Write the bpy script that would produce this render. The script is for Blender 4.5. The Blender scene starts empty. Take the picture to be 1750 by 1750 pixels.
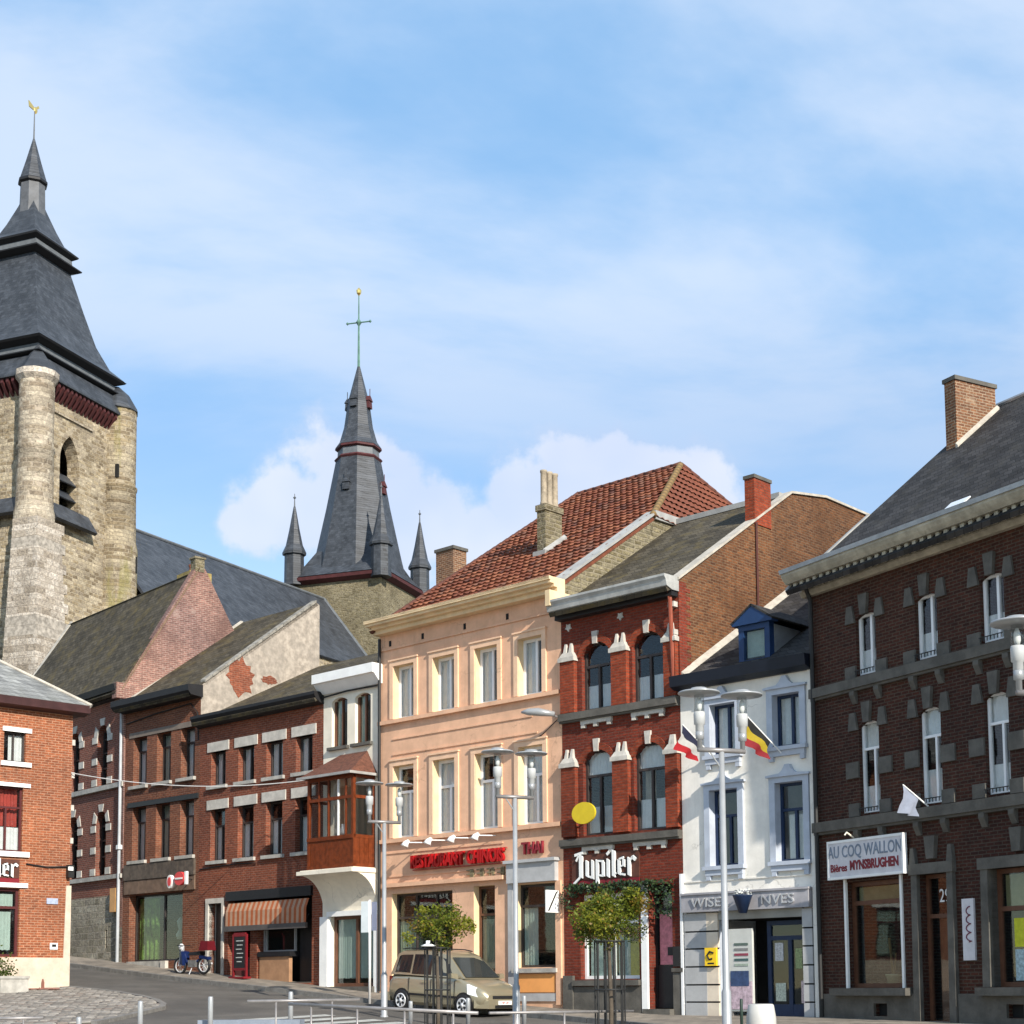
import bpy, math, random
from mathutils import Vector, Matrix
random.seed(11)
RAD = math.radians
sc = bpy.context.scene
col = sc.collection

# ------------------------------------------------------------------ camera, sky, sun, exposure
EYE = 1.65
cam_d = bpy.data.cameras.new("camera")
cam = bpy.data.objects.new("camera", cam_d)
col.objects.link(cam)
sc.camera = cam
cam_d.sensor_width = 36.0
cam_d.lens = 36.0 * 2700.0 / 1750.0
cam_d.shift_y = 0.3117
cam_d.clip_end = 6000
_p, _r = RAD(5.7), RAD(0.4)
_F = Vector((0, math.cos(_p), math.sin(_p)))
_U0 = Vector((0, -math.sin(_p), math.cos(_p)))
_R0 = Vector((1, 0, 0))
_R = _R0 * math.cos(_r) - _U0 * math.sin(_r)
_U = _U0 * math.cos(_r) + _R0 * math.sin(_r)
cam.matrix_world = Matrix(((_R.x, _U.x, -_F.x, 0), (_R.y, _U.y, -_F.y, 0), (_R.z, _U.z, -_F.z, EYE), (0, 0, 0, 1)))

SUN_AZ, SUN_EL = RAD(-62.0), RAD(30.0)       # azimuth counted from +X
world = bpy.data.worlds.new("World")
sc.world = world
world.use_nodes = True
wn = world.node_tree
for n in list(wn.nodes):
    wn.nodes.remove(n)


def N(nt, kind, **kw):
    n = nt.nodes.new(kind)
    for k, v in kw.items():
        if k.startswith("i_"):
            n.inputs[k[2:].replace("_", " ")].default_value = v
        else:
            setattr(n, k, v)
    return n


def L(nt, a, b):
    nt.links.new(a, b)


def M_(nt, op, a, b=None, c=None, clamp=False):
    n = nt.nodes.new("ShaderNodeMath")
    n.operation = op
    n.use_clamp = clamp
    for i, v in enumerate((a, b, c)):
        if v is None:
            continue
        if isinstance(v, (int, float)):
            n.inputs[i].default_value = v
        else:
            nt.links.new(v, n.inputs[i])
    return n.outputs[0]


def smooth(nt, v, lo, hi):
    n = nt.nodes.new("ShaderNodeMapRange")
    n.interpolation_type = "SMOOTHSTEP"
    n.inputs[1].default_value = lo
    n.inputs[2].default_value = hi
    nt.links.new(v, n.inputs[0])
    return n.outputs[0]


def build_world():
    nt = wn
    out = N(nt, "ShaderNodeOutputWorld")
    sky = N(nt, "ShaderNodeTexSky", sky_type="NISHITA", sun_disc=False, sun_elevation=SUN_EL,
            sun_rotation=math.atan2(math.cos(SUN_AZ), math.sin(SUN_AZ)), altitude=60.0, air_density=1.0, dust_density=0.0, ozone_density=1.5)
    bg = N(nt, "ShaderNodeBackground")
    bg.inputs[1].default_value = 0.110
    L(nt, sky.outputs[0], bg.inputs[0])
    tc = N(nt, "ShaderNodeTexCoord")
    sep = N(nt, "ShaderNodeSeparateXYZ")
    L(nt, tc.outputs["Generated"], sep.inputs[0])
    x, y, z = sep.outputs
    el = M_(nt, "ARCSINE", z)
    az = M_(nt, "ARCTAN2", x, y)
    # high thin cloud: a layer at constant height
    zz = M_(nt, "ADD", M_(nt, "MAXIMUM", z, 0.0), 0.22)
    px = M_(nt, "DIVIDE", x, zz)
    py = M_(nt, "DIVIDE", y, zz)
    cmb = N(nt, "ShaderNodeCombineXYZ")
    L(nt, px, cmb.inputs[0]); L(nt, py, cmb.inputs[1])
    mp = N(nt, "ShaderNodeMapping")
    mp.inputs["Rotation"].default_value = (0, 0, RAD(24))
    mp.inputs["Scale"].default_value = (1.0, 1.7, 1.0)
    mp.inputs["Location"].default_value = (CL_X, CL_Y, 0.0)
    L(nt, cmb.outputs[0], mp.inputs[0])
    n1 = N(nt, "ShaderNodeTexNoise", i_Scale=1.15, i_Detail=7.0, i_Roughness=0.56, i_Distortion=0.25)
    L(nt, mp.outputs[0], n1.inputs["Vector"])
    thin = M_(nt, "MULTIPLY_ADD", smooth(nt, n1.outputs[0], 0.36, 0.60), 0.30, 0.70)
    thin = M_(nt, "MULTIPLY", thin, smooth(nt, el, 0.22, 0.45))
    # low cumulus bank: heaped lobes (azimuth, elevation, radius), in degrees
    cmb2 = N(nt, "ShaderNodeCombineXYZ")
    L(nt, az, cmb2.inputs[0]); L(nt, el, cmb2.inputs[1])
    n2 = N(nt, "ShaderNodeTexNoise", i_Scale=17.0, i_Detail=6.0, i_Roughness=0.55)
    L(nt, cmb2.outputs[0], n2.inputs["Vector"])
    n3 = N(nt, "ShaderNodeTexNoise", i_Scale=7.0, i_Detail=3.0, i_Roughness=0.5)
    L(nt, cmb2.outputs[0], n3.inputs["Vector"])
    lobes = [(-9.3, 16.6, 1.5), (-7.9, 17.2, 2.0), (-6.1, 18.1, 2.3), (-3.6, 16.3, 2.6), (-1.2, 15.4, 3.0), (0.4, 17.9, 2.1), (2.6, 16.7, 2.8),
             (4.4, 18.0, 2.2), (6.2, 17.2, 2.5), (7.6, 15.4, 2.6), (9.6, 13.2, 2.2), (-30, 13.5, 4.5), (-36, 11.0, 5.0), (33, 12.5, 4.0), (38, 10.5, 5.0),
             (70, 12.0, 6.0), (-75, 12.0, 6.0), (120, 12, 6), (160, 11, 6), (-140, 12, 6), (-110, 11, 5)]
    dens = None
    for a, e, r in lobes:
        da = M_(nt, "SUBTRACT", az, RAD(a))
        de = M_(nt, "SUBTRACT", el, RAD(e))
        d2 = M_(nt, "SQRT", M_(nt, "ADD", M_(nt, "MULTIPLY", da, da), M_(nt, "MULTIPLY", de, de)))
        v = M_(nt, "SUBTRACT", 1.0, M_(nt, "DIVIDE", d2, RAD(r * 1.12)))
        if r <= 1.0:
            v = M_(nt, "SUBTRACT", v, 0.45)
        dens = v if dens is None else M_(nt, "SMOOTH_MAX", dens, v, 0.25)
    edge = M_(nt, "ADD", dens, M_(nt, "MULTIPLY", M_(nt, "SUBTRACT", n2.outputs[0], 0.5), 2.2))
    cum = smooth(nt, edge, -0.02, 0.42)
    cum = M_(nt, "MULTIPLY", cum, 0.86)
    mask = M_(nt, "MAXIMUM", M_(nt, "MULTIPLY", thin, 0.90), cum, clamp=True)
    def cmix(f, A, B):
        n = N(nt, "ShaderNodeMix", data_type="RGBA")
        for k, v in (("Factor", f), ("A", A), ("B", B)):
            if isinstance(v, tuple):
                n.inputs[k].default_value = v + (1,)
            else:
                L(nt, v, n.inputs[k])
        return n.outputs["Result"]
    veil = cmix(smooth(nt, n1.outputs[0], 0.36, 0.60), (0.33, 0.645, 1.06), (0.70, 0.84, 1.05))
    heap = cmix(smooth(nt, n3.outputs[0], 0.35, 0.65), (0.72, 0.80, 1.0), (0.92, 0.94, 1.02))
    ramp = cmix(cum, veil, heap)
    bg2 = N(nt, "ShaderNodeBackground")
    bg2.inputs[1].default_value = CLOUD_STRENGTH
    L(nt, ramp, bg2.inputs[0])
    mix = N(nt, "ShaderNodeMixShader")
    L(nt, mask, mix.inputs[0]); L(nt, bg.outputs[0], mix.inputs[1]); L(nt, bg2.outputs[0], mix.inputs[2])
    L(nt, mix.outputs[0], out.inputs[0])


CL_X, CL_Y, CLOUD_STRENGTH = 63.4, 1.2, 0.60
build_world()
sun_d = bpy.data.lights.new("sun", "SUN")
sun_d.energy = 4.3
sun_d.angle = RAD(0.55)
sun_d.color = (1.0, 0.93, 0.82)
sun = bpy.data.objects.new("sun", sun_d)
col.objects.link(sun)
_sv = Vector((math.cos(SUN_EL) * math.cos(SUN_AZ), math.cos(SUN_EL) * math.sin(SUN_AZ), math.sin(SUN_EL)))
sun.rotation_euler = _sv.to_track_quat("Z", "Y").to_euler()
sun.location = (20, -30, 60)
sc.view_settings.view_transform = "Standard"
sc.view_settings.look = "None"
sc.view_settings.gamma = 1.0
sc.view_settings.exposure = 0.75
sc.view_settings.use_curve_mapping = False
sc.cycles.max_bounces = 6
sc.cycles.transparent_max_bounces = 12
sc.cycles.sample_clamp_indirect = 4.0

# ------------------------------------------------------------------ materials
MATS = {}


def new_mat(name):
    m = bpy.data.materials.new(name)
    m.use_nodes = True
    nt = m.node_tree
    return m, nt, nt.nodes["Principled BSDF"]


def rgb(c):
    return (c[0], c[1], c[2], 1.0)


def wallvec(nt, sx=1.0, sz=1.0):
    """house-local coordinates: run along the wall (x + y), height z"""
    tc = N(nt, "ShaderNodeTexCoord")
    s = N(nt, "ShaderNodeSeparateXYZ")
    L(nt, tc.outputs["Object"], s.inputs[0])
    c = N(nt, "ShaderNodeCombineXYZ")
    L(nt, M_(nt, "MULTIPLY", M_(nt, "ADD", s.outputs[0], s.outputs[1]), sx), c.inputs[0])
    L(nt, M_(nt, "MULTIPLY", s.outputs[2], sz), c.inputs[1])
    return c.outputs[0], tc.outputs["Object"]


def mixc(nt, f, a, b, mode="MIX"):
    n = N(nt, "ShaderNodeMix", data_type="RGBA", blend_type=mode)
    for k, v in (("Factor", f), ("A", a), ("B", b)):
        if isinstance(v, (int, float)):
            n.inputs[k].default_value = v
        elif isinstance(v, tuple):
            n.inputs[k].default_value = rgb(v)
        else:
            L(nt, v, n.inputs[k])
    return n.outputs["Result"]


def noise(nt, vec, scale, detail=5.0, rough=0.6, dist=0.0):
    n = N(nt, "ShaderNodeTexNoise", i_Scale=scale, i_Detail=detail, i_Roughness=rough, i_Distortion=dist)
    L(nt, vec, n.inputs["Vector"])
    return n.outputs[0]


def bump(nt, bsdf, h, strength=0.4, dist=0.02):
    b = N(nt, "ShaderNodeBump")
    b.inputs["Strength"].default_value = strength
    b.inputs["Distance"].default_value = dist
    L(nt, h, b.inputs["Height"])
    L(nt, b.outputs[0], bsdf.inputs["Normal"])


def plain(name, c, rough=0.75, var=0.25, scale=3.0, bmp=0.0, metal=0.0, spec=0.35, streak=0.0, crack=0.0):
    if name in MATS:
        return MATS[name]
    m, nt, b = new_mat(name)
    tc = N(nt, "ShaderNodeTexCoord")
    v = tc.outputs["Object"]
    f = smooth(nt, noise(nt, v, scale, 6.0, 0.65), 0.3, 0.72)
    dark = tuple(k * (1 - var) for k in c)
    lite = tuple(min(1, k * (1 + var * 0.35)) for k in c)
    cc = mixc(nt, f, dark, lite)
    if streak:
        mp = N(nt, "ShaderNodeMapping")
        mp.inputs["Scale"].default_value = (3.2, 3.2, 0.28)
        L(nt, v, mp.inputs[0])
        s = smooth(nt, noise(nt, mp.outputs[0], 1.6, 5.0, 0.6), 0.52, 0.78)
        cc = mixc(nt, M_(nt, "MULTIPLY", s, streak), cc, tuple(k * 0.45 for k in c))
    if crack:                                 # damp patches and hairline cracks of old paint
        f7 = smooth(nt, noise(nt, v, 0.5, 7.0, 0.62), 0.46, 0.72)
        cc = mixc(nt, M_(nt, "MULTIPLY", f7, crack), cc, (c[0] * 0.62, c[1] * 0.64, c[2] * 0.66))
        vo = N(nt, "ShaderNodeTexVoronoi", feature="DISTANCE_TO_EDGE")
        vo.inputs["Scale"].default_value = 0.55
        nv = N(nt, "ShaderNodeTexNoise", i_Scale=1.8, i_Detail=5.0)
        L(nt, v, nv.inputs["Vector"])
        va = N(nt, "ShaderNodeVectorMath", operation="MULTIPLY_ADD")
        L(nt, nv.outputs["Color"], va.inputs[0])
        va.inputs[1].default_value = (1.1, 1.1, 1.1)
        L(nt, v, va.inputs[2])
        L(nt, va.outputs[0], vo.inputs["Vector"])
        f8 = M_(nt, "SUBTRACT", 1.0, smooth(nt, vo.outputs["Distance"], 0.002, 0.012))
        f8 = M_(nt, "MULTIPLY", f8, smooth(nt, noise(nt, v, 0.7, 2.0), 0.5, 0.62))
        cc = mixc(nt, M_(nt, "MULTIPLY", f8, crack * 1.3, clamp=True), cc, tuple(k * 0.4 for k in c))
    L(nt, cc, b.inputs["Base Color"])
    b.inputs["Roughness"].default_value = rough
    b.inputs["Metallic"].default_value = metal
    b.inputs["Specular IOR Level"].default_value = spec
    if bmp:
        bump(nt, b, noise(nt, v, scale * 14, 4.0, 0.6), bmp, 0.02)
    MATS[name] = m
    return m


def brick(name, c1, c2, mortar, w=0.23, h=0.078, ms=0.013, grime=0.35, spots=0.0):
    if name in MATS:
        return MATS[name]
    m, nt, b = new_mat(name)
    v, obj = wallvec(nt)
    bt = N(nt, "ShaderNodeTexBrick", offset=0.5, squash=1.0)
    L(nt, v, bt.inputs["Vector"])
    bt.inputs["Color1"].default_value = rgb(c1)
    bt.inputs["Color2"].default_value = rgb(c2)
    bt.inputs["Mortar"].default_value = rgb(mortar)
    bt.inputs["Scale"].default_value = 1.0
    bt.inputs["Mortar Size"].default_value = ms
    bt.inputs["Mortar Smooth"].default_value = 0.3
    bt.inputs["Bias"].default_value = -0.1
    bt.inputs["Brick Width"].default_value = w
    bt.inputs["Row Height"].default_value = h
    mp = N(nt, "ShaderNodeMapping")
    mp.inputs["Scale"].default_value = (1, 1, 2.2)
    L(nt, obj, mp.inputs[0])
    f1 = smooth(nt, noise(nt, mp.outputs[0], 5.5, 4.0, 0.7), 0.30, 0.70)
    cc = mixc(nt, f1, (0.66, 0.66, 0.66), (1.18, 1.14, 1.10))
    cc = mixc(nt, 1.0, bt.outputs[0], cc, "MULTIPLY")
    f0 = smooth(nt, noise(nt, obj, 0.23, 3.0, 0.55), 0.32, 0.68)
    cc = mixc(nt, 1.0, cc, mixc(nt, f0, (0.78, 0.80, 0.84), (1.14, 1.08, 1.02)), "MULTIPLY")
    f2 = smooth(nt, noise(nt, obj, 0.55, 6.0, 0.65), 0.42, 0.75)
    cc = mixc(nt, M_(nt, "MULTIPLY", f2, grime), cc, tuple(k * 0.33 for k in c1))
    mps = N(nt, "ShaderNodeMapping")
    mps.inputs["Scale"].default_value = (2.6, 2.6, 0.22)
    L(nt, obj, mps.inputs[0])
    f5 = smooth(nt, noise(nt, mps.outputs[0], 1.3, 5.0, 0.6), 0.55, 0.80)
    cc = mixc(nt, M_(nt, "MULTIPLY", f5, 0.4), cc, tuple(k * 0.38 for k in c2))
    if spots:
        f3 = smooth(nt, noise(nt, obj, 1.7, 5.0, 0.7), 0.60, 0.68)
        cc = mixc(nt, M_(nt, "MULTIPLY", f3, spots), cc, mortar)
    L(nt, cc, b.inputs["Base Color"])
    b.inputs["Roughness"].default_value = 0.88
    b.inputs["Specular IOR Level"].default_value = 0.2
    hh = M_(nt, "ADD", M_(nt, "MULTIPLY", M_(nt, "SUBTRACT", 1.0, bt.outputs["Fac"]), 1.0), M_(nt, "MULTIPLY", f1, 0.5))
    bump(nt, b, hh, 0.6, 0.012)
    MATS[name] = m
    return m


def rubble(name, cols, mortar, sx=0.42, sz=0.22, moss=None, irregular=0.16):
    """coursed rough stone: brick pattern bent by noise, strong stone-to-stone colour change"""
    if name in MATS:
        return MATS[name]
    m, nt, b = new_mat(name)
    v, obj = wallvec(nt)
    nz = N(nt, "ShaderNodeTexNoise", i_Scale=1.1, i_Detail=3.0)
    L(nt, v, nz.inputs["Vector"])
    off = N(nt, "ShaderNodeVectorMath", operation="MULTIPLY_ADD")
    L(nt, nz.outputs["Color"], off.inputs[0])
    off.inputs[1].default_value = (irregular * 2.5, irregular, 0)
    L(nt, v, off.inputs[2])
    bt = N(nt, "ShaderNodeTexBrick", offset=0.43, squash=1.4, squash_frequency=3)
    L(nt, off.outputs[0], bt.inputs["Vector"])
    bt.inputs["Color1"].default_value = (0, 0, 0, 1)
    bt.inputs["Color2"].default_value = (1, 1, 1, 1)
    bt.inputs["Mortar"].default_value = (0.5, 0.5, 0.5, 1)
    bt.inputs["Scale"].default_value = 1.0
    bt.inputs["Mortar Size"].default_value = 0.028
    bt.inputs["Mortar Smooth"].default_value = 0.4
    bt.inputs["Brick Width"].default_value = sx
    bt.inputs["Row Height"].default_value = sz
    cr = N(nt, "ShaderNodeValToRGB")
    cr.color_ramp.interpolation = "LINEAR"
    els = cr.color_ramp.elements
    while len(els) < len(cols):
        els.new(0.5)
    for i, c in enumerate(cols):
        els[i].position = i / (len(cols) - 1)
        els[i].color = rgb(c)
    L(nt, bt.outputs[0], cr.inputs[0])
    f1 = smooth(nt, noise(nt, obj, 6.0, 5.0, 0.7), 0.28, 0.72)
    cc = mixc(nt, 1.0, cr.outputs[0], mixc(nt, f1, (0.55, 0.55, 0.55), (1.2, 1.2, 1.15)), "MULTIPLY")
    cc = mixc(nt, bt.outputs["Fac"], cc, mortar)
    f2 = smooth(nt, noise(nt, obj, 0.35, 5.0, 0.6), 0.42, 0.72)
    cc = mixc(nt, M_(nt, "MULTIPLY", f2, 0.45), cc, tuple(k * 0.42 for k in cols[0]))
    f6 = smooth(nt, noise(nt, obj, 3.4, 3.0, 0.75), 0.58, 0.66)
    cc = mixc(nt, M_(nt, "MULTIPLY", f6, 0.55), cc, tuple(k * 0.35 for k in cols[0]))
    if moss:
        mp = N(nt, "ShaderNodeMapping")
        mp.inputs["Scale"].default_value = (1, 1, 0.16)
        L(nt, obj, mp.inputs[0])
        f3 = smooth(nt, noise(nt, mp.outputs[0], 0.9, 4.0, 0.6), 0.52, 0.66)
        cc = mixc(nt, M_(nt, "MULTIPLY", f3, 0.6), cc, moss)
    L(nt, cc, b.inputs["Base Color"])
    b.inputs["Roughness"].default_value = 0.92
    b.inputs["Specular IOR Level"].default_value = 0.15
    hh = M_(nt, "ADD", M_(nt, "SUBTRACT", 1.0, bt.outputs["Fac"]), M_(nt, "MULTIPLY", f1, 0.8))
    bump(nt, b, hh, 0.8, 0.05)
    MATS[name] = m
    return m


def slate(name, c, moss=None, mossamt=0.4, w=0.26, h=0.15, rough=0.55):
    if name in MATS:
        return MATS[name]
    m, nt, b = new_mat(name)
    v, obj = wallvec(nt)
    bt = N(nt, "ShaderNodeTexBrick", offset=0.5)
    L(nt, v, bt.inputs["Vector"])
    bt.inputs["Color1"].default_value = rgb(tuple(k * 0.72 for k in c))
    bt.inputs["Color2"].default_value = rgb(tuple(k * 1.3 for k in c))
    bt.inputs["Mortar"].default_value = rgb(tuple(k * 0.4 for k in c))
    bt.inputs["Scale"].default_value = 1.0
    bt.inputs["Mortar Size"].default_value = 0.008
    bt.inputs["Brick Width"].default_value = w
    bt.inputs["Row Height"].default_value = h
    f = smooth(nt, noise(nt, obj, 0.9, 6.0, 0.7), 0.3, 0.72)
    cc = mixc(nt, 1.0, bt.outputs[0], mixc(nt, f, (0.7, 0.7, 0.7), (1.2, 1.2, 1.2)), "MULTIPLY")
    if moss:
        f3 = smooth(nt, noise(nt, obj, 1.6, 7.0, 0.72), 0.48, 0.70)
        cc = mixc(nt, M_(nt, "MULTIPLY", f3, mossamt), cc, moss)
    L(nt, cc, b.inputs["Base Color"])
    b.inputs["Roughness"].default_value = rough
    b.inputs["Specular IOR Level"].default_value = 0.35 if rough < 0.6 else 0.08
    bump(nt, b, M_(nt, "SUBTRACT", M_(nt, "MULTIPLY", f, 0.5), bt.outputs["Fac"]), 0.5, 0.015)
    MATS[name] = m
    return m


def glass(name, tint=(0.80, 0.85, 0.85), rough=0.02, dark=0.35):
    if name in MATS:
        return MATS[name]
    m, nt, b = new_mat(name)
    nt.nodes.remove(b)
    out = nt.nodes["Material Output"]
    tr = N(nt, "ShaderNodeBsdfTransparent")
    tr.inputs[0].default_value = rgb(tint)
    gl = N(nt, "ShaderNodeBsdfGlossy")
    gl.inputs["Roughness"].default_value = rough
    tc = N(nt, "ShaderNodeTexCoord")
    bp = N(nt, "ShaderNodeBump")
    bp.inputs["Strength"].default_value = 0.05
    bp.inputs["Distance"].default_value = 0.02
    L(nt, noise(nt, tc.outputs["Object"], 1.3, 2.0), bp.inputs["Height"])
    L(nt, bp.outputs[0], gl.inputs["Normal"])
    ge = N(nt, "ShaderNodeNewGeometry")
    dt = N(nt, "ShaderNodeVectorMath", operation="DOT_PRODUCT")
    L(nt, ge.outputs["Incoming"], dt.inputs[0]); L(nt, ge.outputs["Normal"], dt.inputs[1])
    om = M_(nt, "SUBTRACT", 1.0, M_(nt, "ABSOLUTE", dt.outputs["Value"]))
    fac = M_(nt, "MULTIPLY_ADD", M_(nt, "POWER", om, 5.0), 0.95, 0.045, clamp=True)
    df = N(nt, "ShaderNodeBsdfDiffuse")
    df.inputs[0].default_value = (0.03, 0.035, 0.04, 1)
    m0 = N(nt, "ShaderNodeMixShader")
    m0.inputs[0].default_value = dark
    L(nt, tr.outputs[0], m0.inputs[1]); L(nt, df.outputs[0], m0.inputs[2])
    m1 = N(nt, "ShaderNodeMixShader")
    L(nt, fac, m1.inputs[0]); L(nt, m0.outputs[0], m1.inputs[1]); L(nt, gl.outputs[0], m1.inputs[2])
    L(nt, m1.outputs[0], out.inputs[0])
    MATS[name] = m
    return m


# ------------------------------------------------------------------ mesh helpers
class MB:
    def __init__(s, dz=0.0):
        s.v, s.f, s.dz = [], [], dz

    def vert(s, p):
        s.v.append((p[0], p[1], p[2] + s.dz))
        return len(s.v) - 1

    def face(s, pts):
        s.f.append([s.vert(p) for p in pts])
        return s

    def hexa(s, b, t):
        """b, t: four bottom and four top points, both counter-clockwise seen from above"""
        i = [s.vert(p) for p in list(b) + list(t)]
        for q in ((3, 2, 1, 0), (4, 5, 6, 7), (0, 1, 5, 4), (1, 2, 6, 5), (2, 3, 7, 6), (3, 0, 4, 7)):
            s.f.append([i[k] for k in q])
        return s

    def box(s, x0, x1, y0, y1, z0, z1):
        return s.hexa([(x0, y0, z0), (x1, y0, z0), (x1, y1, z0), (x0, y1, z0)], [(x0, y0, z1), (x1, y0, z1), (x1, y1, z1), (x0, y1, z1)])

    def prism(s, poly, axis, a0, a1):
        """poly: 2D points; axis 'x' -> (y,z), 'y' -> (x,z), 'z' -> (x,y)"""
        def P(q, a):
            return (a, q[0], q[1]) if axis == "x" else (q[0], a, q[1]) if axis == "y" else (q[0], q[1], a)
        lo = [s.vert(P(q, a0)) for q in poly]
        hi = [s.vert(P(q, a1)) for q in poly]
        n = len(poly)
        area = sum(poly[i][0] * poly[(i + 1) % n][1] - poly[(i + 1) % n][0] * poly[i][1] for i in range(n))
        ccw = area > 0
        if axis == "y":
            ccw = not ccw
        if a1 < a0:
            ccw = not ccw
        s.f.append(lo[::-1] if ccw else lo)
        s.f.append(hi if ccw else hi[::-1])
        for i in range(n):
            j = (i + 1) % n
            q = [lo[i], lo[j], hi[j], hi[i]]
            s.f.append(q if ccw else q[::-1])
        return s

    def slab(s, pts, t):
        """planar polygon seen counter-clockwise from outside, thickened inwards by t"""
        n = (Vector(pts[1]) - Vector(pts[0])).cross(Vector(pts[2]) - Vector(pts[0])).normalized()
        a = [s.vert(p) for p in pts]
        b = [s.vert(Vector(p) - n * t) for p in pts]
        s.f.append(a)
        s.f.append(b[::-1])
        k = len(pts)
        for i in range(k):
            j = (i + 1) % k
            s.f.append([a[j], a[i], b[i], b[j]])
        return s

    def tube(s, pts, r, seg=8, caps=True):
        pts = [Vector(p) for p in pts]
        rs = r if isinstance(r, (list, tuple)) else [r] * len(pts)
        rings = []
        up = None
        for i, p in enumerate(pts):
            d = (pts[min(i + 1, len(pts) - 1)] - pts[max(i - 1, 0)]).normalized()
            if up is None:
                up = Vector((0, 0, 1)) if abs(d.z) < 0.9 else Vector((1, 0, 0))
            a = d.cross(up)
            if a.length < 1e-4:
                a = d.cross(Vector((0, 1, 0)))
            a.normalize()
            b = a.cross(d).normalized()
            up = b
            rings.append([s.vert(p + (a * math.cos(2 * math.pi * k / seg) + b * math.sin(2 * math.pi * k / seg)) * rs[i]) for k in range(seg)])
        for i in range(len(pts) - 1):
            for k in range(seg):
                k2 = (k + 1) % seg
                s.f.append([rings[i][k], rings[i + 1][k], rings[i + 1][k2], rings[i][k2]])
        if caps:
            s.f.append(rings[0])
            s.f.append(rings[-1][::-1])
        return s

    def lathe(s, prof, c=(0, 0), seg=16, rot=0.0, sy=1.0):
        """prof: (radius, z) from bottom to top"""
        rings = []
        for r, z in prof:
            if r < 1e-4:
                rings.append([s.vert((c[0], c[1], z))])
            else:
                rings.append([s.vert((c[0] + r * math.cos(rot + 2 * math.pi * k / seg), c[1] + sy * r * math.sin(rot + 2 * math.pi * k / seg), z)) for k in range(seg)])
        for i in range(len(rings) - 1):
            A, B = rings[i], rings[i + 1]
            for k in range(seg):
                k2 = (k + 1) % seg
                if len(A) == 1 and len(B) == 1:
                    continue
                if len(A) == 1:
                    s.f.append([A[0], B[k2], B[k]])
                elif len(B) == 1:
                    s.f.append([A[k], A[k2], B[0]])
                else:
                    s.f.append([A[k], A[k2], B[k2], B[k]])
        if len(rings[0]) > 1:
            s.f.append(rings[0][::-1])
        if len(rings[-1]) > 1:
            s.f.append(rings[-1])
        return s

    def add(s, other, M):
        o = len(s.v)
        s.v += [tuple(M @ Vector(p)) for p in other.v]
        s.f += [[i + o for i in f] for f in other.f]
        return s

    def mesh(s, name, mat, smooth_=False):
        me = bpy.data.meshes.new(name)
        me.from_pydata(s.v, [], s.f)
        me.materials.append(mat)
        if smooth_:
            me.polygons.foreach_set("use_smooth", [True] * len(me.polygons))
        me.update()
        return me

    def build(s, name, mat, parent=None, smooth_=False, loc=None, rz=None):
        o = bpy.data.objects.new(name, s.mesh(name, mat, smooth_))
        col.objects.link(o)
        if parent is not None:
            o.parent = parent
        if loc is not None:
            o.location = loc
        if rz is not None:
            o.rotation_euler = (0, 0, rz)
        return o


def autosmooth(o, ang=35):
    me = o.data
    me.polygons.foreach_set("use_smooth", [True] * len(me.polygons))
    try:
        me.set_sharp_from_angle(angle=RAD(ang))
    except Exception:
        pass
    return o


def tag(o, label, cat, group=None):
    o["label"] = label
    o["category"] = cat
    if group:
        o["group"] = group
    return o


def thing(name, label, cat, loc, rz=0.0, group=None):
    o = bpy.data.objects.new(name, None)
    o.empty_display_size = 0.2
    col.objects.link(o)
    o.location = loc
    o.rotation_euler = (0, 0, rz)
    return tag(o, label, cat, group)


def place(me, name, parent, loc=(0, 0, 0), rot=(0, 0, 0), scale=None):
    o = bpy.data.objects.new(name, me)
    col.objects.link(o)
    o.parent = parent
    o.location = loc
    o.rotation_euler = rot
    if scale:
        o.scale = scale
    return o


def copy_tree(o, parent=None):
    c = o.copy()
    col.objects.link(c)
    c.parent = parent
    for ch in list(o.children):
        copy_tree(ch, c)
    return c


def text_mesh(txt, size, ext, mat, sx=1.0, shear=0.0, bold=0.0, align="CENTER"):
    cu = bpy.data.curves.new("lettering", "FONT")
    cu.body = txt
    cu.size = size
    cu.extrude = ext
    cu.offset = bold
    cu.shear = shear
    cu.align_x = align
    cu.align_y = "CENTER"
    cu.resolution_u = 3
    o = bpy.data.objects.new("lettering", cu)
    col.objects.link(o)
    dg = bpy.context.evaluated_depsgraph_get()
    me = bpy.data.meshes.new_from_object(o.evaluated_get(dg))
    bpy.data.objects.remove(o)
    bpy.data.curves.remove(cu)
    for v in me.vertices:            # stand it up: x along the wall, letters face -y
        x, y, z = v.co
        v.co = (x * sx, -z, y)
    me.materials.clear()
    me.materials.append(mat)
    return me


# ------------------------------------------------------------------ the lie of the land
ROW_P = Vector((1.43, 44.0))                     # corner of the pink and the red house
ROW_D = Vector((-1.046, 1.0)).normalized()       # along the row, uphill towards the church
ROW_N = Vector((-ROW_D.y, ROW_D.x))              # from the row towards the square
ROW_ANG = math.atan2(-1.0, 1.046)
_BS = [(-60, .9), (-14, .88), (-4.18, .93), (0, 1.08), (6, 1.42), (10.5, 1.78), (15, 2.12), (17.4, 2.32), (22.25, 2.73), (28, 3.15), (45, 4.0)]


def base(s):
    if s <= _BS[0][0]:
        return _BS[0][1]
    for (a, za), (b, zb) in zip(_BS, _BS[1:]):
        if s <= b:
            return za + (zb - za) * (s - a) / (b - a)
    return _BS[-1][1]


def fall(s):
    t = min(max((s - 5) / 15, 0), 1)
    return .03 + .02 * t * t * (3 - 2 * t)


def to_sn(x, y):
    v = Vector((x, y)) - ROW_P
    return v.dot(ROW_D), v.dot(ROW_N)


def sn(s, n):
    q = ROW_P + ROW_D * s + ROW_N * n
    return q.x, q.y


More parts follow.
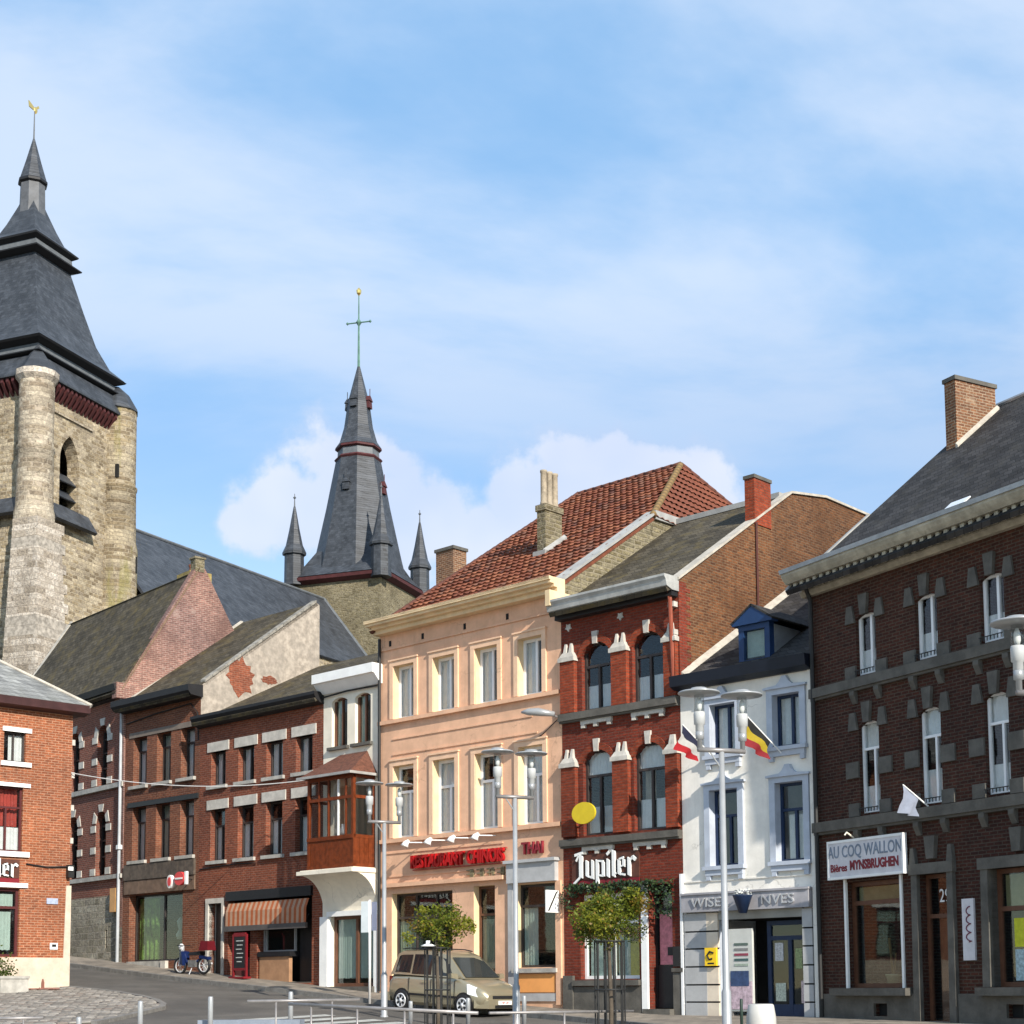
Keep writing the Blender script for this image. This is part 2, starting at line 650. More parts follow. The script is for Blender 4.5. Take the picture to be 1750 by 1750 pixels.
def gz(x, y):
    s, n = to_sn(x, y)
    return base(s) - fall(s) * min(max(n, 0), 60) - .12


class House:
    def __init__(s, name, label, Lx, Ly, ang, zb, cat="house"):
        s.zb = zb
        s.root = thing(name, label, cat, (Lx, Ly, zb), ang)
        s.M = Matrix.Translation((Lx, Ly, 0)) @ Matrix.Rotation(ang, 4, "Z")
        s.ang = ang

    def mb(s):
        return MB(-s.zb)

    def part(s, name, mb, mat, parent=None, smooth_=False):
        return mb.build(name, mat, parent or s.root, smooth_)

    def box(s, name, mat, x0, x1, y0, y1, z0, z1, parent=None):
        return s.part(name, s.mb().box(x0, x1, y0, y1, z0, z1), mat, parent)

    def world(s, u, d, z):
        return s.M @ Vector((u, d, z))

    def lettering(s, txt, size, u, d, z, mat, parent, sx=1.0, shear=0.0, ext=.02, bold=0.0, name="lettering"):
        return place(text_mesh(txt, size, ext, mat, sx, shear, bold), name, parent, (u, d, z - s.zb))

    def wall(s, u0, u1, z0, z1, ops, d, mat, rmat=None, y=0.0, name="wall"):
        """front skin with real openings; ops: (u0, u1, z0, z1, arch rise)"""
        m = s.mb()
        revs = []
        us = sorted({u0, u1, *[o[0] for o in ops], *[o[1] for o in ops]})
        zs = sorted({z0, z1, *[o[2] for o in ops], *[o[3] for o in ops]})
        us = [u for u in us if u0 <= u <= u1]
        zs = [z for z in zs if z0 <= z <= z1]
        for a, b in zip(us, us[1:]):
            for c, e in zip(zs, zs[1:]):
                cu, cz = (a + b) / 2, (c + e) / 2
                if any(o[0] < cu < o[1] and o[2] < cz < o[3] for o in ops):
                    continue
                m.face([(a, y, c), (b, y, c), (b, y, e), (a, y, e)])
        for o in ops:
            a, b, c, e = o[:4]
            rise = o[4] if len(o) > 4 else 0
            sp = e - rise
            rr = m if rmat is None else s.mb()
            revs.append(rr)
            rr.face([(a, y, c), (a, y, sp), (a, y + d, sp), (a, y + d, c)])
            rr.face([(b, y, c), (b, y + d, c), (b, y + d, sp), (b, y, sp)])
            rr.face([(a, y, c), (a, y + d, c), (b, y + d, c), (b, y, c)])
            if rise <= 0:
                rr.face([(a, y, e), (b, y, e), (b, y + d, e), (a, y + d, e)])
            else:
                pts = arch_pts(a, b, sp, rise)
                for (x1, h1), (x2, h2) in zip(pts, pts[1:]):
                    m.face([(x1, y, h1), (x2, y, h2), (x2, y, e), (x1, y, e)])
                    rr.face([(x1, y, h1), (x1, y + d, h1), (x2, y + d, h2), (x2, y, h2)])
        w = s.part(name, m, mat)
        if rmat is not None:
            for r in revs:
                s.part("reveal", r, rmat)
        return w

    def window(s, u0, u1, z0, z1, d, fmat, mull=(0.5,), trans=(), top_open=True, gmat=None, curtain=None, cmat=None, bar=0.07, name="window", top_mull=()):
        """frame mesh with a pane per light; curtain: (from, to) fractions of the height"""
        gmat = gmat or MATS["glass_window"]
        f = s.mb()
        t = bar
        y0, y1 = d - .02, d + .06
        f.box(u0, u0 + t, y0, y1, z0, z1)
        f.box(u1 - t, u1, y0, y1, z0, z1)
        f.box(u0 + t, u1 - t, y0 + .004, y1, z0, z0 + t)
        f.box(u0 + t, u1 - t, y0 + .004, y1, z1 - t, z1)
        zl = [z0 + t]
        for k in trans:
            zc = z0 + (z1 - z0) * k
            f.box(u0 + t, u1 - t, y0 + .002, y1, zc - t / 2, zc + t / 2)
            zl.append(zc)
        zl.append(z1 - t)
        panes = []
        for i, (a, b) in enumerate(zip(zl, zl[1:])):
            ms = mull if (not trans or i < len(zl) - 2 or not top_open) else top_mull
            xs = [u0 + t] + [u0 + (u1 - u0) * k for k in ms] + [u1 - t]
            for k in ms:
                uc = u0 + (u1 - u0) * k
                f.box(uc - t / 2, uc + t / 2, y0 + .001, y1, a, b)
            for p, q in zip(xs, xs[1:]):
                panes.append((p, q, a, b))
        w = s.part(name, f, fmat)
        for p, q, a, b in panes:
            s.part("pane", s.mb().box(p, q, d + .025, d + .033, a, b), gmat, w)
        if curtain:
            for ca, cb, *side in curtain:
                a, b = z0 + (z1 - z0) * ca, z0 + (z1 - z0) * cb
                l, r = (side if side else (0.0, 1.0))
                s.part("curtain", drape(s.mb(), u0 + t / 2 + (u1 - u0 - t) * l, u0 + t / 2 + (u1 - u0 - t) * r, d + .075, a, b, .012), cmat or MATS["net_curtain"], w, True)
        return w

    def gable(s, name, mat, u, pts, t=0.25):
        """side wall: (depth, z) polygon, thickened towards the inside of the house"""
        return s.part(name, s.mb().prism(pts, "x", u - t if t > 0 else u, u if t > 0 else u - t), mat)


def arch_pts(a, b, sp, rise, n=10):
    w = (b - a) / 2
    if rise > w * 1.05:                      # pointed arch from two arcs
        R = (w * w + rise * rise) / (2 * w)
        T = math.acos((R - w) / R)
        k = n // 2
        left = [(a + R - R * math.cos(T * i / k), sp + R * math.sin(T * i / k)) for i in range(k + 1)]
        return left + [(a + b - x, z) for x, z in left[-2::-1]]
    R = (w * w + rise * rise) / (2 * rise)
    cz = sp + rise - R
    A = math.asin(min(1, w / R))
    if rise > w:
        A = math.pi - A
    return [((a + b) / 2 + R * math.sin(-A + 2 * A * i / n), cz + R * math.cos(-A + 2 * A * i / n)) for i in range(n + 1)]


def drape(m, u0, u1, y, z0, z1, amp=0.025, wl=0.11):
    n = max(6, int((u1 - u0) / wl * 4))
    ph = random.random() * 6
    prev = None
    for i in range(n + 1):
        u = u0 + (u1 - u0) * i / n
        yy = y + amp * math.sin(ph + (u - u0) / wl * 2 * math.pi) + amp * .5 * math.sin(ph * 2 + u * 23)
        a, b = m.vert((u, yy, z0 + .01 * math.sin(u * 40))), m.vert((u, yy * .6 + y * .4, z1))
        if prev:
            m.f.append([prev[0], a, b, prev[1]])
        prev = (a, b)
    return m
# ------------------------------------------------------------------ shared materials
glass("glass_window", tint=(0.95, 0.965, 0.96), dark=0.05)
glass("glass_shop", tint=(0.84, 0.90, 0.87), dark=0.08)
plain("net_curtain", (0.70, 0.70, 0.70), 0.9, 0.1, 6)
plain("beige_curtain", (0.52, 0.45, 0.37), 0.9, 0.12, 6)
plain("green_curtain", (0.35, 0.42, 0.36), 0.9, 0.12, 6)
plain("white_pvc", (0.78, 0.78, 0.78), 0.4, 0.06, 5)
plain("dark_frame", (0.045, 0.035, 0.032), 0.5, 0.2, 5)
plain("brown_frame", (0.13, 0.055, 0.03), 0.5, 0.25, 5)
plain("navy_frame", (0.012, 0.028, 0.075), 0.45, 0.2, 5)
plain("grey_frame", (0.30, 0.30, 0.30), 0.5, 0.15, 5)
plain("blue_stone", (0.108, 0.100, 0.086), 0.8, 0.35, 2.2, 0.35, streak=0.3)
plain("pale_stone", (0.42, 0.40, 0.36), 0.85, 0.3, 3, 0.3, streak=0.25)
plain("white_stone", (0.52, 0.485, 0.43), 0.85, 0.25, 3, 0.25, streak=0.2)
plain("zinc", (0.36, 0.38, 0.40), 0.45, 0.25, 2.0, metal=0.4)
plain("lead_flashing", (0.33, 0.325, 0.31), 0.6, 0.25, 2.0)
plain("gutter_dark", (0.014, 0.013, 0.014), 0.6, 0.25, 2)
plain("gutter_navy", (0.006, 0.009, 0.018), 0.5, 0.2, 2)
plain("iron_black", (0.018, 0.018, 0.018), 0.5, 0.2, 6)
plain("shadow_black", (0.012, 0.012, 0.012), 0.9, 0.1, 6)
plain("mortar_fillet", (0.44, 0.40, 0.34), 0.9, 0.25, 4, 0.3)
plain("pink_plaster", (0.72, 0.43, 0.275), 0.85, 0.17, 1.6, 0.2, streak=0.24, crack=0.32)
plain("cream_trim", (0.74, 0.56, 0.34), 0.8, 0.16, 2.0, 0.1, streak=0.22)
plain("cream_plaster", (0.76, 0.70, 0.58), 0.85, 0.12, 1.5, 0.12, streak=0.12, crack=0.32)
plain("white_plaster", (0.80, 0.76, 0.69), 0.85, 0.13, 1.5, 0.2, streak=0.22, crack=0.32)
plain("grey_trim", (0.43, 0.47, 0.54), 0.8, 0.15, 2.0, 0.1)
plain("orange_panel", (0.82, 0.36, 0.11), 0.7, 0.1, 2.0)
plain("red_paint", (0.42, 0.012, 0.012), 0.5, 0.15, 4)
plain("terracotta", (0.16, 0.05, 0.025), 0.85, 0.35, 6, 0.2)
plain("moss_tile", (0.20, 0.13, 0.055), 0.9, 0.4, 5, 0.3)
plain("clay_pot", (0.36, 0.30, 0.22), 0.85, 0.35, 5, 0.2)
plain("wood_varnish", (0.155, 0.034, 0.010), 0.35, 0.4, 7, 0.1)
plain("pipe_grey", (0.42, 0.44, 0.46), 0.5, 0.2, 2)
plain("white_paint", (0.80, 0.80, 0.78), 0.5, 0.08, 3)
plain("panel_grey", (0.42, 0.42, 0.42), 0.7, 0.15, 3)
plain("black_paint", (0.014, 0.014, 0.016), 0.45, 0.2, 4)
BR_RED = brick("brick_red", (0.20, 0.036, 0.019), (0.135, 0.026, 0.015), (0.14, 0.058, 0.043), grime=0.2)
BR_RED_LIT = brick("brick_red_sunlit", (0.27, 0.052, 0.022), (0.20, 0.036, 0.016), (0.18, 0.065, 0.042), grime=0.12)  # lighter copy of the red brick, sunlight put into the colour
BR_SIDE = brick("brick_side", (0.165, 0.070, 0.030), (0.075, 0.032, 0.018), (0.155, 0.105, 0.065), grime=0.5, spots=0.25)
BR_DARK = brick("brick_dark", (0.072, 0.026, 0.017), (0.040, 0.016, 0.012), (0.082, 0.062, 0.048), grime=0.35)
BR_ROW = brick("brick_row", (0.245, 0.072, 0.038), (0.16, 0.048, 0.029), (0.24, 0.125, 0.088), grime=0.25)
BR_SHOP = brick("brick_shop", (0.215, 0.078, 0.042), (0.14, 0.052, 0.032), (0.22, 0.13, 0.092), grime=0.3)
BR_OLD = brick("brick_old", (0.26, 0.085, 0.055), (0.19, 0.065, 0.045), (0.27, 0.18, 0.14), grime=0.35)
BR_ORANGE = brick("brick_orange", (0.335, 0.108, 0.048), (0.22, 0.070, 0.034), (0.42, 0.235, 0.15), grime=0.3)
BR_PINKISH = brick("brick_washed", (0.26, 0.14, 0.12), (0.17, 0.088, 0.078), (0.33, 0.245, 0.21), grime=0.75, spots=0.5)
BR_CHIM = brick("brick_chimney", (0.28, 0.13, 0.065), (0.14, 0.065, 0.04), (0.38, 0.29, 0.20), grime=0.3, spots=0.35)
PLASTER_OLD = plain("old_render", (0.40, 0.345, 0.285), 0.92, 0.38, 4.5, 0.6, streak=0.5, crack=0.5)
SLATE_DARK = slate("slate_dark", (0.045, 0.043, 0.043), (0.075, 0.068, 0.055), 0.4, rough=0.75)
SLATE_MOSS = slate("slate_mossy", (0.075, 0.064, 0.047), (0.120, 0.093, 0.042), 0.8, rough=0.8)
SLATE_GREY = slate("slate_grey", (0.20, 0.20, 0.19), (0.16, 0.155, 0.12), 0.4)
SLATE_CHURCH = slate("slate_church", (0.044, 0.049, 0.058), None, 0, 0.3, 0.2, 0.5)
RUB_WARM = rubble("rubble_warm", [(0.20, 0.155, 0.105), (0.38, 0.30, 0.195), (0.54, 0.455, 0.335), (0.30, 0.245, 0.185)], (0.40, 0.335, 0.245), 0.48, 0.24)
RUB_MOSS = rubble("rubble_moss", [(0.20, 0.155, 0.105), (0.34, 0.27, 0.175), (0.46, 0.39, 0.285), (0.28, 0.235, 0.18)], (0.37, 0.31, 0.225), 0.52, 0.26, moss=(0.20, 0.18, 0.06))
RUB_PALE = rubble("rubble_pale", [(0.34, 0.285, 0.23), (0.50, 0.435, 0.37), (0.66, 0.59, 0.52), (0.41, 0.35, 0.29)], (0.45, 0.38, 0.31), 0.62, 0.40, irregular=0.05)
RUB_TAN = rubble("rubble_tan", [(0.25, 0.20, 0.15), (0.39, 0.325, 0.245), (0.54, 0.47, 0.375), (0.33, 0.28, 0.22)], (0.40, 0.335, 0.26), 0.5, 0.3, irregular=0.08)
RUB_GREY = rubble("rubble_grey", [(0.20, 0.18, 0.14), (0.30, 0.27, 0.21), (0.38, 0.35, 0.29), (0.25, 0.22, 0.18)], (0.34, 0.30, 0.24), 0.42, 0.26)
RUB_OLIVE = rubble("rubble_olive", [(0.15, 0.125, 0.075), (0.22, 0.185, 0.11), (0.29, 0.25, 0.165), (0.19, 0.165, 0.11)], (0.25, 0.215, 0.15), 0.34, 0.14)
WP, DF, BF, NF = MATS["white_pvc"], MATS["dark_frame"], MATS["brown_frame"], MATS["navy_frame"]
BS_, PS, WS = MATS["blue_stone"], MATS["pale_stone"], MATS["white_stone"]


def shell(h, u0, u1, y1, z0, zt, mat, left=True, right=True, back=True):
    """plain side and back walls closing a house behind its front"""
    m = h.mb()
    if left:
        m.face([(u0, 0.02, z0), (u0, 0.02, zt), (u0, y1, zt), (u0, y1, z0)])
    if right:
        m.face([(u1, 0.02, z0), (u1, y1, z0), (u1, y1, zt), (u1, 0.02, zt)])
    if back:
        m.face([(u0, y1, z0), (u0, y1, zt), (u1, y1, zt), (u1, y1, z0)])
    m.face([(u0, 0.02, z0 + .15), (u1, 0.02, z0 + .15), (u1, y1, z0 + .15), (u0, y1, z0 + .15)])
    return h.part("side_wall", m, mat)


def course(h, name, mat, u0, u1, z0, z1, out, parent=None):
    return h.box(name, mat, u0, u1, -out, 0.03, z0, z1, parent)


# ------------------------------------------------------------------ pink house
def pink_house():
    W = 7.735
    h = House("plastered_house", "tall peach plastered house with red pantiled roof and cream cornice", -4.16, 49.35, ROW_ANG, .6)
    PK, CT = MATS["pink_plaster"], MATS["cream_trim"]
    cs = (1.15, 2.95, 4.755, 6.535)
    ops = [(c - .475, c + .475, 10.08, 11.75) for c in cs] + [(c - .475, c + .475, 6.33, 8.58) for c in cs]
    ops += [(.58, 3.28, 1.95, 4.60), (4.18, 5.05, 1.45, 4.66), (5.88, 7.44, 2.25, 4.62)]
    h.wall(0, W, .6, 12.95, ops, .27, PK, CT)
    for i, c in enumerate(cs):
        for (z0, z1, up) in ((10.08, 11.75, True), (6.33, 8.58, False)):
            if up:
                h.window(c - .475, c + .475, z0, z1, .24, WP, (0.55,), (), curtain=((0.0, 1.0, 0.0, 0.5),) + (((0.0, 1.0, .75, 1.0),) if i % 2 else ()), cmat=MATS["net_curtain"], bar=.085)
            else:
                h.window(c - .475, c + .475, z0, z1, .24, WP, (0.55,), (0.64,), curtain=((0.0, 0.62),) + (((.66, .98),) if i in (1, 3) else ()), cmat=MATS["net_curtain"], bar=.085)
            m = h.mb()
            a, b, o = c - .475, c + .475, .16
            m.box(a - o, a, -.05, .012, z0, z1)
            m.box(b, b + o, -.05, .012, z0, z1)
            m.box(a - o, b + o, -.052, .012, z1, z1 + o)
            m.box(a - o - .03, b + o + .03, -.085, .012, z1 + o, z1 + o + .05)
            h.part("window_surround", m, plain("surround_peach", (.76, .50, .33), .85, .14, 1.8, .12, streak=.15, crack=0.32))
    course(h, "string_course", PK, .02, W - .02, 9.93, 10.05, .12)
    course(h, "string_course", PK, .02, W - .02, 6.18, 6.30, .13)
    course(h, "string_course", PK, .02, W - .02, 12.30, 12.36, .05)
    course(h, "string_course", PK, .3, 5.5, 4.80, 4.92, .16)
    for (u0, u1, z) in ((.62, 6.6, 9.42), (.62, 6.8, 8.93), (.3, 5.4, 5.85), (.3, 5.4, 5.12)):
        course(h, "panel_moulding", PK, u0, u1, z, z + .045, .03)
    for u in (.5, 2.0, 3.85, 5.63, 7.4):
        h.box("air_vent", MATS["shadow_black"], u - .05, u + .05, -.012, .02, 12.42, 12.60)
    # cornice
    m = h.mb()
    for out, z0, z1 in ((.30, 12.80, 12.93), (.44, 12.93, 13.02), (.60, 13.02, 13.12), (.66, 13.12, 13.20)):
        m.box(-.02, W + .14, -out, .03, z0, z1)
    m.prism([(-.66, 13.2), (-.58, 13.2), (-.58, 13.10), (-.66, 13.10)], "x", -.03, W + .16)
    h.part("cornice", m, CT)
    h.box("cornice_return", CT, W - .02, W + .15, -.64, .32, 12.35, 12.80)
    # shop fronts
    sw = h.window(.58, 3.28, 1.95, 4.60, .24, DF, (0.33, 0.66), (0.72,), top_open=False, gmat=MATS["glass_shop"], curtain=((0, .68, 0, .35),), cmat=MATS["green_curtain"], name="shop_window")
    d = h.window(4.18, 5.05, 1.45, 4.66, .24, BF, (), (0.74,), gmat=MATS["glass_shop"], curtain=((.25, .7),), cmat=MATS["beige_curtain"], name="door")
    h.box("kick_panel", BF, 4.25, 4.98, .26, .31, 1.52, 2.2, d)
    sw = h.window(5.88, 7.44, 2.25, 4.62, .24, DF, (), (0.74,), gmat=MATS["glass_shop"], curtain=((0, .72, 0, .38), (0.2, .72, .86, 1.0)), name="shop_window")
    h.box("window_sill", PS, 5.80, 7.52, -.12, .2, 2.10, 2.22)
    h.box("stall_riser", MATS["orange_panel"], 5.90, 7.40, -.03, .03, 1.55, 2.06)
    h.box("plinth", MATS["panel_grey"], 5.86, 7.44, -.04, .03, 1.30, 1.52)
    m = h.mb()
    m.box(5.66, 7.54, -.16, .02, 4.66, 5.22).box(5.60, 7.60, -.24, .02, 5.22, 5.31)
    h.part("shop_fascia", m, MATS["panel_grey"])
    for u in (5.62, 7.46):
        h.box("pilaster", MATS["panel_grey"] if u < 6 else PK, u, u + .2, -.06, .02, 1.2, 4.66)
    h.box("plinth", PK, .02, 4.1, -.035, .03, .9, 1.75)
    h.part("drainpipe", h.mb().tube([(.10, -.1, 12.7), (.10, -.1, 1.6)], .05, 8), MATS["iron_black"])
    # side walls and roof
    SL = .67
    z_at = lambda y: 13.14 + SL * y
    yr = 9.6
    zr = z_at(yr)
    ur = 4.75
    m = h.mb()
    m.prism([(0.02, .6), (15, .6), (15, 15.4), (yr, zr - .1), (0.02, 13.05)], "x", 0, .25)
    m.prism([(0.02, .6), (15, .6), (15, 15.3), (4.24, z_at(4.24) - .06), (0.02, 13.05)], "x", W - .25, W)
    m.box(.25, W - .25, 14.8, 15, .6, 15.4).box(.25, W - .25, .3, 14.8, .62, .7)
    h.part("side_wall", m, RUB_OLIVE)
    base_m = h.mb()
    base_m.slab([(0, .0, z_at(0)), (W + .02, .0, z_at(0)), (W + .02, 4.24, z_at(4.24)), (ur, yr, zr), (0, yr, zr)], .12)
    base_m.slab([(W + .02, 4.24, z_at(4.24)), (W + .02, 15, 15.2), (ur, yr, zr)], .1)
    base_m.slab([(0, yr, zr), (ur, yr, zr), (W + .02, 15, 15.2), (0, 15, 15.2)], .1)
    roof = h.part("roof", base_m, MATS["terracotta"])
    # pantiles: one curved tile shape, laid in courses
    tw, tl = .262, .385
    prof = [(0, .034), (.045, .044), (.09, .034), (.135, .010), (.19, 0.0), (.25, .012), (tw + .012, .036)]

    def tile(mm, u, s0):
        """s0: distance up the slope"""
        cth, sth = 1 / math.hypot(1, SL), SL / math.hypot(1, SL)
        jit = random.uniform(-.011, .011)
        s0 += random.uniform(-.014, .014)
        lo, hi, un = [], [], []
        for x, t in prof:
            for arr, ss, lift in ((lo, s0 - .03, .085), (hi, s0 + tl, .012), (un, s0 - .03, .0)):
                hh = t + lift + jit
                arr.append(mm.vert((u + x, ss * cth - hh * sth, 13.14 + ss * sth + hh * cth)))
        for i in range(len(prof) - 1):
            mm.f.append([lo[i], lo[i + 1], hi[i + 1], hi[i]])
            mm.f.append([un[i], un[i + 1], lo[i + 1], lo[i]])
    TILES = [plain("pantile_%d" % i, c, .85, .35, 9, .25) for i, c in enumerate([(0.215, .068, .032), (.175, .052, .026), (.26, .092, .044), (.11, .040, .026), (.19, .082, .05)])]
    Ls = yr * math.hypot(1, SL)
    rows = int((Ls + .05) / tl)
    rest = [h.mb() for _ in TILES]
    count = 0
    for r in range(rows):
        s0 = -.05 + r * tl
        y = s0 / math.hypot(1, SL)
        umax = W if y < 4.0 else W + (ur - W) * (y - 4.24) / (yr - 4.24)
        cstart = int((umax - .05) / tw)
        for c in range(cstart):
            u = .05 + c * tw
            k = random.choices(range(5), (4, 4, 3, 1.6, 2))[0]
            if 1.35 < u < 7.4 and r % 1 == 0 and 1 <= r <= 14 and count < 298:
                mm = h.mb()
                tile(mm, u, s0)
                h.part("roof_tile", mm, TILES[k], roof)
                count += 1
            else:
                tile(rest[k], u, s0)
    for k, mm in enumerate(rest):
        o = h.part("tile_field", mm, TILES[k], roof)
        o["kind"] = "stuff"
    # hip face tiles
    A, B, Cc = Vector((ur, yr, zr)), Vector((W + .02, 4.24, z_at(4.24))), Vector((W + .02, 15, 15.2))
    mm = h.mb()
    nrm = (B - A).cross(Cc - A).normalized()
    if nrm.z < 0:
        nrm = -nrm
    for r in range(13):
        t0, t1 = r / 13, (r + 1) / 13 + .01
        pa, pb = A.lerp(B, t1), A.lerp(Cc, t1)
        qa, qb = A.lerp(B, t0), A.lerp(Cc, t0)
        nn = max(2, int((pb - pa).length / .13))
        for i in range(nn):
            f0, f1 = i / nn, (i + 1) / nn
            w0, w1 = (.05 if i % 2 else .015), (.015 if i % 2 else .05)
            mm.face([pa.lerp(pb, f0) + nrm * (w0 + .05), pa.lerp(pb, f1) + nrm * (w1 + .05), qa.lerp(qb, f1) + nrm * w1, qa.lerp(qb, f0) + nrm * w0])
    o = h.part("tile_field", mm, TILES[1], roof)
    o["kind"] = "stuff"
    half = MB()
    half.tube([(0, 0, 0), (.40, 0, 0)], [.10, .115], 8)
    rt = half.mesh("ridge_tile", MATS["moss_tile"], True)
    rt2 = MB().tube([(0, 0, 0), (.40, 0, 0)], [.10, .115], 8).mesh("ridge_tile", TILES[3], True)
    for P0, P1, me in ((Vector((0, yr, zr)), A, rt2), (A, B, rt), (A, Cc, rt2), (Vector((.05, -.4, z_at(-.4))), Vector((.05, yr, zr)), rt2)):
        d = P1 - P0
        k = int(d.length / .37)
        q = d.to_track_quat("X", "Z").to_euler()
        for i in range(k):
            p = P0 + d * (i / k) + Vector((0, 0, .04 - h.zb))
            place(me, "ridge_tile", roof, p, q)
    h.part("verge_coping", h.mb().hexa([(W - .28, -.2, z_at(-.2) + .02), (W + .08, -.2, z_at(-.2) + .02), (W + .08, 4.3, z_at(4.3) + .02), (W - .28, 4.3, z_at(4.3) + .02)],
           [(W - .28, -.2, z_at(-.2) + .16), (W + .08, -.2, z_at(-.2) + .10), (W + .08, 4.3, z_at(4.3) + .10), (W - .28, 4.3, z_at(4.3) + .16)]), MATS["lead_flashing"])
    h.box("verge_coping", MATS["lead_flashing"], W - .28, W + .08, 4.3, 5.6, z_at(4.3) - .12, z_at(4.3) + .16)
    # chimney
    m = h.mb()
    m.box(3.92, 4.28, 3.17, 3.95, 14.6, 16.72).box(3.88, 4.32, 3.13, 3.99, 16.72, 16.92)
    ch = h.part("chimney", m, RUB_OLIVE)
    for i in range(3):
        h.part("chimney_pot", h.mb().lathe([(.12, 16.90), (.12, 17.0), (.105, 17.05), (.10, 17.98), (.115, 18.0), (.115, 18.06)], (4.10, 3.30 + i * .26), 12), MATS["clay_pot"], ch, True)
    h.part("chimney_flashing", h.mb().hexa([(4.28, 3.05, 15.19), (4.40, 3.05, 15.19), (4.40, 4.05, 15.86), (4.28, 4.05, 15.86)], [(4.28, 3.05, 15.42), (4.40, 3.05, 15.32), (4.40, 4.05, 15.99), (4.28, 4.05, 16.09)]), MATS["lead_flashing"], ch)
    h.box("chimney_flashing", MATS["lead_flashing"], 3.88, 4.40, 3.0, 3.17, 15.14, 15.38, ch)
    return h


# ------------------------------------------------------------------ red brick house with bar
def red_house():
    W = 4.19
    h = House("brick_house", "narrow red brick house with arched windows and white capstones", 1.43, 44.0, ROW_ANG, .5)
    wins = ((.76, 1.82), (2.58, 3.64))
    ops = [(a, b, 9.32, 11.22, .36) for a, b in wins] + [(a, b, 5.84, 8.20, .34) for a, b in wins] + [(.60, 2.68, 1.90, 4.22), (3.02, 3.80, 1.10, 4.38)]
    h.wall(0, W, .5, 12.15, ops, .3, BR_RED)
    for i, (a, b) in enumerate(wins):
        h.window(a, b, 9.32, 11.22, .15, DF, (.5,), (.66,), curtain=((0, .38, 0, .44), (0, .38, .56, 1)))
        if i == 0:
            h.window(a, b, 5.84, 8.20, .15, DF, (.5,), (.70,), curtain=((0, .34, 0, .44), (0, .34, .56, 1), (.70, 1.0)))
        else:
            h.window(a, b, 5.84, 8.20, .15, DF, (.5,), (.70,), curtain=((0, .36, 0, .44), (0, .36, .56, 1), (.70, 1.0)))
            h.part("roller_blind", drape(h.mb(), a + .05, a + .4, .45, 6.7, 7.5, .03, .2), MATS["beige_curtain"])
        for z in (11.22, 8.20):
            c = (a + b) / 2
            h.part("keystone", h.mb().prism([(c - .075, z - .05), (c + .075, z - .05), (c + .105, z + .30), (c - .105, z + .30)], "y", -.07, .02), WS)
        pts_up = None
        for z in (11.22, 8.20):
            m = h.mb()
            rise = .36 if z > 9 else .34
            P_ = arch_pts(a - .02, b + .02, z - rise, rise, 8)
            Q_ = arch_pts(a - .16, b + .16, z - rise, rise + .2, 8)
            for (p1, p2, q2, q1) in zip(P_, P_[1:], Q_[1:], Q_):
                m.hexa([(p1[0], -.035, p1[1]), (p2[0], -.035, p2[1]), (p2[0], .01, p2[1]), (p1[0], .01, p1[1])],
                       [(q1[0], -.035, q1[1]), (q2[0], -.035, q2[1]), (q2[0], .01, q2[1]), (q1[0], .01, q1[1])])
            h.part("arch_bricks", m, BR_RED_LIT)
    # pilasters with stepped white capstones
    for z0, z1 in ((9.32, 10.78), (5.84, 7.78)):
        for (a, b) in ((.06, .58), (1.93, 2.47), (3.75, 4.15)):
            h.box("pilaster", BR_RED_LIT, a, b, -.14, .02, z0, z1)
            m = h.mb()
            m.box(a - .04, b + .04, -.19, .02, z1, z1 + .12)
            m.hexa([(a - .02, -.17, z1 + .12), (b + .02, -.17, z1 + .12), (b + .02, .02, z1 + .12), (a - .02, .02, z1 + .12)],
                   [(a + .08, -.12, z1 + .26), (b - .08, -.12, z1 + .26), (b - .08, .02, z1 + .26), (a + .08, .02, z1 + .26)])
            for t in (a + .10, b - .22):
                m.hexa([(t, -.11, z1 + .26), (t + .12, -.11, z1 + .26), (t + .12, .02, z1 + .26), (t, .02, z1 + .26)],
                       [(t + .03, -.07, z1 + .52), (t + .09, -.07, z1 + .52), (t + .09, .02, z1 + .52), (t + .03, .02, z1 + .52)])
            h.part("capstone", m, WS)
    for (z0, z1) in ((9.10, 9.30), (5.58, 5.76)):
        m = h.mb().box(0.01, W - .01, -.20, .02, z0, z1)
        m.box(0.01, W - .01, -.14, .02, z0 - .05, z0)
        h.part("string_course", m, BS_)
        for a, b in wins:
            m = h.mb().box(a + .0, b + .05, -.09, .02, z0 - .16, z0 - .051)
            for t in (a + .02, (a + b) / 2 - .06, b - .10):
                m.box(t, t + .13, -.09, .02, z0 - .26, z0 - .16)
            h.part("sill_corbel", m, WS)
    for u in (.30, 2.20, 4.0):
        h.part("wall_tie", h.mb().prism([(u + .12 * math.cos(k * math.pi / 5 + .3) * (1 if k % 2 else .6), 11.78 + .12 * math.sin(k * math.pi / 5 + .3) * (1 if k % 2 else .6)) for k in range(10)], "y", -.04, .01), WS)
    for u, z in ((.30, 7.15), (2.2, 7.3), (3.95, 7.15)):
        h.part("wall_tie", h.mb().prism([(u + .10 * math.cos(k * math.pi / 4) * (1 if k % 2 else .55), z + .14 * math.sin(k * math.pi / 4) * (1 if k % 2 else .55)) for k in range(8)], "y", -.05, .01), WS)
    m = h.mb().prism([(0, 12.12), (-.28, 12.12), (-.52, 12.20), (-.56, 12.36), (-.62, 12.44), (-.62, 12.50), (0, 12.50)], "x", -.05, W + .02)
    h.part("cornice", m, plain("cornice_grey", (.42, .42, .40), .6, .3, 2, streak=.4))
    h.box("cornice_soffit", MATS["gutter_dark"], 0, W - .02, -.27, .02, 11.98, 12.118)
    # ground floor
    h.box("plinth", BS_, .02, 2.75, -.06, .02, .5, 1.70)
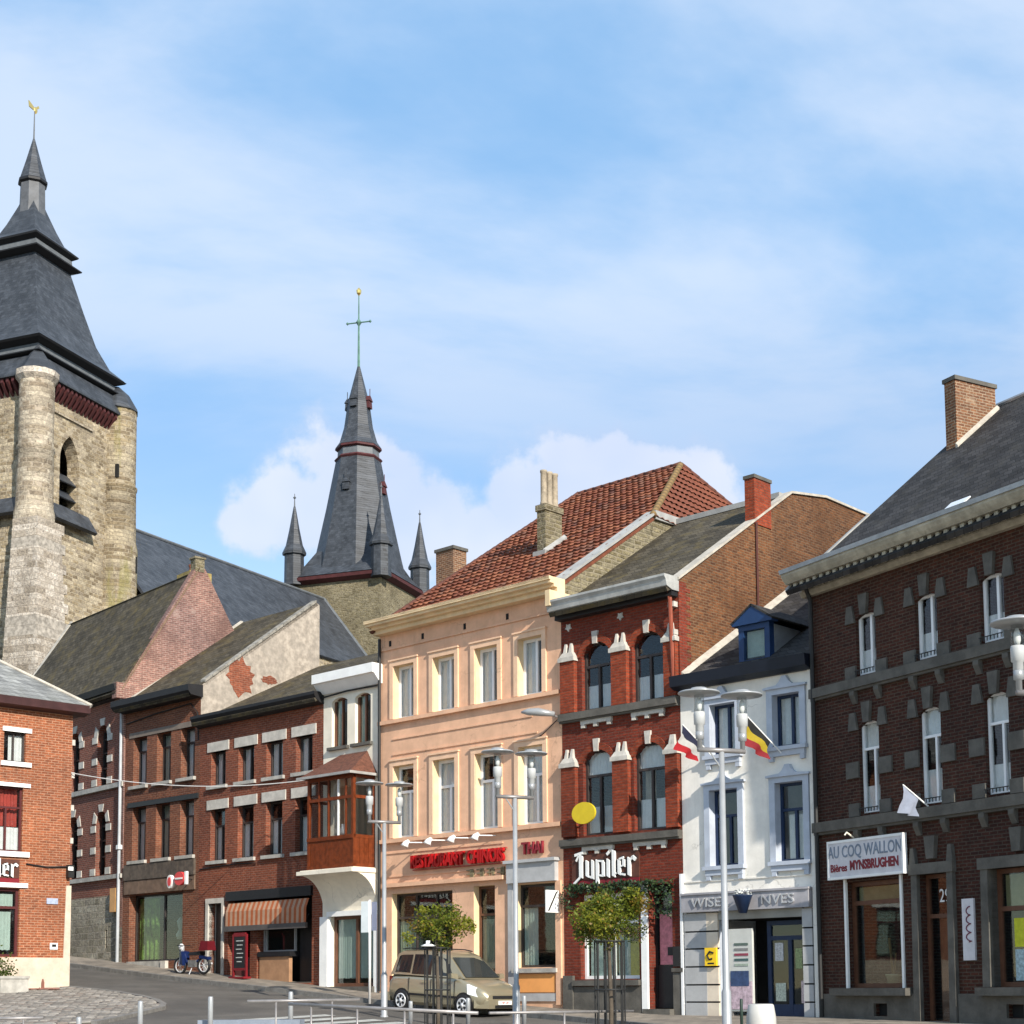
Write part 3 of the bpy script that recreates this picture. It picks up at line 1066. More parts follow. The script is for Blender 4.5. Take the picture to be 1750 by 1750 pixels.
    h.box("window_sill", BS_, .40, 2.76, -.16, .2, 1.72, 1.87)
    h.window(.60, 2.68, 1.90, 4.22, .20, MATS["white_paint"], (.5,), (.66,), top_open=False, gmat=MATS["glass_shop"], name="shop_window", bar=.09)
    for u0, u1, z0, z1, c in ((.75, 1.55, 1.98, 3.0, (.72, .73, .74)), (1.75, 2.15, 1.98, 3.1, (.6, .62, .66)), (2.16, 2.58, 1.98, 2.9, (.62, .46, .04)), (.75, 2.58, 3.02, 3.3, (.42, .03, .03))):
        h.box("window_poster", plain("poster_%d" % int(u0 * 100 + z0 * 10), c, .6, .35, 12), u0, u1, .27, .28, z0, z1)
    dr = h.window(3.02, 3.80, 1.12, 4.38, .28, MATS["black_paint"], (), (.80,), name="door", curtain=None)
    h.box("kick_panel", MATS["black_paint"], 3.10, 3.72, .27, .33, 1.19, 2.25, dr)
    h.box("door_poster", plain("door_poster_pink", (.60, .22, .26), .7, .35, 7), 3.16, 3.70, .285, .298, 2.26, 3.60, dr)
    h.box("door_poster_note", MATS["black_paint"], 3.42, 3.60, .27, .284, 2.50, 2.72, dr)
    h.box("door_step", BS_, 2.95, 3.86, -.25, .3, .9, 1.10)
    h.box("door_jamb", MATS["white_paint"], 2.80, 3.0, -.07, .02, 1.02, 4.40)
    h.box("plinth", BS_, 3.84, 4.17, -.06, .02, .5, 2.05)
    h.box("window_sill", BS_, 3.82, 4.18, -.10, .02, 2.06, 2.16)
    h.box("meter_box", MATS["iron_black"], 3.88, 4.10, -.10, .02, 2.2, 2.72)
    h.box("downpipe", WP, 4.12, 4.20, -.08, 0.0, .8, 4.6)
    h.box("plinth", BS_, .02, .38, -.10, .02, .5, 2.0)
    h.part("drainpipe", h.mb().tube([(4.02, -.22, 12.2), (4.06, -.2, 11.9), (4.06, -.1, 9.7)], .06, 8), plain("pipe_red", (.26, .06, .03), .5, .2, 3))
    for z in (11.7, 10.95):
        h.box("pipe_bracket", WS, 3.96, 4.16, -.17, 0.01, z, z + .14)
    # roof, gable to the right
    zc = lambda y: 12.45 + .655 * y
    m = h.mb()
    m.slab([(-.02, -.5, zc(-.45)), (W - .02, -.5, zc(-.45)), (W - .02, 5.4, zc(5.4)), (-.02, 5.4, zc(5.4))], .12)
    m.slab([(-.02, 5.4, zc(5.4)), (W - .02, 5.4, zc(5.4)), (W - .02, 9, 16.35), (-.02, 9, 16.35)], .12)
    h.part("roof", m, SLATE_MOSS)
    h.part("ridge_capping", h.mb().box(-.02, W - .3, 5.3, 5.55, zc(5.4) - .04, zc(5.4) + .12), MATS["lead_flashing"])
    G = [(0.02, .5), (11, .5), (11, 13.6), (9.8, 16.2), (8.95, 16.36), (7.3, 16.3), (5.45, 16.02), (0.02, 12.42)]
    h.gable("gable_wall", BR_SIDE, W, G, .25)
    m = h.mb()
    for (y0, z0), (y1, z1) in (((-.05, 12.42), (5.45, 16.02)), ((5.45, 16.02), (7.3, 16.3)), ((7.3, 16.3), (9.8, 16.26))):
        m.hexa([(W - .3, y0, z0), (W + .06, y0, z0), (W + .06, y1, z1), (W - .3, y1, z1)], [(W - .3, y0, z0 + .07), (W + .06, y0, z0 + .07), (W + .06, y1, z1 + .07), (W - .3, y1, z1 + .07)])
    h.part("verge_coping", m, MATS["mortar_fillet"])
    h.part("corner_quoin", h.mb().box(W - .02, W + .012, .0, .32, 9.8, 12.4), BR_RED)
    for i in range(11):
        h.box("quoin_brick", BR_RED, W - .02, W + .012, .32, .50, 9.95 + i * .22, 10.06 + i * .22)
    ch = h.box("chimney", BR_RED_LIT, W - .30, W + .03, 3.56, 4.38, 14.72, 16.06)
    h.box("chimney_cap", BS_, W - .33, W + .06, 3.53, 4.41, 16.06, 16.16, ch)
    h.part("flue_pipe", h.mb().tube([(W + .05, 3.6, 14.75), (W + .05, 3.6, 10.6)], .035, 6), plain("pipe_maroon", (.09, .028, .02), .6, .2, 3))
    h.gable("side_wall", BR_SIDE, .25, [(0.02, .5), (9, .5), (9, 16.0), (5.4, 15.9), (.02, 12.3)], .25)
    h.box("rear_wall", BR_SIDE, .26, W - .26, 8.8, 9.0, .5, 16.2)
    return h


# ------------------------------------------------------------------ white house
def white_house():
    W = 4.085
    h = House("white_house", "white painted house with grey window surrounds and blue dormer", 4.46, 41.11, ROW_ANG, .4)
    WPl, GT = MATS["white_plaster"], MATS["grey_trim"]
    up = ((.98, 1.78), (2.92, 3.72))
    dn = ((.92, 1.80), (2.94, 3.76))
    ops = [(a, b, 7.60, 8.92) for a, b in up] + [(a, b, 4.74, 6.70) for a, b in dn] + [(1.12, 3.66, .86, 3.36)]
    h.wall(0, W, .4, 9.60, ops, .22, WPl, GT)
    for a, b in up:
        h.window(a, b, 7.60, 8.92, .2, NF, (.55,), (), curtain=((0, 1),), cmat=MATS["net_curtain"])
    for i, (a, b) in enumerate(dn):
        h.window(a, b, 4.74, 6.70, .2, NF, (.55,), (.66,), curtain=((0, 1, 0, .22),) if i == 0 else ((0.02, .6, .2, .9),))
    for grp, z0, z1 in ((up, 7.60, 8.92), (dn, 4.74, 6.70)):
        for a, b in grp:
            c, o = (a + b) / 2, .17
            m = h.mb()
            m.box(a - o, a, -.07, .01, z0, z1).box(b, b + o, -.07, .01, z0, z1)
            m.box(a - o, b + o, -.072, .01, z1, z1 + .14)
            m.prism([(a - o - .06, z1 + .14), (b + o + .06, z1 + .14), (b + o + .06, z1 + .19), (c + .24, z1 + .22), (c + .14, z1 + .30), (c + .06, z1 + .44), (c - .06, z1 + .44), (c - .14, z1 + .30), (c - .24, z1 + .22), (a - o - .06, z1 + .19)], "y", -.13, .01)
            h.part("window_surround", m, GT)
            m = h.mb().box(a - .2, b + .2, -.15, .2, z0 - .10, z0 - .002).box(a - .14, b + .14, -.10, .01, z0 - .24, z0 - .101)
            for t in (a - .12, b + .0):
                m.box(t, t + .13, -.09, .01, z0 - .36, z0 - .24)
            h.part("window_sill", m, GT)
    m = h.mb().prism([(0.03, 9.42), (-.12, 9.42), (-.34, 9.50), (-.38, 9.78), (0.03, 9.80)], "x", -.08, W + .02)
    h.part("gutter", m, MATS["gutter_navy"])
    course(h, "string_course", WPl, .02, W - .02, 4.36, 4.40, .03)
    # shop front
    m = h.mb().box(.06, 3.94, -.20, .02, 3.58, 4.02).box(.04, 3.96, -.24, .02, 4.02, 4.07)
    fa = h.part("shop_fascia", m, plain("fascia_grey", (.34, .33, .35), .6, .25, 2.5))
    h.lettering("WISER", .34, 1.0, -.22, 3.80, plain("letter_steel", (.52, .52, .53), .4, .15, 3, metal=.5), fa, 1.25, ext=.02)
    h.lettering("NVES", .34, 3.05, -.22, 3.80, MATS["letter_steel"], fa, 1.25, ext=.02)
    h.box("fascia_light_box", plain("fascia_beige", (.30, .29, .26), .7, .2, 2), 1.14, 3.66, -.06, .2, 3.36, 3.575)
    gs = plain("pier_grey", (.40, .40, .40), .8, .14, 2.5)
    cs_ = plain("pier_cream", (.64, .55, .44), .8, .14, 2.5)
    zz = [.55, 1.28, 1.72, 2.18, 2.64, 3.08, 3.57]
    for a, b in zip(zz, zz[1:]):
        h.box("pier_block", gs, .06, .76, -.08, .02, a + .02, b - .02)
        h.box("pier_block", cs_, .76, 1.12, -.074, .02, a + .022, b - .022)
        h.box("pier_block", gs, 3.66, 3.94, -.08, .02, a + .02, b - .02)
    h.box("pier_joint", MATS["shadow_black"], .07, 1.10, -.05, .01, .5, 3.56)
    h.box("pier_joint", MATS["shadow_black"], 3.67, 3.93, -.05, .01, .5, 3.56)
    h.box("corner_strip", WPl, 3.96, W - .005, -.05, .01, .5, 9.42)
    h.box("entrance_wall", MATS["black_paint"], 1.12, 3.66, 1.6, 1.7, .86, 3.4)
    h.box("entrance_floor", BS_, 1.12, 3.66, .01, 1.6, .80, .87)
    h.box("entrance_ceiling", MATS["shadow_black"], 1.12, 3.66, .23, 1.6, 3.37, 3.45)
    d = h.window(2.30, 3.64, .90, 3.30, .42, NF, (.5,), (.82,), gmat=MATS["glass_shop"], name="door", bar=.11)
    h.box("kick_panel", NF, 2.41, 2.92, .41, .46, 1.0, 1.22, d)
    h.box("kick_panel", NF, 3.02, 3.53, .41, .46, 1.0, 1.22, d)
    for (u0, u1, z0, z1, c) in ((2.5, 2.75, 2.3, 2.75, (.6, .6, .6)), (2.5, 2.8, 1.3, 1.75, (.55, .6, .5)), (3.1, 3.3, 2.1, 2.6, (.35, .42, .2)), (3.25, 3.5, 1.25, 1.8, (.7, .55, .55))):
        h.box("door_sticker", plain("sticker_%d" % int(u0 * 100 + z0 * 100), c, .6, .5, 25), u0, u1, .435, .443, z0, z1, d)
    # roof with dormer
    k = .62
    zc = lambda y: 9.78 + k * y
    m = h.mb().slab([(0.02, -.34, zc(-.3)), (W - .02, -.34, zc(-.3)), (W - .02, 6.4, zc(6.4)), (.02, 6.4, zc(6.4))], .12)
    m.slab([(.02, 6.4, zc(6.4)), (W - .02, 6.4, zc(6.4)), (W - .02, 10.5, 11), (.02, 10.5, 11)], .12)
    h.part("roof", m, SLATE_DARK)
    h.part("roof_flashing", h.mb().hexa([(.0, .05, zc(.05)), (.18, .05, zc(.05)), (.18, 6.4, zc(6.4)), (.0, 6.4, zc(6.4))], [(.0, .05, zc(.05) + .16), (.18, .05, zc(.05) + .03), (.18, 6.4, zc(6.4) + .03), (.0, 6.4, zc(6.4) + .16)]), MATS["mortar_fillet"])
    a, b, y0 = 1.66, 2.62, .35
    m = h.mb()
    m.box(a, a + .16, y0, y0 + .2, 9.9, 10.86).box(b - .16, b, y0, y0 + .2, 9.9, 10.86)
    m.box(a, b, y0 - .02, y0 + .2, 9.85, 10.02).box(a, b, y0 - .012, y0 + .2, 10.80, 10.94)
    m.prism([(a - .14, 10.94), (b + .14, 10.94), (b + .14, 11.02), ((a + b) / 2, 11.42), (a - .14, 11.02)], "y", y0 - .10, y0 + .2)
    m.prism([(y0 + .21, zc(y0 + .2)), (y0 + .21, 10.92), (1.85, 10.92)], "x", a + .02, a + .06)
    m.prism([(y0 + .21, zc(y0 + .2)), (y0 + .21, 10.92), (1.85, 10.92)], "x", b - .06, b - .02)
    dm = h.part("dormer", m, plain("dormer_blue", (.012, .040, .12), .45, .2, 3))
    h.box("pane", MATS["glass_window"], a + .16, b - .16, y0 + .08, y0 + .09, 10.02, 10.80, dm)
    h.box("curtain", MATS["green_curtain"], a + .16, b - .16, y0 + .16, y0 + .17, 10.02, 10.80, dm)
    h.part("dormer_cheek", h.mb().prism([(y0 + .22, zc(y0 + .2)), (y0 + .22, 10.90), (1.8, 10.90)], "x", b - .02, b + .005), MATS["zinc"], dm)
    c = (a + b) / 2
    m = h.mb()
    m.slab([(c, y0 - .12, 11.46), (c, 2.6, 11.46), (a - .18, 2.2, 11.02), (a - .18, y0 - .12, 11.02)], .05)
    m.slab([(b + .18, y0 - .12, 11.02), (b + .18, 2.2, 11.02), (c, 2.6, 11.46), (c, y0 - .12, 11.46)], .05)
    h.part("dormer_roof", m, SLATE_DARK, dm)
    shell(h, .02, W - .02, 10.4, .4, 9.7, WPl)
    m = h.mb()
    m.prism([(.02, 9.6), (10.4, 9.6), (10.4, 11), (6.4, zc(6.4) - .1), (.02, 9.7)], "x", .02, .05)
    h.part("gable_wall", m, WPl)
    return h


# ------------------------------------------------------------------ dark brick corner house on the right
def dark_house():
    W = 9.6
    ang = math.atan2(-1.0, .55)
    h = House("dark_brick_house", "large dark brick house with grey stone window blocks under slate roof", 7.41, 38.28, ang, .3)
    cs = (1.97, 3.97, 5.95, 7.95)
    ops = [(c - .34, c + .34, 8.95, 10.42, .10) for c in cs] + [(c - .34, c + .34, 5.68, 7.85, .12) for c in cs]
    ops += [(1.02, 2.92, 1.62, 4.10), (3.50, 4.40, .80, 4.12), (5.62, 7.3, 1.62, 4.10), (1.95, 2.38, .98, 1.25), (6.0, 6.45, .98, 1.25)]
    h.wall(0, W, .3, 11.25, ops, .22, BR_DARK)
    for i, c in enumerate(cs):
        h.window(c - .34, c + .34, 8.95, 10.42, .12, WP, (.62,), (), curtain=((0, .42),))
        h.window(c - .34, c + .34, 5.68, 7.85, .12, WP, (.62,), (.70,), curtain=((.70, 1.0), (0, .30 + .06 * (i % 2))), bar=.06)
        for (z0, z1, mid) in ((8.95, 10.42, False), (5.68, 7.85, True)):
            for sgn in (-1, 1):
                e = c + sgn * .36
                xa = sorted((e - sgn * .02, e + sgn * .30))
                m = h.mb().prism([(xa[0] + (.06 if sgn < 0 else 0), z1 - .22), (xa[1] - (.06 if sgn > 0 else 0), z1 - .22), (xa[1] - (.12 if sgn < 0 else -.0), z1 + .22), (xa[0] + (.12 if sgn > 0 else 0), z1 + .22)] if False else
                                 [(c + sgn * .34, z1 - .18), (c + sgn * .66, z1 - .18), (c + sgn * .60, z1 + .24), (c + sgn * .42, z1 + .24)][::sgn], "y", -.06, .02)
                h.part("springer_stone", m, BS_)
                h.part("corner_stone", h.mb().box(*sorted((c + sgn * .345, c + sgn * .72)), -.05, .02, z0 - .05, z0 + .26), BS_)
                if mid:
                    h.part("jamb_stone", h.mb().box(*sorted((c + sgn * .345, c + sgn * .78)), -.05, .02, z0 + .86, z0 + 1.24), BS_)
            h.part("keystone", h.mb().prism([(c - .10, z1 - .04), (c + .10, z1 - .04), (c + .15, z1 + .44), (c - .15, z1 + .44)], "y", -.09, .02), BS_)
            m = h.mb()
            for t in range(7):
                uu = c - .3 + t * .1
                m.tube([(uu, -.08, z0 + .02), (uu, -.08, z0 + .10)], .012, 5)
            m.tube([(c - .34, -.08, z0 + .11), (c + .34, -.08, z0 + .11)], .013, 5)
            h.part("sill_rail", m, MATS["iron_black"])
    for z0, z1 in ((8.66, 8.89), (5.36, 5.60)):
        m = h.mb().box(.02, W, -.16, .02, z0, z1).box(.02, W, -.10, .02, z0 - .06, z0)
        h.part("string_course", m, BS_)
        for c in cs:
            for sgn in (-1, 1):
                h.part("corbel", h.mb().prism([(0.02, z0 - .36), (-.03, z0 - .36), (-.13, z0 - .16), (-.13, z0 - .061), (.02, z0 - .061)], "x", c + sgn * .42 - .08, c + sgn * .42 + .08), BS_)
    # cornice with modillions
    CM = plain("cornice_cream", (.44, .40, .31), .8, .35, 2.5, .2, streak=.5)
    m = h.mb().prism([(0.02, 11.22), (-.14, 11.22), (-.20, 11.32), (-.20, 11.36), (0.02, 11.36)], "x", -.16, W)
    m.prism([(0.02, 11.545), (-.52, 11.545), (-.60, 11.63), (-.66, 11.72), (-.66, 11.78), (0.02, 11.78)], "x", -.30, W)
    m.box(-.1, W, -.17, .02, 11.36, 11.545)
    h.part("cornice", m, CM)
    for i in range(40):
        u = -.08 + i * .245
        h.box("modillion", CM, u, u + .11, -.46, -.165, 11.375, 11.54)
    h.part("gutter", h.mb().prism([(-.70, 11.78), (-.50, 11.78), (-.50, 11.88), (-.72, 11.88)], "x", -.32, W), MATS["zinc"])
    # ground floor
    h.box("plinth", BS_, .02, 3.30, -.07, .02, .3, .97)
    m = h.mb().box(.02, 1.94, -.07, .02, .972, 1.48).box(2.39, 3.30, -.07, .02, .972, 1.48).box(1.94, 2.39, -.07, .02, 1.26, 1.48)
    m2 = h.mb(); m2.box(4.62, 5.99, -.07, .02, .3, 1.48).box(6.46, W, -.07, .02, .3, 1.48).box(5.99, 6.46, -.07, .02, 1.26, 1.48).box(5.99, 6.46, -.07, .02, .3, .97)
    h.part("plinth", m, BS_)
    h.part("plinth", m2, BS_)
    for u in (1.94, 5.99):
        h.box("cellar_vent", MATS["shadow_black"], u, u + .45, .1, .12, .97, 1.27)
    h.box("window_sill", BS_, .62, 3.20, -.26, .2, 1.44, 1.61)
    h.box("window_sill", BS_, 5.3, 7.6, -.26, .2, 1.44, 1.61)
    h.window(1.02, 2.92, 1.62, 4.10, .20, BF, (), (.80,), gmat=MATS["glass_shop"], name="shop_window", bar=.10)
    h.box("roller_blind", plain("blind_tan", (.46, .35, .20), .8, .15, 5), 1.15, 2.80, .30, .31, 3.55, 3.98)
    for u in (1.02, 2.92):
        h.part("window_post", h.mb().box(u - .035, u + .035, -.045, .02, 1.61, 4.2), MATS["white_paint"])
    h.window(5.62, 7.3, 1.62, 4.10, .20, BF, (.5,), (.66,), top_open=False, gmat=MATS["glass_shop"], name="shop_window", bar=.10)
    h.box("roller_blind", MATS["blind_tan"], 5.75, 7.2, .30, .31, 3.30, 3.98)
    h.box("window_poster", plain("poster_yellow", (.56, .56, .03), .7, .2, 9), 6.02, 6.30, .215, .222, 2.45, 3.05)
    h.box("window_poster", plain("poster_blue", (.42, .55, .58), .7, .5, 14), 6.02, 6.36, .215, .222, 1.75, 2.40)
    # door in a flared stone frame
    m = h.mb()
    for a, b in ((3.30, 3.50), (4.40, 4.60)):
        m.hexa([(a, -.12, .5), (b, -.12, .5), (b, .2, .5), (a, .2, .5)], [(a + .02, -.10, 4.12), (b, -.10, 4.12), (b, .2, 4.12), (a + .02, .2, 4.12)])
    m.box(3.27, 4.63, -.13, .2, 4.12, 4.36)
    for a in (3.27, 4.43):
        m.prism([(a, 4.36), (a + .2, 4.36), (a + .15, 4.72), (a + .05, 4.72)], "y", -.10, .02)
    m.prism([(3.84, 4.45), (4.06, 4.45), (4.12, 4.95), (3.78, 4.95)], "y", -.12, .02)
    h.part("door_frame", m, BS_)
    m = h.mb()
    for a, b in ((5.40, 5.62), (7.3, 7.52)):
        m.hexa([(a, -.12, 1.62), (b, -.12, 1.62), (b, .2, 1.62), (a, .2, 1.62)], [(a + .02, -.10, 4.10), (b, -.10, 4.10), (b, .2, 4.10), (a + .02, .2, 4.10)])
    m.box(5.36, 7.56, -.13, .2, 4.10, 4.34)
    m.prism([(6.34, 4.42), (6.56, 4.42), (6.62, 4.92), (6.28, 4.92)], "y", -.12, .02)
    h.part("window_surround", m, BS_)
    d = h.window(3.50, 4.40, .80, 4.12, .20, BF, (), (.72,), gmat=MATS["glass_window"], name="door", bar=.09)
    h.box("door_leaf", BF, 3.60, 4.30, .45, .50, .86, 3.15, d)
    h.lettering("29", .42, 4.06, .19, 3.62, MATS["white_paint"], d, .8, name="house_number", ext=.004)
    h.box("door_step", BS_, 3.36, 4.56, -.28, .25, .45, .80)
    h.part("drainpipe", h.mb().tube([(.14, -.30, 11.5), (.14, -.12, 11.1), (.14, -.10, .8)], .055, 8), MATS["iron_black"])
    # roof
    k = .835
    zc = lambda y: 11.82 + k * y
    yr = 6.3
    m = h.mb().slab([(-.25, -.58, zc(-.55)), (W, -.58, zc(-.55)), (W, yr, zc(yr)), (-.25, yr, zc(yr))], .12)
    m.slab([(-.25, yr, zc(yr)), (W, yr, zc(yr)), (W, 12.6, zc(0)), (-.25, 12.6, zc(0))], .12)
    rf = h.part("roof", m, SLATE_DARK)
    h.part("ridge_capping", h.mb().tube([(-.25, yr, zc(yr) + .02), (W, yr, zc(yr) + .02)], .08, 8), MATS["zinc"], rf)
    h.part("skylight", h.mb().slab([(3.9, .25, zc(.25) + .06), (4.5, .25, zc(.25) + .06), (4.5, .95, zc(.95) + .06), (3.9, .95, zc(.95) + .06)], .05), plain("skylight_glass", (.7, .72, .75), .15, .1, 3), rf)
    G = [(0.02, .3), (12.4, .3), (12.4, 11.8), (yr, zc(yr) - .08), (0.02, 11.7)]
    h.gable("gable_wall", BR_DARK, .25, G, .25)
    h.gable("gable_wall", BR_DARK, W, G, .25)
    h.box("rear_wall", BR_DARK, .26, W - .26, 12.2, 12.4, .3, 11.8)
    h.box("floor_slab", BS_, .26, W - .26, .3, 12.2, .32, .4)
    ch = h.box("chimney", BR_CHIM, .17, .56, 4.56, 6.0, 14.6, 17.45)
    h.box("chimney_cap", BS_, .13, .60, 4.52, 6.04, 17.45, 17.56, ch)
    h.part("chimney_flashing", h.mb().hexa([(.56, 4.5, zc(4.5)), (.64, 4.5, zc(4.5)), (.64, 6.05, zc(6.05)), (.56, 6.05, zc(6.05))], [(.56, 4.5, zc(4.5) + .14), (.64, 4.5, zc(4.5) + .06), (.64, 6.05, zc(6.05) + .06), (.56, 6.05, zc(6.05) + .14)]), MATS["mortar_fillet"], ch)
    h.part("roof_flashing", h.mb().hexa([(-.34, -.5, zc(-.5)), (-.22, -.5, zc(-.5)), (-.22, 2.2, zc(2.2)), (-.34, 2.2, zc(2.2))], [(-.34, -.5, zc(-.5) + .06), (-.22, -.5, zc(-.5) + .06), (-.22, 2.2, zc(2.2) + .06), (-.34, 2.2, zc(2.2) + .06)]), MATS["lead_flashing"], rf)
    return h


# ------------------------------------------------------------------ narrow house with wooden bay
def bay_house():
    W = 2.765
    h = House("bay_window_house", "narrow cream house with varnished wooden bay window above curved canopy", -6.16, 51.25, ROW_ANG, 1.0)
    CP = MATS["cream_plaster"]
    wins = ((.42, 1.20), (1.58, 2.34))
    ops = [(a, b, 9.50, 11.12, .12) for a, b in wins] + [(.42, 2.60, 1.75, 4.02), (.55, 2.4, 5.7, 8.2)]
    h.wall(0, W, 1.0, 11.75, ops, .22, CP)
    for a, b in wins:
        h.window(a, b, 9.50, 11.12, .14, BF, (.5,), (), curtain=((0, 1, .1, .5),), cmat=MATS["green_curtain"], bar=.06)
        h.box("window_sill", BS_, a - .12, b + .10, -.12, .1, 9.40, 9.50)
    m = h.mb().prism([(.02, 11.30), (-.06, 11.30), (-.34, 11.60), (-.42, 11.62), (-.42, 11.92), (.02, 11.92)], "x", -.12, W + .12)
    h.part("cornice", m, MATS["white_paint"])
    h.part("cornice_cable", h.mb().tube([(0, -.08, 11.2), (1.3, -.09, 11.26), (W, -.08, 11.24)], .03, 6), MATS["iron_black"])
    m = h.mb().slab([(0, -.36, 11.93), (W, -.36, 11.93), (W, 3.4, 13.1), (0, 3.4, 13.1)], .1)
    m.slab([(0, 3.4, 13.1), (W, 3.4, 13.1), (W, 7, 11.8), (0, 7, 11.8)], .1)
    h.part("roof", m, SLATE_MOSS)
    shell(h, .01, W - .01, 7, 1.0, 11.85, CP)
    # bay
    a, b, f = .30, 2.56, -.90
    WV = MATS["wood_varnish"]
    m = h.mb()
    for u in (a, b - .10):
        m.box(u, u + .10, f, f + .10, 5.50, 8.42)
    m.box(a, b, f + .004, f + .10, 8.26, 8.42).box(a, b, f + .002, f + .09, 7.62, 7.72).box(a, b, f - .02, f + .11, 6.36, 6.48).box(a, b, f - .01, f + .10, 5.45, 5.58)
    for u in (a, b - .08):
        m.box(u + .002, u + .078, f + .10, .0, 8.27, 8.42).box(u + .004, u + .074, f + .10, .0, 7.62, 7.72).box(u, u + .08, f + .11, .0, 6.37, 6.48).box(u + .001, u + .079, f + .10, .0, 5.46, 5.58).box(u + .004, u + .076, -.08, .0, 5.58, 8.27)
    bay = h.part("bay_window", m, WV)
    nb = 13
    for i in range(nb):
        u = a + .1 + (b - a - .2) * i / nb
        h.box("board", WV, u + .004, u + (b - a - .2) / nb - .004, f + .015, f + .05, 5.58, 6.36, bay)
    for i in range(4):
        y = f + .1 + .72 * i / 4
        h.box("board", WV, b - .05, b - .012, y + .004, y + .172, 5.58, 6.37, bay)
        h.box("board", WV, a + .012, a + .05, y + .004, y + .172, 5.58, 6.37, bay)
    us = [a + .1, a + .55, a + 1.02, a + 1.50, a + 1.86, b - .1]
    for i, u in enumerate(us[1:-1]):
        h.box("mullion", MATS["white_paint"] if i == 2 else MATS["wood_varnish"], u - .022, u + .022, f + .01, f + .08, 6.48, 8.26, bay)
    for u0, u1 in zip(us, us[1:]):
        h.box("pane", MATS["glass_window"], u0 + .03, u1 - .03, f + .04, f + .05, 6.48, 7.62, bay)
        h.box("pane", MATS["glass_window"], u0 + .03, u1 - .03, f + .04, f + .05, 7.72, 8.26, bay)
    for u in (a + .03, b - .04):
        h.box("pane", MATS["glass_window"], u, u + .01, f + .1, -.08, 6.48, 7.62, bay)
        h.box("pane", MATS["glass_window"], u, u + .01, f + .1, -.08, 7.72, 8.27, bay)
    h.part("vase", h.mb().lathe([(.05, 6.5), (.12, 6.56), (.13, 6.66), (.05, 6.8), (.07, 6.86)], (1.75, f + .28), 10), MATS["white_paint"], bay, True)
    h.part("roller_blind", drape(h.mb(), a + .95, a + 1.15, f + .3, 6.5, 8.2), MATS["beige_curtain"], bay)
    # hipped roof of the bay
    z0, z1 = 8.42, 9.22
    e = .22
    A_, B_, C_, D_ = (a - e, f - e, z0), (b + .12, f - e, z0), (b + .12, 0, z0), (a - e, 0, z0)
    T1, T2 = (a + .55, 0, z1), (b - .38, 0, z1)
    m = h.mb()
    m.slab([A_, B_, T2, T1], .05)
    m.slab([B_, C_, T2], .05)
    m.slab([D_, A_, T1], .05)
    h.part("bay_roof", m, plain("bay_tile", (.14, .055, .034), .85, .45, 9, .4), bay)
    h.box("bay_gutter", MATS["lead_flashing"], a - e - .03, b + .15, f - e - .05, f - e + .03, 8.36, 8.44, bay)
    h.box("bay_gutter", MATS["lead_flashing"], b + .10, b + .16, f - e + .03, 0, 8.36, 8.44, bay)
    # canopy under the bay: quarter-round cove between cheeks
    m = h.mb().box(-.02, b + .14, -1.08, .02, 5.30, 5.42)
    m.box(.04, b + .10, -.98, .02, 5.42, 5.455)
    pts = [(-.95 * math.cos(t) if False else -.95 * (1 - math.sin(t)), 5.30 - 1.10 * (1 - math.cos(t)) if False else 5.30 - 1.10 * math.sin(t) * .0 - 1.10 * (1 - math.cos(t))) for t in [math.pi / 2 * i / 10 for i in range(11)]]
    poly = [(.0, 5.30)] + [(-.98 + .98 * math.sin(t), 5.30 - 1.15 * (1 - math.cos(t))) for t in [math.pi / 2 * i / 12 for i in range(13)]]
    cv = h.part("canopy", m, CP)
    h.part("canopy_cove", h.mb().prism(poly, "x", .04, b + .10), CP, cv)
    h.box("canopy_lintel", MATS["white_paint"], .34, b + .1, -.12, .05, 4.0, 4.16, cv)
    # door front
    h.box("pillar", MATS["white_paint"], .04, .42, -.16, .02, 1.4, 4.0)
    h.box("pillar", MATS["white_paint"], 2.60, 2.76, -.10, .02, 1.2, 4.0)
    h.window(.42, 2.60, 1.75, 4.02, .16, BF, (.52,), (), gmat=MATS["glass_shop"], curtain=((.12, 1),), name="glazed_door", bar=.12)
    h.box("door_step", BS_, .3, 2.65, -.2, .2, 1.2, 1.76)
    # stove pipe on the roof
    h.part("stove_pipe", h.mb().tube([(1.7, 1.2, 12.2), (1.7, 1.2, 13.5)], .10, 8), plain("pipe_rust", (.13, .11, .09), .7, .4, 5))
    return h


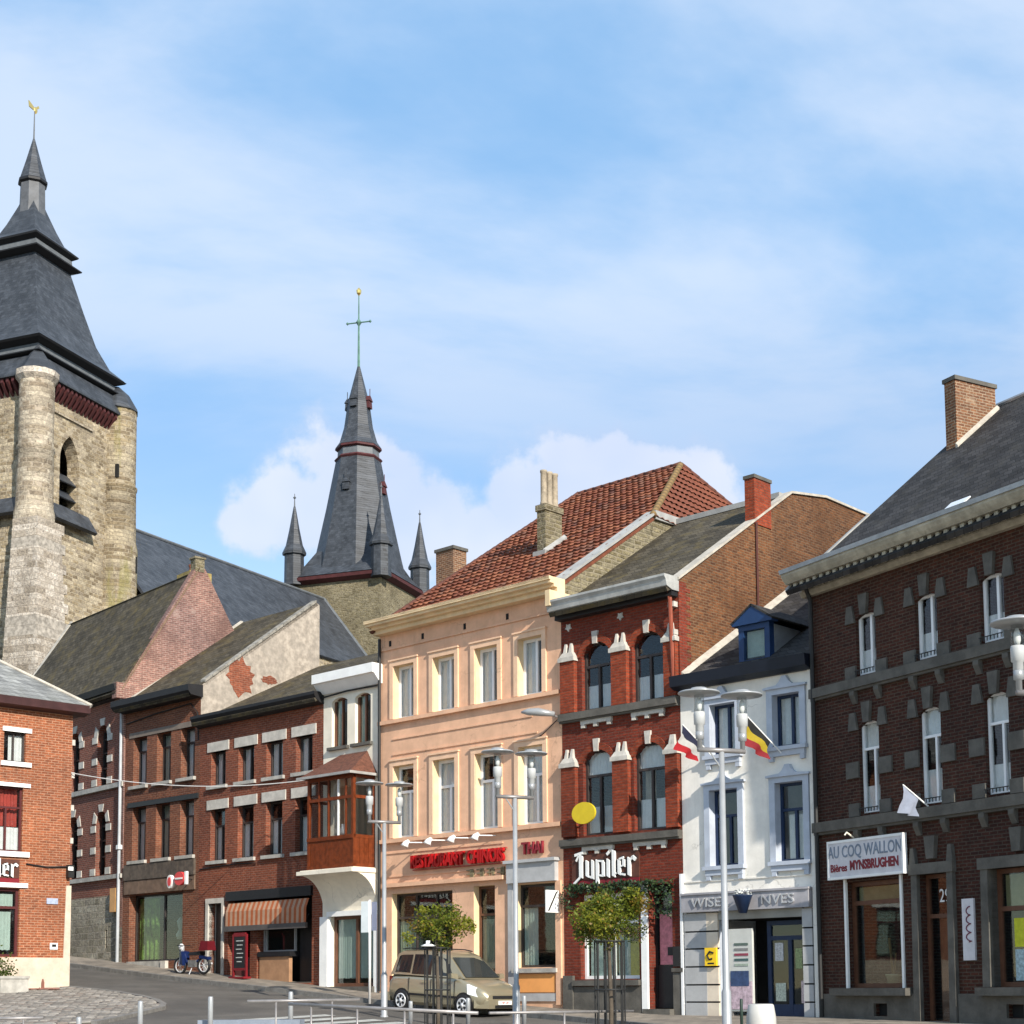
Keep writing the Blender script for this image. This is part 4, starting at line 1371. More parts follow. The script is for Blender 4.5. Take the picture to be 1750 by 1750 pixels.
# ------------------------------------------------------------------ brick row house with snack bar
def row_house():
    W = 6.9
    h = House("brick_row_house", "red brick row house with white stone lintels above striped awning", -11.15, 56.02, ROW_ANG, 1.5)
    cols = ((.68, 1.54), (2.28, 3.18), (3.86, 4.76), (5.46, 6.34))
    ops = [(a, b, 8.86, 10.08) for a, b in cols] + [(a, b, 6.20, 8.02) for a, b in cols] + [(.66, 1.44, 2.15, 4.70), (1.78, 6.36, 1.9, 4.78)]
    h.wall(0, W, 1.5, 11.15, ops, .26, BR_ROW)
    for i, (a, b) in enumerate(cols):
        h.window(a, b, 8.86, 10.08, .22, DF, (.5,), (), curtain=((0, 1, .0, .5 if i % 2 else .75),), bar=.06)
        h.window(a, b, 6.20, 8.02, .22, DF, (.5,), (.68,), curtain=((0, .7, 0, .6),), bar=.06)
        for z0, z1 in ((8.86, 10.08), (6.20, 8.02)):
            h.box("lintel", WS, a - .20, b + .20, -.035, .25, z1, z1 + .34)
            h.box("window_sill", PS, a - .16, b + .12, -.10, .2, z0 - .12, z0)
    m = h.mb().prism([(.02, 11.0), (-.16, 11.05), (-.34, 11.16), (-.42, 11.30), (-.42, 11.40), (.02, 11.40)], "x", -.05, W + .02)
    h.part("gutter", m, MATS["gutter_dark"])
    zc = lambda y: 11.36 + .50 * y
    m = h.mb().slab([(-.02, -.4, zc(-.4)), (W, -.4, zc(-.4)), (W, 5.4, zc(5.4)), (-.02, 5.4, zc(5.4))], .12)
    m.slab([(-.02, 5.4, zc(5.4)), (W, 5.4, zc(5.4)), (W, 9, 11.2), (-.02, 9, 11.2)], .12)
    h.part("roof", m, SLATE_MOSS)
    h.gable("side_wall", BR_ROW, W, [(.02, 1.5), (9, 1.5), (9, 11.2), (5.4, zc(5.4) - .1), (.02, 11.3)], .2)
    h.gable("side_wall", BR_ROW, .2, [(.02, 1.5), (9, 1.5), (9, 11.2), (5.4, zc(5.4) - .1), (.02, 11.3)], .2)
    h.box("rear_wall", BR_ROW, .2, W - .2, 8.8, 9, 1.5, 11.2)
    # door in pale stone
    m = h.mb().box(.50, .66, -.05, .30, 2.0, 4.70).box(1.44, 1.56, -.05, .30, 2.0, 4.70).box(.50, 1.56, -.052, .30, 4.70, 4.88)
    h.part("door_frame", m, WS)
    h.box("door", MATS["dark_frame"], .66, 1.44, .30, .36, 2.1, 4.70)
    # shop front under a dark beam
    sf = h.box("shop_fascia", MATS["black_paint"], 1.74, 6.40, -.10, .02, 4.74, 5.06)
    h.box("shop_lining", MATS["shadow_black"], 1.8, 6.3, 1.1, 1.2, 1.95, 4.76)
    h.box("shop_floor", BS_, 1.8, 6.3, .01, 1.1, 1.85, 1.93)
    h.box("brick_pier", BR_ROW, 3.02, 3.40, .02, .34, 1.9, 4.0)
    h.box("counter_front", plain("counter_tan", (.36, .20, .11), .7, .2, 3), 3.50, 5.10, .06, .2, 1.9, 2.78)
    h.box("counter_top", MATS["black_paint"], 3.46, 5.20, .0, .4, 2.78, 2.95)
    f = h.window(3.50, 5.20, 2.95, 4.2, .25, MATS["grey_frame"], (.08,), (), gmat=MATS["glass_shop"], name="serving_window", bar=.05)
    h.box("door", MATS["black_paint"], 5.25, 6.2, .4, .46, 1.95, 4.0)
    h.box("kick_panel", plain("dark_red_wood", (.10, .03, .03), .6, .2, 3), 1.82, 3.0, .3, .36, 1.9, 2.8)
    h.part("wall_cable", h.mb().tube([(.1, -.03, 5.95), (2.2, -.03, 6.02), (3.4, -.04, 5.98)], .02, 5), MATS["iron_black"])
    return h


# ------------------------------------------------------------------ shop house with slate lintels
def shop_house():
    W = 4.86
    h = House("brick_shop_house", "brown brick shop house with wide dark eaves and big glass shop front", -14.66, 59.38, ROW_ANG, 2.0)
    cols = ((.56, 1.46), (2.12, 3.02), (3.66, 4.52))
    ops = [(a, b, 9.32, 11.16) for a, b in cols] + [(a, b, 6.50, 8.52) for a, b in cols] + [(.45, 3.9, 2.75, 5.22)]
    h.wall(0, W, 2.0, 12.35, ops, .30, BR_SHOP)
    for i, (a, b) in enumerate(cols):
        for z0, z1 in ((9.32, 11.16), (6.50, 8.52)):
            h.window(a, b, z0, z1, .28, DF, (.5,), (.72,), curtain=((0, .98, .0, .95),), cmat=MATS["net_curtain"] if i != 1 else MATS["green_curtain"], bar=.06)
            h.box("window_sill", PS, a - .16, b + .10, -.12, .2, z0 - .12, z0)
    h.box("lintel_beam", MATS["iron_black"], .3, W - .05, -.06, .05, 8.52, 8.70)
    h.box("lintel_beam", plain("lintel_grey", (.20, .16, .13), .8, .25, 3), .3, W - .05, -.03, .05, 11.16, 11.36)
    m = h.mb().prism([(.02, 12.15), (-.50, 12.20), (-.62, 12.34), (-.62, 12.56), (.02, 12.60)], "x", -.10, W + .10)
    h.part("eaves", m, MATS["gutter_dark"])
    h.part("wall_cable", h.mb().tube([(.1, -.03, 11.75), (2, -.04, 11.9), (4.3, -.04, 12.0), (4.75, -.05, 11.6), (4.8, -.05, 10.6)], .025, 5), MATS["iron_black"])
    zc = lambda y: 12.62 + .745 * y
    yr = 5.3
    m = h.mb().slab([(-.02, -.55, zc(-.5)), (W, -.55, zc(-.5)), (W, yr, zc(yr)), (-.02, yr, zc(yr))], .14)
    rf = h.part("roof", m, SLATE_MOSS)
    G = [(.34, 2.0), (5.45, 2.0), (5.45, zc(yr) - .1), (yr, zc(yr) - .02), (0.01, 12.6), (.01, 11.3), (.34, 11.3)]
    h.gable("gable_wall", PLASTER_OLD, W, G, .3)
    h.gable("gable_wall", BR_SHOP, .3, G, .3)
    h.box("rear_wall", BR_OLD, .3, W - .3, 5.2, 5.44, 2.0, zc(yr) - .1)
    # bare brick where the render has fallen off
    rr = random.Random(8)
    for cy_, cz_, ry, rz_ in ((1.72, 13.12, .60, .70), (3.05, 13.2, .35, .16)):
        pts = []
        for i in range(26):
            a_ = 2 * math.pi * i / 26
            k_ = 1 + rr.uniform(-.22, .16)
            pts.append((cy_ + ry * k_ * math.cos(a_), max(cz_ + rz_ * k_ * math.sin(a_), 11.42 + .5 * (cy_ + ry * k_ * math.cos(a_)))))
        h.part("bare_brick", h.mb().prism(pts, "x", W - .01, W + .012), BR_ROW)
    for i in range(16):
        y = .15 + i * .32
        m = h.mb().hexa([(W - .25, y, zc(y)), (W + .05, y, zc(y)), (W + .05, y + .30, zc(y + .30)), (W - .25, y + .30, zc(y + .30))],
                        [(W - .25, y, zc(y) + .12), (W + .05, y, zc(y) + .10), (W + .05, y + .30, zc(y + .30) + .10), (W - .25, y + .30, zc(y + .30) + .12)])
        h.part("coping_stone", m, plain("coping_grey", (.27, .25, .215), .9, .45, 5, .4))
    h.part("roof_flashing", h.mb().hexa([(0, -.2, zc(-.2)), (.16, -.2, zc(-.2)), (.16, yr, zc(yr)), (0, yr, zc(yr))], [(0, -.2, zc(-.2) + .09), (.16, -.2, zc(-.2) + .04), (.16, yr, zc(yr) + .04), (0, yr, zc(yr) + .09)]), MATS["mortar_fillet"], rf)
    # shop fascia in dark panels
    fm = plain("fascia_tarnished", (.11, .085, .065), .7, .45, 4, .2)
    for i in range(9):
        u = .14 + i * .505
        h.box("fascia_panel", fm, u, u + .49, -.09, .02, 5.78, 6.36)
    for i in range(9):
        u = .14 + i * .505
        h.box("fascia_panel", plain("fascia_wood", (.17, .11, .075), .7, .35, 4, .2), u, u + .49, -.06, .02, 5.26, 5.76)
    h.window(.45, 3.9, 2.75, 5.22, .30, DF, (.55,), (), gmat=MATS["glass_shop"], name="shop_window", bar=.07)
    h.part("reflection_drape", drape(h.mb(), .50, 1.75, .46, 2.8, 5.1, .05, .3), plain("reflection_green", (.30, .46, .10), .8, .8, 2.2))  # green drape imitates plants reflected in the shop glass
    h.box("window_sill", PS, .45, 3.0, -.08, .3, 2.5, 2.75)
    h.box("door_step", WS, 2.75, 3.05, -.14, .02, 2.40, 2.75)
    h.part("display_bust", h.mb().lathe([(.12, 3.55), (.16, 3.7), (.06, 3.9), (.10, 4.05), (.13, 4.2), (.02, 4.35)], (2.9, .6), 10), MATS["white_paint"], None, True)
    return h


# ------------------------------------------------------------------ old brick house with stone quoined windows
def old_house():
    h = House("old_brick_house", "old brick house with white quoined arched windows on rubble stone base", -20.43, 66.23, math.atan2(-1.0, .8425), 2.2)
    U0, U1 = -2.9, 8.96
    wins = ((6.55, 7.45), (4.05, 4.95), (1.5, 2.4))
    ops = [(a, b, 9.62, 12.0, .45) for a, b in wins] + [(a, b, 6.12, 8.62, .45) for a, b in wins]
    h.wall(U0, U1, 5.3, 13.0, ops, .3, BR_OLD)
    h.wall(U0, U1, 2.2, 5.3, [(7.55, 7.68, 3.3, 4.0)], .3, RUB_GREY)
    for a, b in wins:
        for z0, z1 in ((9.62, 12.0), (6.12, 8.62)):
            h.window(a, b, z0, z1, .26, DF, (.5,), (.3, .55, .78), top_open=False, bar=.06)
            for k in range(5):
                z = z0 + .02 + k * .42
                for sgn, e in ((-1, a), (1, b)):
                    w = .42 if k % 2 == 0 else .24
                    if k % 2 == 0 or True:
                        if k % 2 == 0:
                            h.part("quoin_stone", h.mb().box(*sorted((e, e + sgn * w)), -.03, .02, z, z + .26), WS)
            P_ = arch_pts(a, b, z1 - .45, .45, 5)
            Q_ = arch_pts(a - .28, b + .28, z1 - .45, .75, 5)
            for i in (0, 2, 4):
                p1, p2, q1, q2 = P_[i], P_[i + 1], Q_[i], Q_[i + 1]
                h.part("voussoir", h.mb().hexa([(p1[0], -.03, p1[1]), (p2[0], -.03, p2[1]), (p2[0], .02, p2[1]), (p1[0], .02, p1[1])], [(q1[0], -.03, q1[1]), (q2[0], -.03, q2[1]), (q2[0], .02, q2[1]), (q1[0], .02, q1[1])]), WS)
    course(h, "string_course", PS, U0, U1 - .02, 9.40, 9.58, .12)
    course(h, "string_course", PS, U0, U1 - .02, 5.92, 6.08, .12)
    m = h.mb().prism([(.02, 12.82), (-.2, 12.86), (-.2, 13.0), (-.46, 13.06), (-.52, 13.30), (.02, 13.34)], "x", U0, U1 - .04)
    h.part("cornice", m, MATS["gutter_dark"])
    for i in range(34):
        u = U1 - .3 - i * .26
        h.box("dentil", plain("dentil_brown", (.10, .07, .055), .8, .3, 3), u, u + .12, -.36, -.19, 12.90, 13.04)
    k = 1.62
    zc = lambda y: 13.36 + k * y
    yr = 3.05
    m = h.mb().slab([(U0, -.45, zc(-.25)), (U1 - .05, -.45, zc(-.25)), (U1 - .05, yr, zc(yr)), (U0, yr, zc(yr))], .14)
    m.slab([(U0, yr, zc(yr)), (U1 - .05, yr, zc(yr)), (U1 - .05, 6.2, zc(0)), (U0, 6.2, zc(0))], .14)
    rf = h.part("roof", m, SLATE_MOSS)
    for (u0, u1, y0, y1) in ((6.0, 6.5, .02, .5), (8.0, 8.6, .12, .66), (4.3, 4.8, .02, .5)):
        h.part("skylight", h.mb().slab([(u0, y0, zc(y0) + .07), (u1, y0, zc(y0) + .07), (u1, y1, zc(y1) + .07), (u0, y1, zc(y1) + .07)], .06), plain("skylight_glass", (.7, .72, .75), .15), rf)
    G = [(.02, 2.2), (6.2, 2.2), (6.2, zc(0)), (yr + .25, zc(yr) + .05), (yr - .12, zc(yr) + .12), (-.1, 13.3)]
    h.gable("gable_wall", BR_PINKISH, U1, G, .35)
    h.gable("gable_wall", BR_OLD, U0 + .3, [(.02, 2.2), (6.2, 2.2), (6.2, zc(0)), (yr, zc(yr) - .1), (.02, 13.3)], .3)
    h.box("rear_wall", BR_OLD, U0 + .3, U1 - .35, 6.0, 6.2, 2.2, 13.3)
    m = h.mb().box(U1 - .36, U1 + .03, yr - .2, yr + .2, zc(yr) - .1, zc(yr) + .42).box(U1 - .40, U1 + .07, yr - .25, yr + .25, zc(yr) + .42, zc(yr) + .5)
    h.part("gable_finial", m, RUB_OLIVE)
    h.part("verge_coping", h.mb().hexa([(U1 - .36, -.2, zc(-.2)), (U1 + .03, -.2, zc(-.2)), (U1 + .03, yr, zc(yr)), (U1 - .36, yr, zc(yr))], [(U1 - .36, -.2, zc(-.2) + .1), (U1 + .03, -.2, zc(-.2) + .1), (U1 + .03, yr, zc(yr) + .1), (U1 - .36, yr, zc(yr) + .1)]), plain("moss_coping", (.20, .13, .085), .9, .4, 5))
    h.part("corbel_block", h.mb().box(U1 - .35, U1 + .02, -.42, .05, 12.75, 13.35), BR_PINKISH)
    h.part("roof_flashing", h.mb().hexa([(U0 - .02, -.3, zc(-.2)), (U0 + .2, -.3, zc(-.2)), (U0 + .2, yr, zc(yr)), (U0 - .02, yr, zc(yr))], [(U0 - .02, -.3, zc(-.2) + .1), (U0 + .2, -.3, zc(-.2) + .06), (U0 + .2, yr, zc(yr) + .06), (U0 - .02, yr, zc(yr) + .1)]), MATS["mortar_fillet"], rf)
    ch = h.box("chimney", plain("moss_chimney", (.33, .25, .09), .95, .45, 3, .6), 6.05, 7.15, 3.6, 4.6, 15, 18.75)
    for u in (6.4, 6.85):
        h.part("chimney_pot", h.mb().lathe([(.12, 18.7), (.12, 19.0), (.09, 19.02), (.14, 19.12), (.14, 19.2)], (u, 4.1), 10), MATS["terracotta"], ch, True)
    h.part("downpipe", h.mb().tube([(8.78, -.30, 13.1), (8.78, -.10, 12.7), (8.78, -.10, 2.6)], .06, 8), MATS["pipe_grey"])
    h.box("pipe_collar", MATS["white_paint"], 8.68, 8.90, -.18, -.02, 7.0, 7.16)
    h.box("meter_cabinet", plain("cabinet_tan", (.62, .33, .12), .6, .15, 3), 8.15, 8.62, -.14, .02, 4.65, 5.55)
    return h


# ------------------------------------------------------------------ orange brick corner house
def orange_house():
    ang = RAD(44)
    cx, cy = -14.04, 50.0
    h = House("corner_brick_house", "orange brick corner house with white lintels and rendered plinth", cx - 6 * math.cos(ang), cy - 6 * math.sin(ang), ang, 1.0)
    U0, U1 = -3.5, 6.0
    cols = ((3.42, 4.36), (1.2, 2.2), (-1.4, -.4))
    ops = [(3.68, 4.40, 8.78, 9.72), (1.4, 2.1, 8.78, 9.72), (-1.2, -.5, 8.78, 9.72)] + [(a, b, 5.98, 8.0) for a, b in cols] + [(2.3, 4.32, 2.74, 4.84), (-1.5, .5, 2.74, 4.84)]
    h.wall(U0, U1, 2.72, 10.75, ops, .18, BR_ORANGE)
    PLN = plain("plinth_render", (.58, .48, .38), .9, .22, 1.8, .35, streak=.25)
    h.box("plinth", PLN, U0, U1 + .03, -.05, .1, 1.0, 2.72)
    for a, b, z0, z1 in ops:
        if z0 > 8.5:
            h.window(a, b, z0, z1, .12, DF, (.5,), (), curtain=((0, .9, .3, 1),), bar=.05)
            h.box("lintel", MATS["white_paint"], a - .06, b + .18, -.05, .15, z1, z1 + .14)
            h.box("window_sill", MATS["white_paint"], a - .10, b + .18, -.08, .12, z0 - .14, z0)
        elif z0 > 5:
            w = h.window(a, b, z0, z1, .12, plain("frame_dark_red", (.085, .018, .018), .5, .2, 4), (.45,), (.68,), curtain=((0, .38),), bar=.06)
            h.part("curtain", drape(h.mb(), a + .05, b - .05, .30, z0 + .8, z1 - .05), plain("curtain_red", (.42, .06, .045), .9, .2, 5), w)
            h.box("lintel", MATS["white_paint"], a - .08, b + .22, -.05, .15, z1, z1 + .12)
            h.box("window_sill", MATS["white_paint"], a - .10, b + .22, -.08, .12, z0 - .16, z0)
        else:
            h.window(a, b, z0, z1, .12, MATS["frame_dark_red"], (.5,), (.72,), top_open=False, gmat=MATS["glass_shop"], curtain=((0.1, .66, .7, .92), (.74, .92, .0, .95)), name="shop_window", bar=.08)
            h.box("lintel", MATS["white_paint"], a - .1, b + .24, -.06, .15, z1 + .03, z1 + .17)
    # rounded-off corner in pale render with toothed quoins
    h.part("corner_render", h.mb().hexa([(U1 - .22, -.03, 1.2), (U1 + .05, -.03, 1.2), (U1 + .05, .4, 1.2), (U1 - .22, .02, 1.2)], [(U1 - .12, -.03, 5.0), (U1 + .05, -.03, 5.0), (U1 + .05, .4, 5.0), (U1 - .12, .02, 5.0)]), PLN)
    for i in range(5):
        z = 5.3 + i * 1.05
        h.box("quoin_stone", WS, U1 - .01, U1 + .10, .0, .5, z, z + .18)
    m = h.mb().prism([(.02, 10.45), (-.38, 10.52), (-.42, 10.76), (.02, 10.78)], "x", U0, U1 + .40)
    m.box(U1 - .01, U1 + .42, .02, 8, 10.5, 10.77)
    h.part("eaves", m, plain("eaves_brown", (.055, .022, .022), .55, .3, 3))
    A_, B_ = (U0, -.42, 10.77), (U1 + .42, -.42, 10.77)
    R1, R2 = (U0, 4.2, 14.0), (U1 - 4.2, 4.2, 14.0)
    C_ = (U1 + .42, 8.8, 10.77)
    D_ = (U0, 8.8, 10.77)
    m = h.mb().slab([A_, B_, R2, R1], .1)
    m.slab([B_, C_, R2], .1)
    m.slab([R1, R2, C_, D_], .1)
    h.part("roof", m, SLATE_GREY)
    h.part("hip_capping", h.mb().tube([B_, R2], .07, 6), MATS["mortar_fillet"])
    shell(h, U0, U1 - .01, 8.4, 1.0, 10.6, BR_ORANGE)
    h.box("street_plaque", plain("plaque_blue", (.35, .40, .52), .5, .25, 12), 5.22, 5.60, -.03, .02, 4.40, 4.58)
    m = h.mb().box(5.36, 5.62, -.04, .02, 2.98, 3.18)
    vb = h.part("wall_vent", m, MATS["white_paint"])
    h.box("vent_slot", MATS["shadow_black"], 5.42, 5.56, -.05, -.035, 3.06, 3.14, vb)
    h.part("wall_cable", h.mb().tube([(4.5, -.03, 5.62), (5.2, -.03, 5.55), (5.9, -.05, 5.6)], .025, 5), MATS["iron_black"])
    return h
# ------------------------------------------------------------------ church
def church():
    ang = RAD(68)
    Lx, Ly = -29.34, 95.0
    zb = 4.0
    h = House("church", "stone church with massive slate roofed tower and pointed crossing spire", Lx, Ly, ang, zb, "church")
    SC_ = SLATE_CHURCH
    BLK = plain("eave_black", (.014, .014, .016), .6, .2, 2)
    LEAD = plain("church_lead", (.12, .13, .14), .55, .25, 2)
    RED = plain("corbel_red", (.075, .020, .021), .7, .3, 3)
    S = 8.0
    # tower body: walls with a belfry opening in the face towards the square (y = 0)
    h.wall(0, S, zb, 39.6, [(2.35, 4.25, 31.6, 37.0, 1.75)], .9, RUB_WARM)
    m = h.mb()
    m.face([(0, 0, zb), (0, 0, 39.6), (0, S, 39.6), (0, S, zb)])
    m.face([(S, 0, zb), (S, S, zb), (S, S, 39.6), (S, 0, 39.6)])
    m.face([(0, S, zb), (0, S, 39.6), (S, S, 39.6), (S, S, zb)])
    m.face([(.01, .92, 30), (S, .92, 30), (S, 4, 30), (.01, 4, 30)])
    h.part("tower_wall", m, RUB_WARM)
    h.box("belfry_back", BLK, 1.5, 5.2, 2.2, 2.3, 30, 39)
    for i in range(3):
        z = 31.9 + i * 1.05
        h.part("louvre", h.mb().slab([(2.35, .15, z), (4.25, .15, z), (4.25, .85, z + .75), (2.35, .85, z + .75)], .08), SC_)
    h.part("belfry_sill", h.mb().slab([(1.25, -.75, 31.1), (5.35, -.75, 31.1), (5.35, .02, 32.3), (1.25, .02, 32.3)], .25), SC_)
    h.part("belfry_sill", h.mb().slab([(-.75, 6.5, 31.1), (-.75, 1.0, 31.1), (.02, 1.0, 32.3), (.02, 6.5, 32.3)], .25), SC_)
    h.box("band_course", RUB_TAN, 1.2, 5.5, -.12, .02, 38.05, 38.2)
    h.box("tower_slit", MATS["shadow_black"], 7.36, 7.52, -.74, -.5, 35.5, 36.4)
    # lean-to abutment line low on the face
    h.part("abutment_ledge", h.mb().slab([(.8, -.5, 25.0), (8.4, -.5, 22.6), (8.4, .02, 22.9), (.8, .02, 25.3)], .2), PS)
    # round corner turrets
    def turret(x, y, r, mat, zt=39.9):
        t = h.part("turret", h.mb().lathe([(r * 1.12, zb), (r * 1.12, 30.9), (r * 1.03, 31.4), (r, 34.9), (r * 1.06, 35.0), (r * 1.06, 35.15), (r * .97, 35.2), (r * .97, zt)], (x, y), 18), mat)
        autosmooth(t, 40)
        return t
    t = turret(0, 0, 1.12, RUB_TAN)
    h.part("turret_cornice", h.mb().lathe([(1.1, 39.3), (1.32, 39.6), (1.34, 39.95), (1.2, 40.0)], (0, 0), 12), RUB_PALE, t)
    h.part("turret_cone", h.mb().lathe([(1.25, 40.0), (0.0, 41.9)], (0, 0), 8), SC_, t)
    t2 = turret(8.42, .1, 1.28, RUB_MOSS, 40.4)
    h.part("turret_cone", h.mb().lathe([(1.46, 40.35), (1.40, 40.55), (0.85, 41.5), (0.2, 42.1)], (8.38, .2), 10), SC_, t2)
    h.box("turret_slit", MATS["shadow_black"], 8.55, 8.9, -1.30, -1.1, 29.3, 30.4, t2)
    turret(0, S, 1.12, RUB_PALE)
    # clasping buttress of pale ashlar below the corner turret, in real blocks
    prev = 0
    for i in range(26):
        z = 30.4 - i * .62
        e = 1.32 + .03 * i
        h.part("ashlar_block", h.mb().box(-e, e * (.72 if i % 2 else .95), -e, e * .4, z - .60, z), [RUB_PALE, plain("ashlar_grey", (.30, .265, .23), .9, .5, 3.5, .6), plain("ashlar_warm", (.40, .355, .30), .9, .5, 3.5, .6)][random.choice((0, 0, 0, 2, 1))])
    # dark red modillions under the eaves
    for i in range(15):
        u = 1.3 + i * .42
        h.part("eave_corbel", h.mb().prism([(.0, 38.75), (-.15, 38.9), (-.62, 39.5), (-.62, 39.75), (.0, 39.75)], "x", u, u + .2), RED)
        h.part("eave_corbel", h.mb().prism([(.0, 38.75), (-.15, 38.9), (-.62, 39.5), (-.62, 39.75), (.0, 39.75)], "y", u + .2, u), RED)
    # roof tiers (square, centred)
    c = (S / 2, S / 2)
    q = math.sqrt(2)
    P4 = math.pi / 4
    sq = lambda prof: h.mb().lathe([(r * q, z) for r, z in prof], c, 4, P4)
    h.part("eave_skirt", sq([(4.75, 39.76), (4.75, 39.9), (4.15, 41.2), (4.0, 41.25)]), SC_)
    h.part("eave_lip", sq([(4.0, 41.25), (4.42, 41.35), (4.42, 41.42), (4.0, 41.5)]), BLK)
    h.part("eave_band", sq([(4.0, 41.5), (3.95, 42.0)]), LEAD)
    h.part("eave_lip", sq([(3.95, 42.0), (4.42, 42.22), (4.5, 42.32), (4.3, 42.42)]), BLK)
    h.part("tower_roof", sq([(4.4, 42.40), (3.7, 43.05), (3.05, 44.5), (2.45, 46.7), (1.80, 49.3)]), SC_)
    h.part("eave_lip", sq([(1.85, 49.3), (2.32, 49.5), (2.34, 49.58), (1.9, 49.75)]), BLK)
    h.part("eave_band", sq([(1.9, 49.75), (1.85, 50.2)]), LEAD)
    h.part("eave_lip", sq([(1.85, 50.2), (2.15, 50.42), (2.18, 50.52), (2.0, 50.6)]), BLK)
    h.part("tower_roof", sq([(2.1, 50.58), (1.5, 51.1), (1.12, 52.0), (.62, 53.4), (.5, 53.8)]), SC_)
    h.part("lantern", h.mb().lathe([(.92, 51.0), (.82, 55.0)], c, 8, math.pi / 8), plain("lantern_lead", (.10, .105, .115), .6, .3, 2, metal=.0))
    h.part("lantern_ring", h.mb().lathe([(.84, 54.95), (.98, 55.05), (.98, 55.2), (.9, 55.3)], c, 8, math.pi / 8), BLK)
    h.part("lantern_roof", h.mb().lathe([(.92, 55.25), (.55, 56.5), (.08, 58.2), (.03, 58.3)], c, 8, math.pi / 8), SC_)
    h.part("finial_rod", h.mb().tube([(c[0], c[1], 58.2), (c[0], c[1], 60.3)], [.06, .03], 6), LEAD)
    gold = plain("gilding", (.95, .66, .22), .25, .1, 3, metal=.9)
    m = h.mb().lathe([(.02, 60.05), (.16, 60.2), (.20, 60.35), (.10, 60.5), (.02, 60.55)], (c[0] + .1, c[1]), 8, 0, .4)
    m.prism([(c[0] - .55, 60.25), (c[0] - .1, 60.22), (c[0] - .1, 60.45), (c[0] - .62, 60.65)], "y", c[1] - .03, c[1] + .03)
    m.prism([(c[0] + .2, 60.40), (c[0] + .45, 60.62), (c[0] + .35, 60.75), (c[0] + .1, 60.5)], "y", c[1] - .03, c[1] + .03)
    h.part("weathercock", m, gold)
    # ---- nave, in its own direction
    nd = Vector((.563, 1.0)).normalized()
    nr = Vector((nd.y, -nd.x))
    inv = h.M.inverted()

    def loc(P, z):
        v = inv @ Vector((P.x, P.y, 0))
        return (v.x, v.y, z)
    P0 = Vector((-26.46, 109.2)) - nd * 4.6
    P1 = Vector((-15.73, 129.2)) + nd * .3
    w, ze, zr = 5.6, 27.3, 34.2
    a, b = loc(P0, zr), loc(P1, zr)
    e0, e1 = loc(P0 + nr * w, ze), loc(P1 + nr * w, ze)
    f0, f1 = loc(P0 - nr * w, ze), loc(P1 - nr * w, ze)
    m = h.mb().slab([e0, e1, b, a], .2)
    m.slab([a, b, f1, f0], .2)
    nv = h.part("nave_roof", m, SC_)
    h.part("ridge_capping", h.mb().tube([a, b], .12, 6), LEAD, nv)
    h.part("verge_flashing", h.mb().tube([b, e1], .13, 6), LEAD, nv)
    g0, g1 = loc(P0 + nr * (w - .3), zb), loc(P1 + nr * (w - .3), zb)
    h0, h1 = loc(P0 - nr * (w - .3), zb), loc(P1 - nr * (w - .3), zb)
    up = lambda p, z: (p[0], p[1], z)
    m = h.mb()
    m.face([g0, g1, up(g1, ze + .1), up(g0, ze + .1)])
    m.face([h1, h0, up(h0, ze + .1), up(h1, ze + .1)])
    m.face([g1, h1, up(h1, ze + .1), b, up(g1, ze + .1)])
    h.part("nave_wall", m, RUB_WARM)
    # aisle roof and transept behind the row
    Q0, Q1 = P0 + nr * (w - .2) + nd * 4, P1 + nr * (w - .2) - nd * .5
    i0, i1 = loc(Q0, 25.4), loc(Q1, 25.4)
    j0, j1 = loc(Q0 + nr * 4.2, 22.6), loc(Q1 + nr * 4.2, 22.6)
    ai = h.part("aisle_roof", h.mb().slab([j0, j1, i1, i0], .2), SC_)
    h.part("verge_flashing", h.mb().tube([i1, j1], .10, 6), LEAD, ai)
    m = h.mb().face([up(j0, zb), up(j1, zb), j1, j0])
    m.face([up(j1, zb), up(i1, zb), i1, j1])
    h.part("aisle_wall", m, RUB_WARM)
    # ---- crossing tower and spire
    cc = Vector((-13.08, 133.0))
    ca = RAD(70)
    ax = Vector((math.cos(ca), math.sin(ca)))
    ay = Vector((-ax.y, ax.x))
    lc = inv @ Vector((cc.x, cc.y, 0))
    rel = ca - ang
    H_ = 4.0
    qr = lambda prof: h.mb().lathe([(r * q, z) for r, z in prof], (lc.x, lc.y), 4, P4 + rel)
    oc = lambda prof: h.mb().lathe(prof, (lc.x, lc.y), 8, math.pi / 8 + rel)
    h.part("crossing_wall", qr([(H_, zb), (H_, 35.7)]), RUB_OLIVE)
    h.part("crossing_eave", qr([(H_ + .1, 35.6), (H_ + .55, 35.85), (H_ + .6, 36.1), (H_ + .3, 36.25)]), RED)
    h.part("crossing_roof", qr([(H_ + .55, 36.2), (3.4, 37.4), (2.6, 38.8)]), SC_)
    sp = h.part("spire", oc([(4.25, 36.3), (3.7, 38.6), (2.75, 43.0), (1.95, 47.2)]), SC_)
    h.part("spire_ring", oc([(1.98, 47.1), (2.10, 47.25), (1.98, 47.4)]), RED, sp)
    h.part("spire_drum", oc([(1.82, 47.35), (1.78, 48.1)]), LEAD, sp)
    h.part("spire_ring", oc([(1.8, 48.05), (2.02, 48.15), (2.02, 48.3), (1.9, 48.4)]), RED, sp)
    h.part("spire_top", oc([(2.0, 48.35), (1.62, 48.9), (1.25, 50.2), (.95, 52.4), (.12, 55.7), (.06, 56.0)]), SC_, sp)
    h.part("spire_rod", h.mb().tube([(lc.x, lc.y, 55.6), (lc.x, lc.y, 62.2)], [.13, .05], 6), plain("copper_green", (.10, .20, .16), .6, .3, 2), sp)
